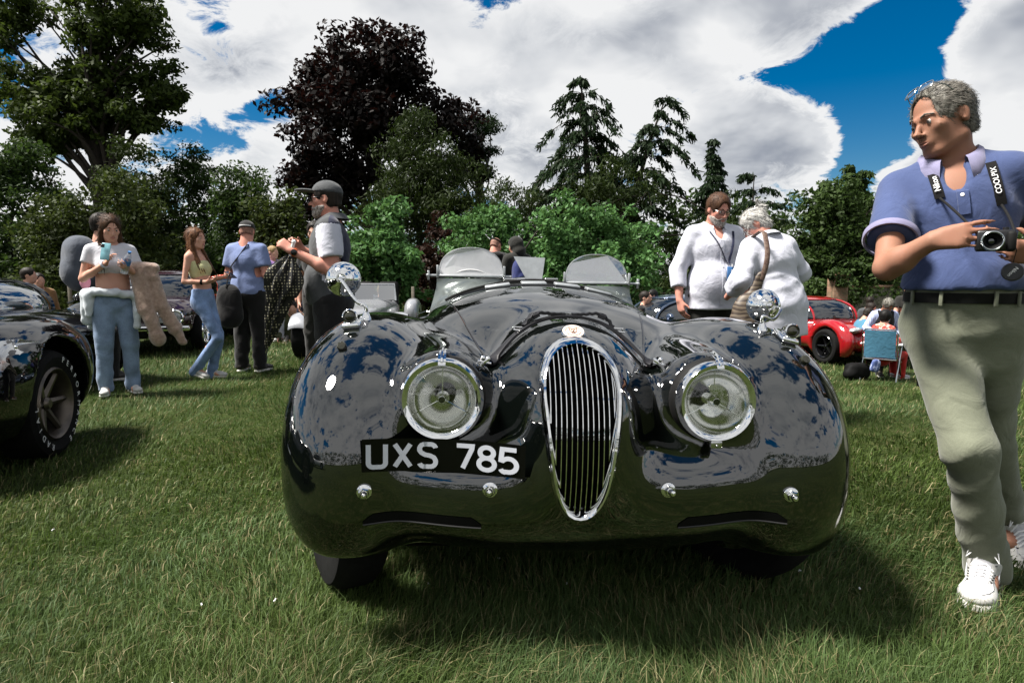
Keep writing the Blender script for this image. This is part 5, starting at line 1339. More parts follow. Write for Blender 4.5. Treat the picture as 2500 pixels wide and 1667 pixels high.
    # top
    if top:
        T = SDF(); e = {'tee': .014, 'shirt': .022, 'hoodie': .035, 'crop': .008}[top]*topw
        lowz = {'crop': 1.16}.get(top, hem)
        if top != 'crop':
            T.u(ell(U((0, -.004-.03*belly, 1.02)), np.array([.153*g_+e+.02*belly, .113*g_+e+.055*belly, .22])*s, up), .08)
            T.u(ell(P['pel'], np.array([.166*g_+e, .118*g_+e+.02*belly, .12])*s), .06)
            if hem < .84: T.u(cap((0, 0, .90*s), (0, 0, hem*s-.02), (.168*g_+e)*s, (.185*g_+e)*s, ((0, 1, 0), .72)), .06)
        T.u(ell(U((0, .0, 1.28)), np.array([.162*g_+e, .112*g_+e, .19])*s, up), .08)
        if fem:
            for q in (-1, 1): T.u(ell(U((q*.066, -.085*min(1, g_), 1.27)), np.array([.060+e*.5, .052+e*.5, .060])*s*min(1, g_)**1.6, up), .06)
        T.u(cap(U((-.11*g_**.5, .012, 1.395)), U((.11*g_**.5, .012, 1.395)), (.054*g_+e)*s), .06)
        if not (top == 'crop' and sleeve == 'none'):
            for q in (-1, 1): T.u(cap(U((q*.040, .020, 1.470)), U((q*.135*g_**.5, .015, 1.420)), (.036+e*.7)*s, (.033+e*.7)*s), .05)
        cuts = []
        for k in 'LR':
            ua = (.0425 if fem else .050)*g_
            if sleeve == 'none': continue
            if sleeve in ('short', 'cap'):
                fr_ = .62 if sleeve == 'short' else .40; b = sh[k]+(el_[k]-sh[k])*fr_; d_ = unit(el_[k]-sh[k]); T.u(cap(sh[k], b+d_*.03, (ua+e*.7+.002)*s, (ua+e*.9+.008)*s), .05); cuts.append(cyl(b+d_*.07*s, d_, .11*s, .05*s, .004))
            else:
                fr_ = {'long': .97, 'three': .55}[sleeve]; T.u(cap(sh[k], el_[k], (ua+e*.75)*s, (.043+e*.9)*s), .05); b = el_[k]+(wr[k]-el_[k])*fr_; d_ = unit(wr[k]-el_[k]); T.u(cap(el_[k], b+d_*.03*s, (.043+e)*s, (.034+e)*s), .02); cuts.append(cyl(b+d_*.06*s, d_, .085*s, .05*s, .004))
        for c_ in cuts: T.s(c_, .006)
        T.s(cap(nb+up @ np.array([0, -.012, .01])*s, f.p((0, .0, -.06)), nk+.006*s+(.006 if top != 'hoodie' else .0), nk+.02), .012)
        if crew is False: T.s(ell(U((0, -.10, 1.43)), np.array([.035, .06, .075])*s, up), .01)
        if top == 'crop' and sleeve == 'none': T.i(half(U((0, 0, 1.36)), up @ np.array([0, 0, -1.])), .01)
        T.i(half(U((0, 0, lowz)) if top == 'crop' else (0, 0, lowz*s), (0, 0, 1)), .006)
        z = [(el_[k][0], el_[k][1], el_[k][2], .14*s, .7) for k in 'LR']+[(q*.14, 0, 1.28*s, .12*s, .5) for q in (-1, 1)]+[(0, -.1, 1.0*s, .2*s, .55), (0, .1, 1.02*s, .18*s, .55)]
        T.disp = folds(sum(map(ord, label)) % 97+3, .0065*foldamp*s, z, 40., .22)
        blobmesh({'tee': 'tee_shirt', 'shirt': 'shirt', 'hoodie': 'hooded_top', 'crop': 'crop_top'}[top], T, max(res*1.15, .0085), M[topm], root)
    if hair == 'short': blobmesh('hair', hair_short(f, **(hair_kw or {})), min(res, .009), M[hairm], root, 0)
    elif hair == 'crop': blobmesh('hair', hair_short(f, .002, .03, -.06, amp=.0006), .009, M[hairm], root, 1)
    return dict(root=root, f=f, U=U, sh=sh, el=el_, wr=wr, hip=hip, kn=kn, an=an, nb=nb, s=s, up=up, body=body, nk=nk)
def long_hair(pr, m, length=.42, back=True, front=(1, -1), thick=.009, seed=3, fringe=.03, sidew=.055):
    f = pr['f']; S = hair_short(f, thick, fringe, -.2, seed, .002); rg = np.random.default_rng(seed)
    for q in (-1, 1):
        S.u(f.cap((q*.060, .010, .03), (q*.070, .030, -.10), .026, .024), .02)
    dn = np.array([0, 0, -1.]); a0 = f.p((0, .07, -.02))
    for i in range(9):
        t = (i-4)/4; a = f.p((t*.062, .075-.035*t*t, .0)); b = f.p((t*.075, .085-.03*t*t, -.13)); c_ = b+dn*(length*rg.uniform(.8, 1.05))+pr['up'] @ np.array([t*.03, .050+rg.normal(0, .010), 0])
        S.u(cap(a, b, .020, .018), .015); S.u(cap(b, c_, .018, .006), .012)
    for q in front:
        a = f.p((q*.072, .0, -.02)); b = f.p((q*.078, -.012, -.13)); c_ = b+dn*length*.75+pr['up'] @ np.array([q*.025, -.135, 0])
        for j in range(3): o = np.array([q*.012*(j-1), .006*j, 0]); S.u(cap(a+o*.3, b+o, .014, .014), .012); S.u(cap(b+o, c_+o*2, .014, .005), .010)
    return blobmesh('hair', S, .010, m, pr['root'], 0)
def cap_hat(pr, m, yaw=0.0, brim=True, z=.0):
    f = pr['f']; Rz = f.R @ rotm(-.10, 0, yaw); F_ = Frame(f.p((0, .014, .040+z)), Rz, f.k)
    S = SDF(); S.u(F_.ell((0, .004, .0), (.088, .108, .088)), 0); S.s(F_.half((0, 0, -.002), (0, 0, -1)), .004)
    o = blobmesh('cap', S, .009, m, pr['root'], 1)
    if brim:
        B = SDF(); B.u(F_.ell((0, -.135, .004), (.078, .085, .014)), 0); B.s(F_.ell((0, -.135, -.012), (.10, .11, .017)), .003); B.s(F_.half((0, -.088, 0), (0, 1, 0)), .004); blobmesh('cap_brim', B, .006, m, o, 1)
    return o
def beard(pr, m, full=.008, res=.009):
    f = pr['f']; S = SDF(); S.u(f.ell((0, -.022, -.037), (.062+full*.5, .069+full, .083+full)), .01); S.u(f.ell((0, -.062, -.102), (.030, .026+full, .024+full)), .03)
    for q in (-1, 1): S.u(f.cap((q*.054, .008, -.06), (q*.026, -.057, -.100), .020, .018+full*.4), .02)
    S.u(f.cap((-.024, -.086, -.056), (.024, -.086, -.056), .006, .006), .008)
    S.s(f.ell((0, -.085, -.0680), (.021, .03, .0075)), .004); S.s(f.half((0, -.06, -.050), (0, -.05, 1)), .01); S.s(f.half((0, .004, 0), (0, 1, 0)), .01)
    for q in (-1, 1): S.s(f.ell((q*.040, -.075, -.040), (.024, .03, .022)), .01)
    S.disp = wob(5, .0016, 300.); return blobmesh('beard', S, res*.7, m, pr['root'], 0)
def collar(pr, m, w_=.045, open_=.35, name='collar'):
    """folded shirt collar round the neck"""
    nb, up, s = pr['nb'], pr['up'], pr['s']; rows = []; r0 = pr['nk']+.016*s
    n = 26
    for k in range(n+1):
        a = -PI/2+open_+(2*PI-2*open_)*k/n; c_, sn = math.cos(a), math.sin(a); front = max(0, -sn)
        z0 = .012-.050*front; pt = lambda r_, z: nb+up @ (np.array([c_*r_, sn*r_*1.08-.010, z+.012*s])*1.0)
        drop = w_*(1+.55*front**3)
        rows.append([pt(r0, (z0-.012)*s), pt(r0+.001, (z0+.030)*s), pt(r0+.007*s, (z0+.037)*s), pt(r0+.018*s, (z0+.027)*s), pt(r0+.040*s, (z0+.036)*s-drop*s), pt(r0+.036*s, (z0+.031)*s-drop*s)])
    g = MB(); g.grid(rows); return g.build(name, m, pr['root'], sharp=70)

def wisps(pr, n, length, wid, m, seed=1, flow=(0, .5, -1.0), lift=.0015):
    """fine strands that break up the hair's outline"""
    hb = next((c for c in pr['root'].children if c.name.split('.')[0] == 'hair'), None)
    if hb is None: return
    me = hb.data; nv = len(me.vertices); co = np.empty(nv*3, dtype=np.float32); me.vertices.foreach_get('co', co); co = co.reshape(-1, 3).astype(float); no = np.empty(nv*3, dtype=np.float32); me.vertices.foreach_get('normal', no); no = no.reshape(-1, 3).astype(float)
    r = np.random.default_rng(seed); near = np.nonzero(np.linalg.norm(co-pr['f'].c, axis=1) < .19)[0]; k = near[r.integers(0, len(near), n)]; P = co[k]+r.normal(0, .002, (n, 3)); N = no[k]
    up = pr['f'].R; fl = (up @ np.asarray(flow, float)); rad = P-pr['f'].c; top = np.clip(((rad @ up[:, 2])/(.10*pr['f'].k)), 0, 1)[:, None]
    D = fl[None, :]*(1-top*.6)+up[:, 1][None, :]*top*.7+r.normal(0, .17, (n, 3)); D -= N*(D*N).sum(1)[:, None]; D /= np.linalg.norm(D, axis=1)[:, None]+1e-9
    L = (length*r.uniform(.5, 1.3, n))[:, None]; S_ = np.cross(D, N); S_ /= np.linalg.norm(S_, axis=1)[:, None]+1e-9; S_ *= (wid*r.uniform(.6, 1.3, n))[:, None]
    A = P+N*lift; Bm = P+D*L*.55+N*(lift*2.2+L*.04); E = P+D*L+N*(lift+L*r.uniform(-.02, .10, n)[:, None])
    V = np.stack([A-S_, A+S_, Bm+S_*.8, Bm-S_*.8, E], 1).reshape(-1, 3); b = (np.arange(n)*5)[:, None]
    T = np.concatenate([b+[0, 1, 2], b+[0, 2, 3], b+[3, 2, 4]], 1).reshape(-1, 3)
    return link('hair_wisps', raw_mesh('hair_wisps', V, T, True), m, pr['root'], kind='stuff')
def world_pt(pr, p): 
    r = pr['root']; return Matrix.Rotation(r.rotation_euler.z, 3, 'Z') @ Vector(p)+Vector(r.location)
def local_pt(pr, v):
    r = pr['root']; return np.array(Matrix.Rotation(-r.rotation_euler.z, 3, 'Z') @ (Vector(v)-Vector(r.location)))
def free(name, g, m, label, cat, loc=(0, 0, 0), **kw):
    o = g.build(name, m, None, label=label, cat=cat, **kw); o.location = loc; return o
def at_loc(e, P): return [Vector(p)-Vector(e.location) for p in P]
V3 = Vector
# ---- man in the blue polo, close at the right
bx, by = 1.63, 2.22
PB = person('person in blue polo and sage trousers looking aside, spectacles pushed up on the head', bx, by, R(-30), h=1.83, girth=1.0, belly=.5, lean=R(-2), side=R(-7), head=(R(-50), R(9), R(-3)), skin_='skin_tan',
    arms={'R': (V3((1.285, 2.12, 1.150)), at(2275, 588, 1.99)), 'L': (V3((2.00, 2.20, 1.16)), V3((1.68, 1.94, 1.19)))},
    hands={'R': dict(dir=(.62, -.30, .10), palm=(.25, .95, -.15), curl=.42, spread=.4, thumb=.9, each=(.44, .48, .52, .55)), 'L': dict(dir=(-.9, -.2, .1), palm=(.1, .9, .3), curl=.7)},
    legs={'R': (V3((1.555, 2.04, .54)), V3((1.715, 2.13, .10))), 'L': (V3((1.80, 2.28, .53)), V3((2.04, 2.44, .12)))}, feet={'R': (R(-10), 0), 'L': (R(20), R(12))},
    top='tee', topm='polo_blue', sleeve='short', hem=1.026, trm='khaki', trw=1.10, shoes=None, hair=None, res=.0084, lip='lip_tan', brow='hair_grey', topw=1.15, trtop=1.07, foldamp=1.05, crew=False, jaw=1.06, trhem=.03)
f = PB['f']
S = hair_short(f, .009, .12, -.085, 8, .0030); S.s(f.ell((0, -.100, .040), (.058, .062, .072)), .014); blobmesh('hair', S, .005, M['hair_grey'], PB['root'], 0)
wisps(PB, 5200, .020, .0009, M['hair_grey_strand'], 3, (0, .9, -.6))
collar(PB, M['polo_trim'], .058, .42)
# spectacles resting on the hair
gl = glasses(f, PB['root'], 'spectacles', M['alu'], .024, .017, .0, -.101)
fr = Frame(f.p((0, 0, 0)), f.R, f.k); piv = Vector(f.p((0, .02, -.004))); ax = Vector(f.d((1, 0, 0)))
mt = Matrix.Translation(Vector(f.p((0, .022, .030)))) @ Matrix.Rotation(R(-46), 4, ax) @ Matrix.Translation(-piv)
for me in [gl.data]+[c.data for c in gl.children]: me.transform(mt)
def cuff(pr, k, fr_, w_, m, rad, name='sleeve_trim'):
    a, b = pr['sh'][k], pr['el'][k]; d = unit(b-a); c_ = a+(b-a)*fr_; g = MB()
    g.lathe([(rad, -.020), (rad+.004, -.018), (rad+.0045, .0), (rad+.001, .006), (rad-.006, .003)], Vector(c_), Vector(d), 32); return g.build(name, m, pr['root'], sharp=60)
s_ = PB['s']; cuff(PB, 'R', .665, .03, M['polo_trim'], (.050*1.0+.0161+.0150)*s_)
# placket and buttons
U = PB['U']
def chest(pr, x, z, lift=0.0):
    """point on the front of the shirt, in the person's own axes"""
    sh_ = next(c for c in pr['root'].children if c.name.split('.')[0] in ('tee_shirt', 'shirt', 'hooded_top', 'crop_top'))
    if 'bvh' not in pr: pr['bvh'] = BVHTree.FromPolygons([v.co[:] for v in sh_.data.vertices], [p.vertices[:] for p in sh_.data.polygons])
    p = U2(pr, (x, -.6, z)); d = pr['up'] @ np.array([0, 1., 0]); h_ = pr['bvh'].ray_cast(Vector(p), Vector(d), 2)
    if h_[0] is None: return Vector(U2(pr, (x, -.15, z)))
    return h_[0]-Vector(d)*lift
def U2(pr, v): return pr['U'](v)
def ribbon(pr, pts, w_, m, name, lift=.004, th=.0025, parent=None):
    C = [chest(pr, x, z, lift) for x, z in pts]; g = MB(); rows = []
    d = Vector(pr['up'] @ np.array([0, -1., 0]))
    for i in range(len(C)):
        t = (C[min(i+1, len(C)-1)]-C[max(i-1, 0)]).normalized(); b = t.cross(d).normalized(); rows.append([C[i]-b*w_/2-d*.002, C[i]-b*w_/2+d*th, C[i]+b*w_/2+d*th, C[i]+b*w_/2-d*.002])
    g.grid(rows); return g.build(name, m, parent or pr['root'], sharp=50)
ribbon(PB, [(.012, z) for z in np.linspace(1.405, 1.27, 8)], .034, M['polo_blue'], 'placket', .003)
for z in (1.385, 1.335):
    g = MB(); c_ = chest(PB, .010, z, .006); g.lathe([(.0062, -.002), (.0062, .0012), (.0045, .002), (.0025, .0012), (.0005, .0012)], c_, Vector(PB['up'] @ np.array([0, -1., .15])), 14); g.build('button', M['white_plain'], PB['root'])
# belt, loops and fly
g = MB(); s = PB['s']; pel = np.array([0, 0, .965])*s; n = 44
def belt_ring(z, gx, gy, n=44): return [(gx*math.cos(2*PI*k/n), gy*math.sin(2*PI*k/n), z) for k in range(n)]
tr_ = next(c for c in PB['root'].children if c.name.startswith('trousers')); tb = BVHTree.FromPolygons([v.co[:] for v in tr_.data.vertices], [p.vertices[:] for p in tr_.data.polygons])
def waist(a, z, lift):
    d = Vector((math.cos(a), math.sin(a), 0)); h_ = tb.ray_cast(Vector((0, 0, z))+d*.6, -d, 1); p = h_[0] if h_[0] is not None else d*.2+Vector((0, 0, z)); return p+d*lift
rows = [[waist(2*PI*k/n, min(zz, 1.012)*s, o)+Vector((0, 0, (zz-min(zz, 1.012))*s)) for k in range(n)] for zz, o in ((.984, -.004), (.984, .007), (1.018, .008), (1.018, -.012))]
rows = [r_+[r_[0]] for r_ in rows]; g.grid(rows); bl = g.build('belt', M['rubber'], PB['root'], sharp=50)
for a in (-150, -118, -64, -35):
    g = MB(); c_ = waist(R(a), 1.0*s, .012); g.box(c_, (.006, .004, .026), rotm(0, 0, R(a+90)), .002); g.build('belt_loop', M['khaki'], PB['root'])
# trainers of the polo man
def trainer(pr, k, yaw, pitch):
    an = pr['an'][k]; f = Frame(an-np.array([0, 0, .004]), rotm(0, 0, yaw) @ rotm(pitch, 0, 0), pr['s']*1.10)
    S = SDF(); S.u(f.cap((0, .035, -.032), (0, -.09, -.048), .044, .040), .02); S.u(f.ell((0, -.135, -.054), (.050, .062, .034)), .03); S.u(f.cap((0, .045, -.02), (0, -.03, .012), .042, .046), .025); S.u(f.cap((0, -.03, -.005), (0, -.10, -.030), .036, .030), .02)
    S.s(f.half((0, 0, -.074), (0, 0, -1)), .004); S.disp = wob(2, .0008, 120)
    o = blobmesh('shoe', S, .006, M['shoe_white'], pr['root'], 1); bv = BVHTree.FromPolygons([v.co[:] for v in o.data.vertices], [p.vertices[:] for p in o.data.polygons])
    q = SDF(); q.u(f.cap((0, .050, -.085), (0, -.145, -.085), .047, .053), 0); q.u(f.ell((0, .085, -.070), (.03, .02, .02)), .02); q.s(f.half((0, 0, -.064), (0, .06, 1)), .003); q.s(f.half((0, 0, -.098), (0, -.04, -1)), .004); blobmesh('sole', q, .007, M['sole'], o)
    def on(x, y, lift=.003):
        h_ = bv.ray_cast(Vector(f.p((x, y, .2))), Vector(f.d((0, 0, -1))), 1); return (h_[0]+Vector(f.d((0, 0, 1)))*lift) if h_[0] is not None else Vector(f.p((x, y, -.02)))
    g = MB()                                               # dark tongue under white laces
    g.grid([[on(x, y, .002) for x in np.linspace(-.022, .022, 7)] for y in np.linspace(-.125, -.055, 10)]); g.build('tongue', M['shoe_grey'], o)
    for i in range(6):
        y = -.122+.0125*i; g = MB(); w2 = .024+.001*i; g.tube([on(-w2, y, .003), on(-.010, y+.003, .007), on(.010, y+.006, .007), on(w2, y+.009, .003)], .0033, 6); g.build('lace', M['white_plain'], o)
        for q_ in (-1, 1):
            g = MB(); c_ = on(q_*(w2+.004), y+(.009 if q_ > 0 else 0), .0016); g.lathe([(.0042, -.001), (.0042, .001), (.0005, .0012)], c_, f.d((0, 0, 1)), 8); g.build('eyelet', M['gloss_black'], o)
    for q_ in (-1, 1):
        g = MB(); a = on(0, -.052, .008); g.tube([a, a+Vector(f.d((q_*.02, -.01, .018))), a+Vector(f.d((q_*.040, -.02, .0))), a+Vector(f.d((q_*.048, -.035, -.03))), a+Vector(f.d((q_*.025, -.015, -.006))), a], .0028, 6); g.build('lace_bow', M['white_plain'], o)
        g = MB(); g.tube([on(q_*x, y, .0025) for x, y in ((.014, -.185), (.030, -.165), (.036, -.14), (.030, -.11), (.040, -.07), (.042, -.02), (.040, .03))], [.002]*7, 5, flat=.6); g.build('shoe_overlay', M['shoe_grey'], o)
    return o
trainer(PB, 'R', R(-14), 0); trainer(PB, 'L', R(20), R(12))
# trouser stitching: side seam, pocket edge
# ---- his camera, strap and hanging lens cap (held: things of their own)
cam_c = at(2428, 588, 1.885); CE = thing('camera', 'black compact camera with silver ringed lens held against the blue polo shirt', 'camera', cam_c, R(-28), scale=.76)
g = MB(); g.box((0, 0, 0), (.062, .022, .042), None, .010); g.build('camera_body', M['plastic_black'], CE)
g = MB(); g.box((.05, -.012, -.004), (.016, .024, .040), None, .012); g.build('hand_grip', M['rubber'], CE)
g = MB(); g.lathe([(.037, .016), (.038, .024), (.038, .044), (.036, .050), (.031, .050), (.030, .046)], (-.014, 0, -.002), (0, -1, 0), 32); g.build('lens_barrel', M['plastic_black'], CE)
g = MB(); g.lathe([(.0385, .040), (.0392, .044), (.0385, .049), (.035, .0515), (.0325, .050)], (-.014, 0, -.002), (0, -1, 0), 32); g.build('lens_ring', M['alu'], CE)
g = MB(); g.lathe([(.0315, .043), (.026, .034), (.018, .030), (.0175, .0), (.0005, .0)], (-.014, 0, -.002), (0, -1, 0), 28); g.build('lens_tunnel', M['rubber'], CE)
g = MB(); g.lathe([(.0175, .026), (.010, .0325), (.0005, .0345)], (-.014, 0, -.002), (0, -1, 0), 24); g.build('front_element', M['dark_glass'], CE)
g = MB(); g.lathe([(.011, .042), (.011, .052), (.0005, .053)], (.034, 0, 0), (0, 0, 1), 16); g.build('shutter_dial', M['plastic_black'], CE)
def text_mesh(txt, size):
    cu = bpy.data.curves.new('lettering', 'FONT'); cu.body = txt; cu.size = size; cu.extrude = .0002; cu.align_x = 'CENTER'; cu.align_y = 'CENTER'
    o = bpy.data.objects.new('lettering', cu); COL.objects.link(o); dg = bpy.context.evaluated_depsgraph_get(); me = bpy.data.meshes.new_from_object(o.evaluated_get(dg)); bpy.data.objects.remove(o); bpy.data.curves.remove(cu); return me
ST = thing('camera_strap', 'black neck strap with white lettering hanging down the front of the blue polo', 'strap', (0, 0, 0))
def strap_on(pts, w_, name, m, parent, lift=.006):
    """pts (x, z) on the polo front -> world ribbon"""
    rz = PB['root'].rotation_euler.z; C = [world_pt(PB, chest(PB, x, z, lift)) for x, z in pts]; d = Matrix.Rotation(rz, 3, 'Z') @ Vector(PB['up'] @ np.array([0, -1., 0.05])); d.normalize()
    g = MB(); rows = []
    for i in range(len(C)):
        t = (C[min(i+1, len(C)-1)]-C[max(i-1, 0)]).normalized(); b = t.cross(d).normalized(); rows.append([C[i]-b*w_/2-d*.003, C[i]-b*w_/2+d*.0018, C[i]+b*w_/2+d*.0018, C[i]+b*w_/2-d*.003])
    g.grid(rows); o = g.build(name, m, parent, sharp=50); return o, C, d
def lerp_pts(a, b, n=8): return [(a[0]+(b[0]-a[0])*i/(n-1), a[1]+(b[1]-a[1])*i/(n-1)) for i in range(n)]
def letter_on(C, d, i0, i1, txt, size, parent):
    a, b = C[i0], C[i1]; t = (b-a).normalized(); side = d.cross(t).normalized(); c_ = C[(i0+i1)//2]+d*.006
    me = text_mesh(txt, size); me.transform(Matrix((( t.x, side.x, d.x, c_.x), (t.y, side.y, d.y, c_.y), (t.z, side.z, d.z, c_.z), (0, 0, 0, 1)))); link('lettering', me, M['white_plain'], parent)
so, C1, d1_ = strap_on(lerp_pts((-.062, 1.425), (-.050, 1.335)), .030, 'strap_pad', M['black'], ST); letter_on(C1, d1_, 6, 0, 'Nikon', .026, so)
so2, C2, d2_ = strap_on(lerp_pts((.098, 1.435), (.112, 1.285), 10), .030, 'strap_pad', M['black'], ST); letter_on(C2, d2_, 9, 0, 'COOLPIX', .023, so2)
def cord(a, b, sag, r_, name, m, parent, n=10):
    g = MB(); g.tube([a.lerp(b, i/(n-1))+Vector((0, -.006*math.sin(PI*i/(n-1)), -sag*math.sin(PI*i/(n-1)))) for i in range(n)], r_, 8); return g.build(name, m, parent)
lug1 = cam_c+Matrix.Rotation(R(-28), 3, 'Z') @ V3((-.045, -.003, .024)); lug2 = cam_c+Matrix.Rotation(R(-28), 3, 'Z') @ V3((.046, -.003, .024))
cord(C1[-1], lug1+V3((0, 0, .0)), .0, .0042, 'strap_cord', M['rubber'], ST); cord(C2[-1], lug2, .0, .0045, 'strap_cord', M['rubber'], ST)
lc = at(2472, 664, 1.90); LC = thing('lens_cap', 'round black lens cap dangling on a thin cord below the camera', 'lens cap', lc)
dn = (Matrix.Rotation(R(-30), 3, 'Z') @ V3((-.05, -1, .1))).normalized(); g = MB(); g.lathe([(.0005, -.004), (.027, -.004), (.0285, 0), (.027, .004), (.024, .0045), (.0235, .0035), (.0005, .0035)], (0, 0, 0), dn, 30); g.build('cap_disc', M['plastic_black'], LC)
me = text_mesh('Nikon', .0135); q_ = Vector((0, 0, 1)).rotation_difference(dn).to_matrix().to_4x4(); me.transform(Matrix.Translation(dn*.0042) @ q_ @ Matrix.Rotation(R(200), 4, 'Z')); link('lettering', me, M['white_plain'], LC)
g = MB(); a = lug2-V3(lc)+V3((0, 0, -.02)); g.tube([a, a*.55+V3((.004, -.006, .01)), V3((-.004, -.004, .028))], .0012, 5); g.build('cap_cord', M['rubber'], LC)

# ---- the other visitors
def stand(u, vtop, h, D_=None, vfoot=None):
    """where a visitor of height h stands, from the row of the head top"""
    if D_ is None:
        d = pixdir(u, vtop); D_ = (h-CAM_H)/(d.z/d.y)
    return at(u, 800, D_).x, D_
def hold(pr, k): return world_pt(pr, pr['wr'][k])
# woman with the phone
x, y = at(283, 800, 5.75).x, 5.75
PW = person('young woman in cropped white tee and jeans with pale jumper tied round her waist', x, y, R(38), 1.70, 1.02, fem=True, head=(R(8), R(16), 0), skin_='skin_fair',
    arms={'R': ((-.07, .02, -.27), (.10, -.22, -.13)), 'L': ((.07, -.03, -.27), (-.06, -.27, -.17))}, hands={'R': dict(dir=(.25, -.6, .55), palm=(.7, .2, -.3), curl=.5), 'L': dict(dir=(-.4, -.8, .15), palm=(-.4, .2, .5), curl=.6)},
    top='crop', topm='white_tee', sleeve='cap', trm='denim', trw=1.12, shoes='shoe_white', hair=None, brow='hair_brown', foldamp=1.1, trtop=1.03)
long_hair(PW, M['hair_brown'], .40, front=(1, -1), fringe=.09)
T = SDF(); s = PW['s']
for i in range(20):
    a = 2*PI*i/20; b = 2*PI*(i+1)/20; q = lambda a: np.array([.205*math.cos(a), .150*math.sin(a), 1.0+.015*math.sin(2*a)])*s; T.u(cap(q(a), q(b), .036*s), .03)
for q0, q1, r0, r1 in (((.19, -.04, .99), (.17, -.16, .82), .045, .035), ((.17, -.16, .82), (.16, -.15, .68), .035, .03), ((-.20, .02, .98), (-.22, .05, .74), .07, .05), ((-.16, .12, .97), (-.16, .15, .70), .08, .06), ((0, .15, .97), (0, .17, .72), .08, .06), ((.14, .12, .97), (.15, .15, .74), .07, .05), ((-.20, -.05, .97), (-.21, -.05, .80), .05, .03)): T.u(cap(np.array(q0)*s, np.array(q1)*s, r0*s, r1*s), .04)
T.u(ell(np.array((.17, -.13, .98))*s, .055*s), .03); T.disp = folds(4, .010, (), 50., .9); blobmesh('tied_jumper', T, .010, M['pale_grey_knit'], PW['root'])
ph = hold(PW, 'R')+V3((.035, -.045, .105)); PH = thing('phone', 'pale teal smartphone held up by the woman in the white cropped tee', 'phone', ph, R(10))
g = MB(); g.box((0, 0, 0), (.037, .0045, .076), rotm(R(-12), R(6), 0), .004); g.build('phone_case', M['skyphone'], PH)
g = MB(); g.box((-.016, -.006, .050), (.015, .002, .015), rotm(R(-12), R(6), 0), .002)
for dx, dz in ((-.022, .056), (-.010, .056), (-.022, .044)): g.lathe([(.005, 0), (.005, .002), (.0005, .0022)], (dx, -.009+.0, dz), (0, -1, 0), 10)
g.build('phone_lenses', M['gloss_black'], PH)
bt = hold(PW, 'L')+V3((.02, -.05, .04)); BT = thing('water_bottle', 'clear plastic water bottle with a blue label in the hand of the phone woman', 'bottle', bt, 0); BT.rotation_euler = (R(15), R(28), 0)
g = MB(); g.lathe([(.0005, -.10), (.030, -.098), (.032, -.08), (.031, -.02), (.032, .03), (.031, .06), (.016, .095), (.012, .10), (.012, .115), (.0005, .116)], (0, 0, 0), (0, 0, 1), 20); g.build('bottle_body', M['bottle'], BT)
g = MB(); g.lathe([(.0325, -.01), (.0328, .035)], (0, 0, 0), (0, 0, 1), 20); g.build('bottle_label', M['card_blue'], BT)
g = MB(); g.lathe([(.014, .105), (.014, .122), (.0005, .123)], (0, 0, 0), (0, 0, 1), 14); g.build('bottle_cap', M['card_blue'], BT)
eL = PW['el']['L']; wL = PW['wr']['L']; m_ = eL*.45+wL*.55; T = SDF()
T.u(cap(m_+[-.02, .02, .05], m_+[.16, -.02, .04], .065, .055), .03)
for q0, q1, r0, r1 in (((.06, .0, .0), (.10, -.05, -.42), .066, .060), ((.10, -.05, -.42), (.16, -.05, -.62), .060, .068), ((.14, -.02, .0), (.20, -.04, -.30), .056, .060), ((.20, -.04, -.30), (.30, -.05, -.52), .060, .064), ((.02, .03, 0), (.05, -.03, -.36), .06, .05), ((.30, -.05, -.52), (.36, -.06, -.66), .06, .04)): T.u(cap(m_+np.array(q0), m_+np.array(q1), r0, r1), .03)
T.disp = folds(9, .012, (), 44., .9)
CO = blobmesh('fleece_coat', T, .013, M['fur'], None); CO.location = PW['root'].location; CO.rotation_euler = PW['root'].rotation_euler; tag(CO, 'beige fleece coat hanging over the arm of the phone woman', 'coat')
pk = local_pt(PW, at(208, 688, 5.85)); S = SDF(); S.u(ell(pk, (.045, .03, .075)), .02); S.u(cap(pk+[0, 0, -.05], pk+[0, 0, -.13], .022), .02)
BG = blobmesh('pink_purse', S, .009, M['pink'], None); BG.location = PW['root'].location; BG.rotation_euler = PW['root'].rotation_euler; tag(BG, 'small pink purse hanging behind the phone woman', 'bag')
g = MB(); w_ = PW['wr']['R']; d_ = unit(w_-PW['el']['R']); g.lathe([(.030, -.014), (.036, -.008), (.035, .0), (.037, .008), (.030, .014)], Vector(w_-d_*.02), Vector(d_), 16); g.build('wrist_scrunchie', M['white_cloth'], PW['root'])
# man with the rucksack behind her
x, y = at(262, 800, 6.6).x, 6.6
PM = person('young man in dark clothes with a slate grey rucksack standing behind the phone woman', x, y, R(140), 1.80, 1.0, head=(R(30), 0, 0), topm='black_cloth', top='tee', trm='dark_olive_cloth', trw=1.2, hairm='hair_dark', res=.015, hair_kw=dict(thick=.014))
S = SDF(); b = PM['U']((.0, .20, 1.22)); S.u(sup(b, (.20, .15, .29), 2.8), 0); S.u(ell(b+[0, .10, -.08], (.15, .08, .15)), .03); S.disp = folds(3, .006, (), 40., .6); RK = blobmesh('rucksack', S, .016, M['grey_bag'], None); RK.location = PM['root'].location; RK.rotation_euler = PM['root'].rotation_euler; tag(RK, 'bulky slate grey rucksack on the back of the man behind the phone woman', 'rucksack')
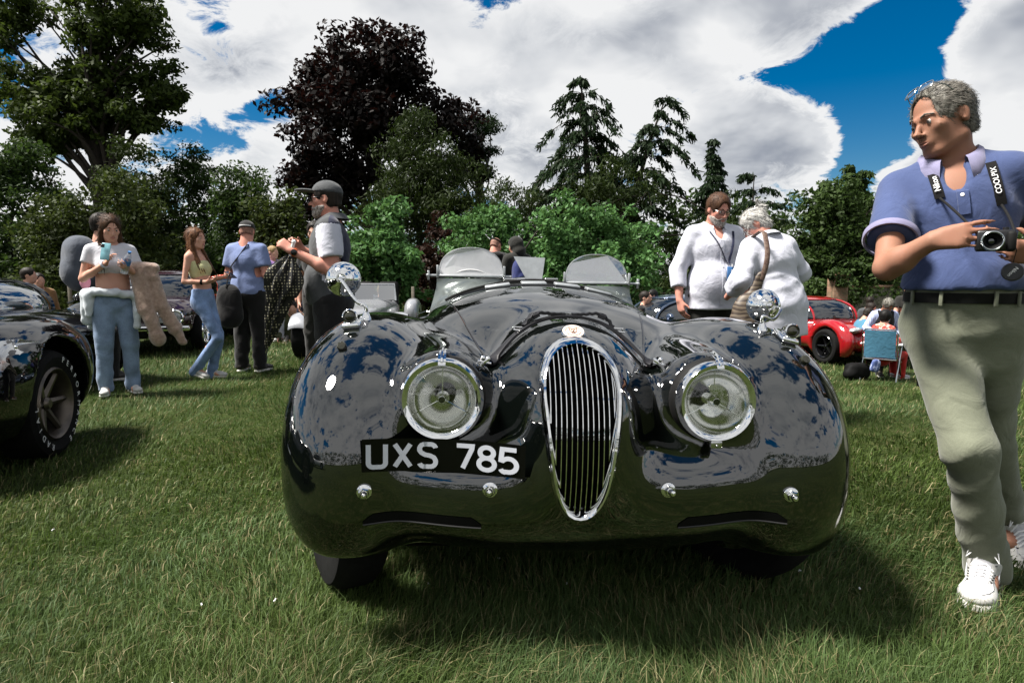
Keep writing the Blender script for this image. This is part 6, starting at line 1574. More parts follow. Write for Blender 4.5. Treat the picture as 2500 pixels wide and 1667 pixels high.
# girl in the yellow top
x, y = at(500, 800, 6.7).x, 6.7
PG = person('slim girl with long auburn hair in a yellow strapless top and blue jeans', x, y, R(82), 1.66, .84, fem=True, head=(R(-6), R(4), 0), skin_='skin_fair', lean=R(-6),
    arms={'R': ((-.04, .06, -.27), (.02, -.17, -.30)), 'L': ((.04, .05, -.27), (-.02, -.19, -.25))}, hands={'R': dict(dir=(.15, -.95, .22), palm=(.4, .0, .9), curl=.45), 'L': dict(dir=(-.15, -.95, .2), palm=(-.3, 0, .9), curl=.5)},
    legs={'R': ((-.06, -.20, .50), (-.05, .10, .12)), 'L': ((.05, -.14, .49), (.06, -.02, .085))}, feet={'R': (R(-4), R(14)), 'L': (R(8), 0)},
    top='crop', topm='yellow_top', sleeve='none', trm='denim2', trw=.98, shoes='shoe_white', hair=None, brow='hair_auburn', trtop=1.045, trhem=.0, res=.0115)
long_hair(PG, M['hair_auburn'], .36, front=(1, -1), seed=6, fringe=.09)
g = MB(); w_ = PG['wr']['R']; d_ = unit(w_-PG['el']['R']); g.lathe([(.026, -.012), (.029, -.006), (.029, .006), (.026, .012)], Vector(w_-d_*.05), Vector(d_), 14); g.build('wristband', M['black'], PG['root'])
ph = hold(PG, 'L')+V3((.10, .0, .03)); o = MB().box((0, 0, 0), (.036, .072, .004), rotm(R(30), 0, R(60)), .003).build('phone', M['gloss_black'], None, label='dark phone in the hands of the girl in the yellow top', cat='phone'); o.location = ph
# man in the faded blue tee, back to us
x, y = at(612, 800, 7.2).x, 7.2
PT = person('broad man in a faded blue tee, dark cap and black trousers with his back turned', x, y, R(172), 1.78, 1.16, belly=.4, head=(R(20), R(8), 0), skin_='skin_pink', arms={'L': ((.06, .0, -.28), (-.08, -.20, -.30)), 'R': ((-.06, .02, -.28), (.06, -.20, -.30))},
    topm='blue_tee', hem=.86, trm='black_cloth', trw=1.22, hair='crop', hairm='stubble', topw=1.5, res=.0145)
cap_hat(PT, M['black_cloth'])
g = MB(); f = PT['f']; g.tube([f.p((.094*math.cos(a), .020+.110*math.sin(a), .048)) for a in np.linspace(R(50), R(130), 12)], .0035, 6, flat=1.8); g.build('cap_badge', M['white_plain'], PT['root'])
S = SDF(); b = local_pt(PT, at(560, 745, 7.0)); S.u(sup(b, (.15, .07, .24), 2.6), 0); S.u(ell(b+[0, 0, -.12], (.16, .09, .15)), .04); S.disp = folds(5, .006, (), 36., .6); SB = blobmesh('shoulder_bag', S, .014, M['black_cloth'], None); SB.location = PT['root'].location; _c = MB().tube([PT['U']((-.10, -.09, 1.47)), PT['U']((-.06, .10, 1.46)), PT['U']((.10, .17, 1.22)), b+[.0, .05, .20], b+[0, 0, .22]], .012, 6, flat=.5).build('bag_strap', M['black'], SB); SB.rotation_euler = PT['root'].rotation_euler; tag(SB, 'black shoulder bag at the side of the man in the faded blue tee', 'bag')
# man in the cap with the umbrella
x, y = at(812, 800, 4.6).x, 4.6
PC = person('tall grey bearded man in a dark cap and grey and navy polo seen side on', x, y, R(-80), 1.83, 1.10, belly=.5, head=(R(-6), R(2), 0), skin_='skin_pink', arms={'R': ((-.05, .04, -.28), (.06, -.22, -.14)), 'L': ((.04, .03, -.30), (.03, -.24, -.16))},
    hands={'R': dict(dir=(.3, -.7, .6), palm=(.5, .3, -.4), curl=.85), 'L': dict(dir=(-.1, -.75, .62), palm=(-.4, .4, -.6), curl=.95, thumb=.8)}, topm='grey_cloth', hem=.87, trm='black_cloth', trw=1.25, hair='short', hairm='hair_dark', topw=1.35, res=.0105)
cap_hat(PC, M['gloss_cap'] if 'gloss_cap' in M else M['grey_cloth']); beard(PC, M['beard_grey'], .010); glasses(PC['f'], PC['root'], 'sunglasses', dark=True); collar(PC, M['grey_cloth'], .04, .35)
# navy back panel and pale sleeves of the polo
sh_ = next(c for c in PC['root'].children if c.name.startswith('tee_shirt'))
sh_.data.materials.append(M['navy_cloth']); sh_.data.materials.append(M['white_cloth'])
co = np.empty(len(sh_.data.polygons)*3); sh_.data.polygons.foreach_get('center', co); co = co.reshape(-1, 3); mi = np.zeros(len(co), dtype=np.int32)
mi[co[:, 1] > .015*1] = 1
for k in 'LR':
    a, b = PC['sh'][k], PC['el'][k]; t = ((co-a) @ (b-a))/((b-a) @ (b-a)); dd = np.linalg.norm(co-a-np.clip(t, 0, 1)[:, None]*(b-a), axis=1); mi[(t > -.05) & (dd < .098) & (np.abs(co[:, 0]) > abs(a[0])-.035)] = 2
sh_.data.polygons.foreach_set('material_index', mi)
wv = PC['wr']['L']; d_ = unit(wv-PC['el']['L']); WT = thing('wristwatch', 'dark round watch on an orange strap on the raised wrist of the capped man', 'watch', world_pt(PC, wv-d_*.025), PC['root'].rotation_euler.z)
nrm = np.cross(d_, [0, 0, 1.]); nrm = unit(nrm)*(1 if nrm[0] > 0 else -1)
g = MB(); g.lathe([(.031, -.011), (.034, -.010), (.034, .010), (.031, .011)], (0, 0, 0), Vector(d_), 22); g.build('watch_strap', M['orange'], WT)
g = MB(); c_ = Vector(nrm)*.033; g.lathe([(.020, -.006), (.0225, .0), (.021, .006), (.018, .008), (.0005, .008)], c_, Vector(nrm), 22); g.build('watch_case', M['gloss_black'], WT)
# umbrella, half furled, dotted, with pale ribs
hb = hold(PC, 'L'); tip = at(650, 855, 4.45); UM = thing('umbrella', 'black furled umbrella with pale dots carried point down by the man in the cap', 'umbrella', hb)
ax = (tip-hb); L = ax.length; d = ax.normalized(); sd = d.cross(V3((0, 1, 0))).normalized(); fr_ = sd.cross(d)
rows = []; n = 40
for i in range(30):
    t = i/29; r0 = (.012+.075*math.sin(min(1, t/.26)*PI/2)**1.2)*(1-max(0, (t-.26)/.74))**.72*1.0+.006; row = []
    for k in range(n+1):
        a = 2*PI*k/n; rr = r0*(1+.30*math.cos(8*a+5*t)*(1-.4*t)); row.append(d*(L*(.05+.93*t))+sd*(rr*math.cos(a)*(1.25 if t < .4 else 1))+fr_*(rr*math.sin(a)))
    rows.append(row)
g = MB(); g.grid(rows); g.build('umbrella_canopy', M['dots'], UM)
g = MB(); g.tube([d*L*.90, d*L*1.03], [.006, .004], 8); g.build('umbrella_tip', M['worn_chrome'], UM)
g = MB(); g.tube([-d*.06, d*L*.10], .012, 10); g.ball(-d*.065, .016, 10, 7); g.build('umbrella_handle', M['white_plain'], UM)
for a in (.6, 2.2, 3.6):
    g = MB(); g.tube([d*L*(.10+.85*t)+sd*((.085*(1-t)**.8)*math.cos(a))+fr_*((.085*(1-t)**.8)*math.sin(a)) for t in np.linspace(0, 1, 10)], .003, 5); g.build('umbrella_rib', M['alu'], UM)
# face behind him
x, y = at(780, 800, 6.9).x, 6.9
PF = person('young man with dark hair and black glasses peering out behind the man in the cap', x, y, R(-8), 1.74, 1.0, topm='black_cloth', trm='dark_olive_cloth', hairm='hair_dark', head=(0, R(6), 0), res=.0125, hair_kw=dict(thick=.016)); glasses(PF['f'], PF['root'])
# person in the purple striped shirt
x, y = at(672, 800, 10.6).x, 10.6
PS = person('person in a purple striped shirt and loose white trousers beyond the umbrella', x, y, R(70), 1.66, 1.08, fem=True, topm='purple_stripe', top='shirt', sleeve='long', hem=.86, trm='white_cloth', trw=1.5, shoes='shoe_white', hairm='hair_blond', res=.014, detail=False, arms={'R': ((-.05, .03, -.28), (.06, -.16, -.36)), 'L': ((.05, -.08, -.26), (.05, -.30, -.36))})
# two behind the aero screens
x, y = stand(1205, 575, 1.74)
PA = person('bald man with a head band and black hooded top behind the dusty aero screen', x, y, R(168), 1.74, 1.12, head=(R(-22), R(22), 0), lean=R(6), skin_='skin_pink', top='hoodie', topm='black_cloth', sleeve='long', trm='black_cloth', hair='crop', hairm='stubble', res=.0145, arms={'L': ((.06, -.05, -.28), (-.05, -.28, -.25)), 'R': ((-.06, -.05, -.28), (.05, -.28, -.25))})
f = PA['f']; g = MB(); g.tube([f.p((.080*math.cos(a), .016+.101*math.sin(a), .055+.012*math.sin(a))) for a in np.linspace(0, 2*PI, 25)[:-1]], .006, 6, closed=True, flat=1.7); g.build('head_band', M['black'], PA['root'])
T = SDF()
for i in range(12): a = PI*(i-.5)/11; b = PI*(i+.5)/11; q = lambda a: PA['nb']+PA['up'] @ np.array([.105*math.cos(a), .05+.065*math.sin(a), -.015]); T.u(cap(q(a), q(b), .045), .03)
T.disp = folds(2, .006, (), 50, .7); blobmesh('hood', T, .013, M['black_cloth'], PA['root'])
x, y = stand(1262, 577, 1.72)
PHd = person('person with a dark hood up and a blue rucksack beside the bald man', x, y, R(-150), 1.72, 1.05, head=(R(35), R(14), 0), skin_='skin_fair', top='hoodie', topm='dark_olive_cloth', sleeve='long', trm='black_cloth', hair=None, res=.0145, arms={'L': ((.06, -.05, -.28), (-.05, -.28, -.25)), 'R': ((-.06, -.05, -.28), (.05, -.28, -.25))})
f = PHd['f']; T = SDF(); T.u(f.ell((0, .022, .02), (.100, .122, .122)), 0); T.u(f.ell((0, .05, -.10), (.105, .10, .10)), .05); T.s(f.ell((0, -.105, -.02), (.070, .10, .095)), .02); T.disp = folds(6, .005, (), 50, .7); blobmesh('hood', T, .011, M['dark_olive_cloth'], PHd['root'])
S = SDF(); b = PHd['U']((.02, .19, 1.17)); S.u(sup(b, (.155, .11, .24), 2.8), 0); S.u(ell(b+[0, .09, -.06], (.12, .05, .12)), .02); B2 = blobmesh('rucksack', S, .013, M['blue_bag'], None); B2.location = PHd['root'].location; B2.rotation_euler = PHd['root'].rotation_euler; tag(B2, 'bright blue rucksack worn by the hooded person', 'rucksack')
for q in (-1, 1): g = MB(); g.tube([PHd['U'](v) for v in ((q*.09, .14, 1.36), (q*.10, .07, 1.47), (q*.11, -.06, 1.46), (q*.12, -.15, 1.34), (q*.15, -.05, 1.12))], .016, 6, flat=.5); g.build('rucksack_strap', M['navy_cloth'], B2)
# bearded man in the white shirt with the lanyard
x, y = stand(1737, 476, 1.84, 5.35)
PL = person('smiling bearded man in glasses and an untucked white shirt with a blue lanyard pass', x, y, R(6), 1.84, 1.16, belly=.6, head=(R(10), R(20), 0), skin_='skin_pink', arms={'R': ((-.115, .02, -.28), (-.125, -.06, -.53)), 'L': ((.10, .03, -.28), (.10, -.02, -.53))}, hands={'R': dict(dir=(.12, -.25, -1), palm=(.9, .3, 0), curl=.4)},
    top='shirt', topm='white_cloth', sleeve='three', hem=.80, trm='dark_olive_cloth', trw=1.2, hairm='hair_ginger', hair_kw=dict(thick=.014, front=.075), topw=1.25, res=.0095, crew=False, jaw=1.05, foldamp=1.7)
beard(PL, M['beard_grey'], .012); glasses(PL['f'], PL['root']); collar(PL, M['white_cloth'], .05, .5)
ribbon(PL, [(.0, z) for z in np.linspace(1.36, .84, 16)], .030, M['white_cloth'], 'button_band', .002)
for z in np.linspace(1.30, .90, 6): g = MB(); c_ = chest(PL, .0, z, .008); g.lathe([(.0055, -.002), (.0055, .001), (.0005, .0014)], c_, Vector((0, -1, 0)), 10); g.build('button', M['pale_grey_knit'], PL['root'])
LY = thing('lanyard_pass', 'blue and green pass on a dark lanyard on the white shirt of the bearded man', 'pass', (0, 0, 0)); rz_ = PL['root'].rotation_euler.z
for x0, x1 in ((-.085, .040), (.115, .055)):
    C = [world_pt(PL, chest(PL, x0+(x1-x0)*t, 1.43-.26*t, .010)) for t in np.linspace(0, 1, 10)]; g = MB(); g.tube(C, .009, 6, flat=.3); g.build('lanyard_ribbon', M['navy_cloth'], LY)
cp = world_pt(PL, chest(PL, .055, 1.085, .022)); g = MB(); g.box(cp, (.043, .002, .062), rotm(R(-6), R(3), rz_), .0015); g.build('pass_card', M['card_blue'], LY)
g = MB(); g.box(cp+V3((0, -.0032, -.040)), (.0425, .0012, .020), rotm(R(-6), R(3), rz_)); g.build('pass_print', M['card_green'], LY)
g = MB(); g.tube([cp+V3((0, 0, .085)), cp+V3((0, 0, .062))], .005, 8); g.box(cp+V3((0, -.003, .028)), (.007, .0012, .011)); g.box(cp+V3((0, -.003, -.012)), (.030, .0012, .003)); g.build('pass_clip', M['white_plain'], LY)
# woman in the long white shirt, back to us
x, y = at(1900, 800, 4.65).x, 4.65
PV = person('silver haired woman in a long loose white shirt bending forward with her back turned', x, y, R(-160), 1.70, 1.14, fem=True, lean=R(16), side=R(4), head=(R(52), R(30), 0), skin_='skin_pink', arms={'L': ((.17, .03, -.25), (.13, -.22, -.33)), 'R': ((-.15, -.06, -.22), (-.04, -.26, -.30))}, hands={'R': dict(dir=(.6, -.6, .2), curl=.6), 'L': dict(dir=(-.6, -.6, .2), curl=.6)},
    top='shirt', topm='white_cloth', sleeve='three', hem=.70, trm='black_cloth', trw=1.1, hair=None, brow='hair_silver', topw=1.75, res=.0105, foldamp=2.2)
f = PV['f']; S = hair_short(f, .013, .06, -.10, 4, .003); S.u(f.ell((0, .115, .075), (.034, .040, .036)), .03)
for i in range(9):
    a = f.p((-.02+.005*i, .12, .10)); S.u(cap(a, a+PV['up'] @ np.array([.012*(i-4), .02+.004*(i % 3), .035+.012*((i*7) % 4)]), .008, .003), .006)
for q in (-1, 1):
    a = f.p((q*.074, -.05, .015)); S.u(cap(a, a+np.array([q*.004, -.012, -.085]), .007, .003), .006)
blobmesh('hair', S, .008, M['hair_silver'], PV['root'], 0)
g = MB(); c_ = f.p((0, .095, .098)); g.box(c_, (.028, .020, .016), f.R, .008); g.build('hair_clip', M['gloss_black'], PV['root']); glasses(f, PV['root'], m=M['alu']); collar(PV, M['white_cloth'], .03, .3)
BGr = thing('shoulder_bag', 'brown ribbed cloth bag on a patterned strap over the shoulder of the silver haired woman', 'bag', (0, 0, 0))
S = SDF(); bc = at(1825, 775, 4.42); S.u(ell(bc+V3((0, 0, -.02)), (.125, .075, .20)), 0); S.u(ell(bc+V3((-.02, 0, -.14)), (.15, .085, .13)), .06); S.u(cap(bc+V3((.03, 0, .14)), bc+V3((.085, 0, .30)), .05, .03, ((0, 1, 0), .5)), .05); S.disp = folds(7, .008, (), 60., .8); blobmesh('bag_body', S, .011, M['bag_brown'], BGr)
p0 = bc+V3((.085, -.01, .27)); p3 = world_pt(PV, PV['sh']['L']*.75+PV['sh']['R']*.25*0+np.array([0, 0, .075])); p3 = at(1866, 568, 4.50); g = MB(); pts = [p0.lerp(p3, t)+V3((.02*math.sin(PI*t), -.03*math.sin(PI*t), 0)) for t in np.linspace(0, 1, 12)]+[p3+V3((0, .06, .015)), p3+V3((-.02, .16, -.02))]
g.tube(pts, .020, 8, flat=.35); g.build('bag_strap', M['strap_brown'], BGr)
# dark haired person between those two
x, y = at(1822, 800, 5.5).x, 5.5
PD = person('dark haired person mostly hidden between the bearded man and the silver haired woman', x, y, R(170), 1.68, .95, fem=True, topm='navy_cloth', sleeve='long', top='shirt', trm='black_cloth', hair=None, hairm='hair_black', res=.013, detail=False, head=(0, R(15), 0)); long_hair(PD, M['hair_black'], .16, front=())
# ---- people around the red sports car
x, y = at(2148, 800, 10.9).x, 10.9
PN = person('grey haired man in a black waistcoat over pale blue checks leaning by the red car', x, y, R(-8), 1.70, 1.05, lean=R(20), head=(R(8), R(22), 0), skin_='skin_tan', top='shirt', topm='check_shirt', sleeve='long', trm='black_cloth', hairm='hair_grey', res=.0125, hair_kw=dict(thick=.016), arms={'R': ((-.12, -.06, -.24), (.0, -.26, -.30)), 'L': ((.12, -.06, -.24), (.02, -.26, -.30))}, zoff=-.88, seat=1, trhem=None, legs={'L': ((.10, -.38, .74), (.11, -.34, .37)), 'R': ((-.10, -.38, .74), (-.11, -.34, .37))})
T = SDF(); U = PN['U']; T.u(ell(U((0, 0, 1.28)), np.array([.182, .150, .21]), PN['up']), .05); T.u(ell(U((0, 0, 1.05)), np.array([.175, .145, .24]), PN['up']), .08); T.u(cap(U((-.10, .01, 1.42)), U((.10, .01, 1.42)), .072), .05); T.s(ell(U((0, -.14, 1.42)), (.05, .09, .15), PN['up']), .02); blobmesh('waistcoat', T, .013, M['black_cloth'], PN['root'])
x, y = at(2158, 800, 10.2).x, 10.2
sx0, sy0 = x, y
PQ = person('dark haired person in a red floral top and red trousers sitting on the folding chair', x, y, R(112), 1.62, 1.0, fem=True, seat=1, zoff=-1.04, legs={'L': ((.10, -.42, .92), (.10, -.46, .56)), 'R': ((-.10, -.42, .92), (-.10, -.40, .56))}, topm='floral', top='shirt', sleeve='long', hem=.86, trm='red_cloth', trhem=None, hair='short', hairm='hair_black', res=.0135, head=(R(25), R(10), 0), hair_kw=dict(thick=.024, front=.03, back=-.10), arms={'R': ((-.05, -.02, -.27), (.04, -.24, -.20)), 'L': ((.05, -.02, -.27), (-.04, -.24, -.20))}, shoes='shoe_grey')
x, y = at(2215, 800, 13.2).x, 13.2
PO = person('heavy dark haired man in a black tee with his back turned beyond the red car', x, y, R(158), 1.70, 1.25, belly=.4, lean=R(8), topm='dark_olive_cloth', trm='denim2', hairm='hair_black', res=.014, detail=False, head=(R(-20), 0, 0), zoff=-.72)
far = [(2120, 725, 13.5, 150, 'distant man in a grey cap and slate tee by the flint wall', dict(topm='grey_cloth', hairm='hair_dark')),
       (2098, 742, 12.6, 30, 'distant person in a black top bending by the flint wall', dict(topm='black_cloth', hairm='hair_dark', lean=R(18))),
       (2080, 752, 12.0, 80, 'distant person in a teal top low beside the red car', dict(topm='canvas_blue', hairm='hair_dark', lean=R(25))),
       (902, 692, 13.0, 190, 'short haired man in a white top sitting behind the silver car', dict(topm='white_tee', hairm='hair_ginger')),
       (932, 697, 12.6, 205, 'fair haired woman in a black jacket seen from behind in the distance', dict(topm='black_cloth', top='shirt', sleeve='long', hairm='hair_blond', fem=True)),
       (750, 705, 11.5, 60, 'man in a navy jacket crouching beyond the umbrella', dict(topm='navy_cloth', top='hoodie', sleeve='long', hairm='hair_ginger', lean=R(12))),
       (733, 712, 12.2, -10, 'pale faced person facing us beyond the umbrella', dict(topm='olive_cloth', hairm='hair_dark')),
       (716, 740, 10.9, 20, 'person in an olive jacket gesturing low beyond the umbrella', dict(topm='olive_cloth', top='shirt', sleeve='long', hairm='hair_dark', lean=R(14), arms={'L': ((.08, -.08, -.24), (.12, -.30, -.28)), 'R': ((-.08, -.08, -.24), (-.1, -.30, -.28))})),
       (78, 655, 9.4, 110, 'man in a black fleece beside the far dark saloon at the left', dict(topm='black_cloth', top='hoodie', sleeve='long', hairm='hair_dark')),
       (103, 668, 9.9, 60, 'person in a tan suede jacket beside the far dark saloon at the left', dict(topm='tan_cloth', top='hoodie', sleeve='long', hairm='hair_dark')),
       (1572, 712, 11.0, 60, 'dark haired person behind the blue sports car', dict(topm='black_cloth', hairm='hair_dark')),
       (1592, 708, 11.4, -70, 'person in a dark cap behind the blue sports car', dict(topm='black_cloth', hairm='hair_black'))]
for u, v, Y, rz, lab, kw in far:
    d = pixdir(u, v); top_z = CAM_H+d.z/d.y*Y; h_ = kw.pop('h', 1.72); dip = top_z-h_*(.985 if not kw.get('lean') else .95)
    kw.setdefault('res', .02)
    # those low down are seated or crouching: legs folded, hips lowered
    g0 = float(terrain_z(at(u, 800, Y).x, Y)); gl = g0-dip
    if gl > .12:
        lg = {k: ((q*.10, -.38, min(.95, gl+.46)), (q*.11, -.36, gl+.09)) for k, q in (('L', 1), ('R', -1))}; kw.update(legs=lg, seat=1, trhem=None)
    else: dip = g0
    person(lab, at(u, 800, Y).x, Y, R(rz), h_, 1.02, detail=False, zoff=dip, trm='black_cloth' if 'trm' not in kw else kw.pop('trm'), **kw)

for pr_, n_, L_, w_, m_, sd in ((PW, 900, .07, .0016, 'hair_brown', 2), (PG, 900, .07, .0016, 'hair_auburn', 3), (PL, 900, .028, .0014, 'hair_ginger', 4), (PV, 1500, .05, .0014, 'hair_silver', 5), (PC, 300, .02, .0014, 'hair_dark', 6), (PF, 500, .03, .0018, 'hair_dark', 7), (PM, 500, .025, .0018, 'hair_dark', 8), (PN, 500, .03, .003, 'hair_grey', 9)):
    wisps(pr_, n_, L_, w_, M[m_], sd)

# ------------------------------------------------------------------ other cars
def road_wheel(e, c, rad, wid, side, rimm, rz=0.0, style='spoke', n=5, lettered=False):
    w_ = thing('wheel', None, None); w_.parent = e; w_.location = c; w_.rotation_euler = (0, 0, rz); h = wid/2; ax = (side, 0, 0)
    rr = rad*.66
    g = MB(); g.lathe([(rr, -h*.8), (rad*.86, -h), (rad*.96, -h*.86), (rad, -h*.6), (rad, h*.6), (rad*.96, h*.86), (rad*.86, h), (rr, h*.8)], (0, 0, 0), ax, 40); t_ = g.build('tyre', M['tyre'], w_)
    g = MB(); g.lathe([(rr*1.03, h*.84), (rr*.98, h*.95), (rr*.90, h*.80), (rr*.86, h*.2), (rr*.84, -h*.7), (.01, -h*.7)], (0, 0, 0), ax, 36); g.build('rim', rimm, w_)
    g = MB()
    if style == 'spoke':
        for i in range(n):
            a = 2*PI*i/n; g.tube([(side*h*.15, rr*.12*math.cos(a), rr*.12*math.sin(a)), (side*h*.35, rr*.5*math.cos(a), rr*.5*math.sin(a)), (side*h*.55, rr*.93*math.cos(a), rr*.93*math.sin(a))], [rr*.14, rr*.10, rr*.085], 6)
    else:
        for i in range(16):
            a = 2*PI*i/16; g.tube([(side*h*.5, rr*.15*math.cos(a), rr*.15*math.sin(a)), (side*h*.3, rr*.9*math.cos(a+.2), rr*.9*math.sin(a+.2))], rr*.02, 4)
    g.lathe([(rr*.20, 0), (rr*.20, h*.45), (rr*.12, h*.60), (.0005, h*.62)], (0, 0, 0), ax, 16); g.build('spokes', rimm, w_)
    return w_, t_
def car(name, label, loc, rz, L, W, H, paint, belt=.72, hood=.66, cab=(.30, .80), cabw=.80, wheel=.31, wb=(.19, .80), p=3.0, rimm='alu', roof=True, group=None, lamps=None, grille=None, h=.03, glassm='dark_glass', fender=.05, wheeln=5, plate=False, sloped=.16):
    e = thing(name, label, 'car', (loc[0], loc[1], 0), rz, group); S = SDF()
    S.u(sup((0, L*.5, .20+belt*.31), (W/2, L/2, belt*.36), p), 0); S.u(sup((0, L*.52, belt*.74), (W*.46, L*.47, belt*.30), 2.6), .10); S.u(ell((0, L*.2, hood*.8), (W*.36, L*.24, hood*.24)), .12)
    for fy in wb:
        for q in (-1, 1): S.u(ell((q*(W/2-.17), L*fy, wheel+.10), (.18+fender*.3, wheel*1.75, wheel+fender)), .10)
    for fy in wb:
        for q in (-1, 1): S.s(cyl((q*W/2, L*fy, wheel), (1, 0, 0), wheel*1.12, .24, .03), .015)
    S.s(rbox((0, L/2, -.2), (W, L, .36), .02), .05)
    blobmesh('body', S, h, paint, e, 2)
    y0, y1 = L*cab[0], L*cab[1]; yc = (y0+y1)/2; C = SDF(); zc = belt-.05
    C.u(sup((0, yc, zc), (W*.5*cabw, (y1-y0)/2, H-zc), 2.5), 0); C.s(half((0, 0, zc+.02), (0, 0, -1)), 0)
    blobmesh('windows', C, h*.8, M[glassm], e, 2)
    if roof:
        Rf = SDF(); Rf.u(sup((0, yc, zc), (W*.5*cabw+.012, (y1-y0)/2+.012, H-zc+.014), 2.5), 0); Rf.s(sup((0, yc, zc), (W*.5*cabw-.02, (y1-y0)/2-.02, H-zc-.02), 2.5), 0); Rf.s(half((0, 0, H-.075), (0, 0, -1)), .01)
        for q in (-1, 1): pass
        blobmesh('roof', Rf, h*.6, paint, e, 1)
        for q in (-1, 1):
            pts = []
            for t in np.linspace(.0, 1, 9):
                u = .60*q; z = zc+(H-zc)*t*.93; k = max(0, 1-abs(u)**2.5-(t*.93)**2.5)**(1/2.5); pts.append((u*W*.5*cabw/ .86*.98, yc-(y1-y0)/2*k*.99, z))
            g = MB(); g.tube(pts, .022, 6); g.build('windscreen_pillar', paint, e)
            pts = [(x, 2*yc-y, z) for x, y, z in pts]; g = MB(); g.tube(pts, .03, 6); g.build('rear_pillar', paint, e)
    for fy in wb:
        for q in (-1, 1): road_wheel(e, (q*(W/2-.10), L*fy, wheel), wheel, .20, q, M[rimm], n=wheeln)
    for q in (-1, 1):
        g = MB(); g.ball((q*(W*.5*cabw+.14), y0+.18, belt+.10), (.10, .055, .06), 12, 8); g.tube([(q*(W*.5*cabw-.0), y0+.22, belt+.04), (q*(W*.5*cabw+.10), y0+.19, belt+.08)], .016, 6); g.build('door_mirror', paint, e)
        g = MB(); g.tube([(q*(W/2*.985), L*.47, belt*.52), (q*(W/2*.99), L*.56, belt*.56)], .010, 6); g.build('door_handle', M['chrome'], e)
    for q, (lx, ly, lz, rx, ry_, rz_, yw) in [(q, lamps) for q in (-1, 1)] if lamps else []:
        g = MB(); g.ball((0, 0, 0), (rx, ry_, rz_), 16, 10); o = g.build('headlight', M['lamp_glass_car'], e); o.location = (q*lx, ly, lz); o.rotation_euler = (R(-12), 0, q*yw)
    if grille:
        gx_, gz, gh, gw = grille; g = MB(); g.ball((0, .03, gz), (gw, .08, gh), 18, 10); g.build('grille', M['gloss_black'], e)
    return e
M['lamp_glass_car'] = mat('clear_car_lamp', (.10, .11, .115), .06, ior=1.8, var=(18, .9, (.45, .47, .48)))
# red sports car on the right
RC = car('sports_car', 'low crimson sports car beyond the folding chair and the seated people', (7.28, 11.45), R(13), 4.5, 1.94, 1.27, M['redpaint'], belt=.80, hood=.74, cab=(.34, .82), cabw=.80, wheel=.34, p=2.8, rimm='gloss_black', lamps=(.64, .42, .68, .19, .13, .06, -.55), grille=(0, .40, .12, .45), h=.042, group=None, fender=.10)
g = MB()
for k in range(2): g.tube([(-.30+.5*k, 1.62, .86), (.10+.5*k, 1.42, .83)], .008, 5)
g.build('wiper', M['black'], RC)
# blue coupe behind the bearded man
BC = car('coupe', 'steel blue low coupe half hidden behind the bearded man in the white shirt', (.95, 10.6), R(-74), 4.1, 1.76, 1.20, M['bluepaint'], belt=.76, hood=.70, cab=(.32, .80), cabw=.82, wheel=.32, p=2.7, lamps=(.58, .34, .64, .10, .12, .08, .4), fender=.08, h=.045)
BC.location.z = -.40; RC.location.z = -.585
# orange red car far behind the blue tee
OC = car('hatchback', 'orange red car far behind the man in the faded blue tee', (-5.35, 11.2), R(18), 3.7, 1.60, 1.16, M['orangepaint'], belt=.74, hood=.70, wheel=.29, lamps=(.55, .16, .62, .12, .06, .08, .2), h=.055)
# white car across the field that shows in the round wing mirrors
WC = car('hatchback', 'white car parked across the field and mirrored in the chrome wing mirrors', (-4.4, -5.2), R(62), 4.2, 1.74, 1.42, M['whitepaint'], belt=.84, hood=.78, wheel=.32, cab=(.26, .92), lamps=(.6, .18, .68, .14, .08, .08, .2), h=.065)
# maroon classic saloon with four round lamps
MS = thing('classic_saloon', 'dark maroon classic coupe with chrome bumper and round headlamps behind the two young women', 'car', (-5.25, 8.35, 0), R(14)); W = 1.66; L = 4.2
S = SDF(); S.u(sup((0, L/2, .50), (W/2, L/2, .27), 4.2), 0); S.u(sup((0, L*.5, .66), (W/2*.96, L/2*.97, .13), 3.5), .06); S.u(sup((0, L*.22, .73), (W*.36, L*.22, .10), 3.0), .06)
for fy in (.19, .80):
    for q in (-1, 1): S.s(cyl((q*W/2, L*fy, .31), (1, 0, 0), .365, .25, .03), .02)
S.s(rbox((0, -.02, .555), (.70, .06, .115), .03), .02); S.s(rbox((0, L/2, -.1), (2, 4, .32), .02), .03)
blobmesh('body', S, .036, M['maroon'], MS, 1)
C = SDF(); C.u(sup((0, 2.35, .72), (.66, 1.20, .50), 2.8), 0); C.s(half((0, 0, .75), (0, 0, -1)), 0); blobmesh('windows', C, .04, M['windscreen_dark'] if 'windscreen_dark' in M else M['dark_glass'], MS, 1)
C = SDF(); C.u(sup((0, 2.35, .72), (.675, 1.215, .515), 2.8), 0); C.s(sup((0, 2.35, .72), (.64, 1.18, .475), 2.8), 0); C.s(half((0, 0, 1.135), (0, 0, -1)), .01); blobmesh('roof', C, .026, M['maroon'], MS, 1)
g = MB(); fr = [(-.60, 1.30, .78), (-.52, 1.52, 1.00), (-.44, 1.66, 1.13), (0, 1.62, 1.15), (.44, 1.66, 1.13), (.52, 1.52, 1.00), (.60, 1.30, .78), (0, 1.15, .77)]; g.tube(fr, .014, 6, closed=True); g.build('windscreen_frame', M['chrome'], MS)
g = MB(); g.box((0, .06, .555), (.69, .012, .10)); gc = g.build('grille', M['gloss_black'], MS)
for z in np.linspace(.475, .635, 7): g = MB(); g.tube([(-.68, .035, z), (.68, .035, z)], .004, 5); g.build('grille_bar', M['worn_chrome'], gc)
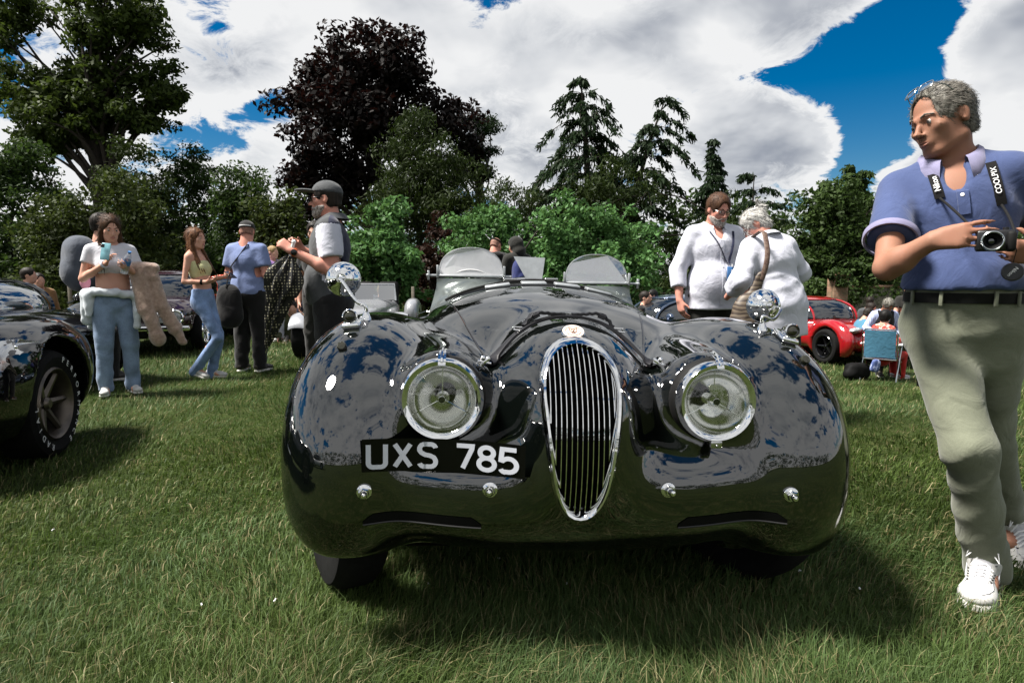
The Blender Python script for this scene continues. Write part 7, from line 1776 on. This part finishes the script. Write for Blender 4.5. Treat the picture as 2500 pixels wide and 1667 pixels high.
for x, r_ in ((-.60, .095), (.60, .095)):
    g = MB(); g.lathe([(r_-.012, .012), (r_, .018), (r_+.014, .004), (r_+.012, -.05)], (x, .02, .56), (0, -1, 0), 28); hl = g.build('headlight', M['chrome'], MS); g = MB(); g.lathe([(.0005, .022), (r_*.6, .014), (r_-.012, .004)], (x, .02, .56), (0, -1, 0), 24); g.build('lens', M['lamp_glass_car'], hl)
for x in (-.395, .395): g = MB(); g.box((x, .02, .56), (.070, .02, .075), None, .012); o = g.build('driving_lamp', M['chrome'], MS); g = MB(); g.box((x, -.004, .56), (.058, .004, .062), None, .003); g.build('lens', M['lamp_glass_car'], o)
g = MB(); g.box((0, -.07, .415), (.80, .035, .034), None, .016); bp_ = g.build('bumper', M['chrome'], MS)
for x in (-.3, .3): g = MB(); g.box((x, -.10, .41), (.022, .022, .06), None, .012); g.build('overrider', M['chrome'], bp_)
g = MB(); g.box((0, -.05, .33), (.26, .008, .055), None, .002); g.build('number_plate', M['plate_black'], MS)
for q in (-1, 1):
    road_wheel(MS, (q*.73, .80, .31), .31, .17, q, M['chrome'], style='wire'); road_wheel(MS, (q*.73, 3.36, .31), .31, .17, q, M['chrome'], style='wire')
    g = MB(); g.tube([(q*.25, 1.22, .79), (q*.62-.3*q, 1.26, .80)], .006, 5); g.build('wiper', M['worn_chrome'], MS)
# pale grey kit roadster with cycle wings
LK = thing('kit_roadster', 'pale grey open kit roadster with separate mudguards behind the man in the cap', 'car', (-2.20, 8.1, 0), R(4))
S = SDF(); S.u(sup((0, 1.7, .50), (.42, 1.9, .26), 3.2), 0); S.u(ell((0, .2, .48), (.28, .5, .20)), .08); S.s(ell((0, 2.5, .85), (.34, .5, .34)), .04); blobmesh('body', S, .036, M['silverpaint'], LK, 1)
for q in (-1, 1):
    w_, t_ = road_wheel(LK, (q*.66, .42, .29), .29, .21, q, M['alu']); road_wheel(LK, (q*.62, 2.95, .30), .30, .24, q, M['alu'])
    g = MB(); rows = [[(q*.66+x*.125, .42-.345*math.cos(a), .29+.345*math.sin(a)-abs(x)**3*.03) for x in np.linspace(-1, 1, 7)] for a in np.linspace(R(28), R(185), 16)]; rows += [[(x, y, z-.012) for x, y, z in r_] for r_ in rows[::-1]]; g.grid(rows+[rows[0]]); g.build('mudguard', M['silverpaint'], LK)
    g = MB(); g.tube([(q*.30, .35, .42), (q*.58, .42, .30)], .018, 6); g.tube([(q*.30, .55, .28), (q*.58, .45, .24)], .016, 6); g.build('wishbone', M['gloss_black'], LK)
    S = SDF(); S.u(sup((q*.62, 2.95, .46), (.15, .45, .28), 2.6), 0); S.s(cyl((q*.74, 2.95, .28), (1, 0, 0), .32, .2, .02), .02); blobmesh('rear_wing', S, .03, M['silverpaint'], LK, 1)
g = MB(); g.tube([(-.46, 1.75, .74), (-.43, 1.85, 1.0), (.43, 1.85, 1.0), (.46, 1.75, .74)], .018, 8); wf = g.build('windscreen_frame', M['silverpaint'], LK)
g = MB(); g.add([(-.45, 1.755, .75), (.45, 1.755, .75), (.42, 1.845, .985), (-.42, 1.845, .985)], [(0, 1, 2, 3)]); g.build('windscreen', M['windscreen'], wf, smooth=False)
for x in (-.22, .22): g = MB(); g.box((x, 2.75, .82), (.17, .06, .22), rotm(-.15), .05); g.build('seat', M['black'], LK)
# dark saloon at the far left edge
FS = car('vintage_saloon', 'small black vintage saloon at the left edge beyond the nearer black roadster', (-4.15, 6.0), R(72), 3.9, 1.56, 1.14, M['paint2'], belt=.78, hood=.74, cab=(.24, .84), cabw=.84, wheel=.31, p=2.4, rimm='chrome', glassm='windscreen', fender=.14, h=.036)
g = MB(); g.tube([(-.62, 1.25, .96), (-.64, 1.28, 1.16)], .008, 6); g.ball((-.64, 1.28, 1.20), (.075, .055, .065), 16, 10); g.build('roof_mirror', M['chrome'], FS)
# black roadster cut by the left edge of the frame
LB = thing('black_roadster', 'black roadster at the left edge with a bright metal guard before its lettered tyre', 'car', (-3.64, 3.58, 0), R(14))
S = SDF()
for q in (-1, 1):
    S.u(sup((q*.60, -.02, .51), (.30, .80, .375), 2.35), .05)                       # rear wing over the lettered wheel
    S.u(sup((q*.40, -2.75, .50), (.26, .75, .36), 2.3), .1)
S.u(sup((0, .10, .50), (.62, .62, .34), 2.8), .12); S.u(rbox((0, -1.5, .44), (.52, 1.4, .22), .12), .15); S.u(cap((0, -1.5, .55), (0, -3.0, .52), .36, .24), .12)
for q in (-1, 1): S.s(cyl((q*.86, .0, .345), (1, 0, 0), .405, .25, .03), .03); S.s(cyl((q*.62, -2.72, .345), (1, 0, 0), .39, .20, .03), .03)
S.s(ell((0, -.75, 1.0), (.42, .6, .45)), .06); S.s(rbox((0, -1.5, -.1), (2, 4, .30), .02), .05)
V, Q, N = S.mesh(.024, 1); link('body', raw_mesh('body', V, Q, True, N), M['paint2'], LB); lb_bvh = BVHTree.FromPolygons(V.tolist(), Q.tolist())
for q in (-1, 1):
    w_, t_ = road_wheel(LB, (q*.715, .0, .335), .335, .235, q, M['dull_bronze'], n=6)
    if q == 1:
        for txt, a0 in (('PERFORMANCE', 70), ('RADIAL', 245)):
            for i, ch in enumerate(txt):
                a = R(a0-i*13.5); me = text_mesh(ch, .052); c_ = (.1195, -math.cos(a)*.283*-1, math.sin(a)*.283)
                me.transform(Matrix.Translation((.1185, -.275*math.cos(a), .275*math.sin(a))) @ Matrix.Rotation(PI/2, 4, 'Z') @ Matrix.Rotation(PI/2, 4, 'X') @ Matrix.Rotation(-(a-PI/2)-PI*0, 4, 'Z') if False else Matrix.Translation((.1185, .275*math.cos(a), .275*math.sin(a))) @ Matrix(((0, 0, 1, 0), (1, 0, 0, 0), (0, 1, 0, 0), (0, 0, 0, 1))) @ Matrix.Rotation(a-PI/2, 4, 'Z'))
                link('tyre_letter', me, M['white_plain'], w_)
    road_wheel(LB, (q*.52, -2.72, .335), .335, .20, q, M['dull_bronze'], n=6)
def lbp(x, z, lift=.008):
    h_ = lb_bvh.ray_cast(Vector((x, -1.35, z)), Vector((0, 1, 0)), 3); return Vector((x, h_[0].y-lift if h_[0] is not None else -.4, z))
rows = []
for z, x0, x1 in ((.775, .640, .835), (.74, .630, .850), (.70, .622, .845), (.64, .610, .832), (.56, .595, .812), (.48, .580, .790), (.40, .566, .755), (.33, .556, .70), (.27, .55, .62)):
    rows.append([lbp(x, z) for x in np.linspace(x0, x1, 8)])
g = MB(); g.grid(rows); gp = g.build('stone_guard', M['alu_mirror'] if 'alu_mirror' in M else M['worn_chrome'], LB, sharp=60)
for x, z in ((.66, .765), (.825, .735), (.575, .31)): g = MB(); g.ball(lbp(x, z, .012), .010, 10, 6); g.build('guard_screw', M['chrome'], gp)
g = MB(); g.tube([(.30, -1.02, .20), (.50, -.98, .20), (.66, -.80, .22), (.72, -.62, .25)], [.05, .05, .046, .03], 14); g.build('nudge_bar', M['chrome'], LB)
g = MB(); g.tube([lbp(.55, .80, .0)+V3((0, .02, .02)), lbp(.55, .80, .0)+V3((.0, -.03, .03))], .012, 8); g.ball(lbp(.55, .80, .04)+V3((0, 0, .03)), .016, 10, 6); g.build('bonnet_catch', M['chrome'], LB)
# ---- folding chair and the things round it
FC = thing('folding_chair', 'teal canvas folding chair with pale metal tubes seen from behind', 'chair', (sx0, sy0, -.59), R(140))
g = MB(); T = lambda *v: [V3(q) for q in v]
g.tube(T((-.24, .24, .36), (-.25, .30, .80), (-.21, .315, .86), (.21, .315, .86), (.25, .30, .80), (.24, .24, .36)), .012, 8); g.build('back_frame', M['alu'], FC)
g = MB(); g.grid([[(x, .24+.06*(z-.40)/.42+.025*(1-(x/.23)**2), z) for x in np.linspace(-.225, .225, 9)] for z in np.linspace(.40, .845, 8)]+[[(x, .255+.06*(z-.40)/.42+.025*(1-(x/.23)**2), z) for x in np.linspace(-.225, .225, 9)] for z in np.linspace(.845, .40, 8)]); g.build('backrest', M['canvas_blue'], FC)
g = MB(); g.box((0, 0, .37), (.225, .23, .012), None, .01); g.build('seat', M['canvas_blue'], FC)
for q in (-1, 1):
    g = MB(); g.tube(T((q*.26, .30, .01), (q*.26, -.10, .60)), .011, 8); g.build('leg', M['alu'], FC); g = MB(); g.tube(T((q*.25, -.28, .01), (q*.25, .02, .36), (q*.25, .10, .58)), .011, 8); g.build('leg', M['alu'], FC)
    g = MB(); g.box((q*.27, .02, .605), (.028, .19, .012), None, .008); g.build('armrest', M['white_plain'], FC)
g = MB(); g.tube(T((-.24, .25, .365), (.24, .25, .365)), .012, 8); g.build('cross_bar', M['alu'], FC)
p_ = at(2100, 885, 10.0); S = SDF(); S.u(sup((p_.x+.10, 10.25, -.46), (.20, .12, .14), 3.2), 0); S.u(ell((p_.x-.04, 10.2, -.50), (.12, .1, .10)), .05); S.u(cap((p_.x, 10.25, -.33), (p_.x+.2, 10.25, -.33), .02), .02); S.disp = folds(8, .008, (), 40, .7); tag(blobmesh('holdall', S, .018, M['black'], None), 'black holdall on the grass behind the folding chair', 'bag')
p_ = at(2137, 893, 9.9); S = SDF(); S.u(sup((0, 0, 0), (.075, .03, .11), 3, rotm(0, R(14), 0)), 0); S.disp = folds(3, .006, (), 40, .7); o = blobmesh('carrier_bag', S, .012, M['camo_bag'], None); o.location = p_; tag(o, 'small blue and white patterned bag hanging under the teal folding chair', 'bag')
TB = thing('folding_table', 'black folding table beside the seated person behind the polo wearer', 'table', (at(2318, 800, 8.9).x, 8.9, -.50), R(8))
g = MB(); g.box((0, 0, .66), (.30, .22, .015), None, .006); g.build('table_top', M['gloss_black'], TB)
for x, y in ((-.27, -.19), (.27, -.19), (-.27, .19), (.27, .19)): g = MB(); g.box((x, y, .325), (.018, .018, .325), None, .004); g.build('leg', M['black'], TB)
g = MB(); g.box((0, 0, 0), (.10, .075, .003)); o = g.build('paper_sheet', M['white_plain'], None, label='white sheet of paper on the black folding table', cat='paper'); o.location = TB.matrix_basis @ V3((-.16, -.02, .68)) if False else (TB.location.x-.16, TB.location.y-.03, TB.location.z+.679)
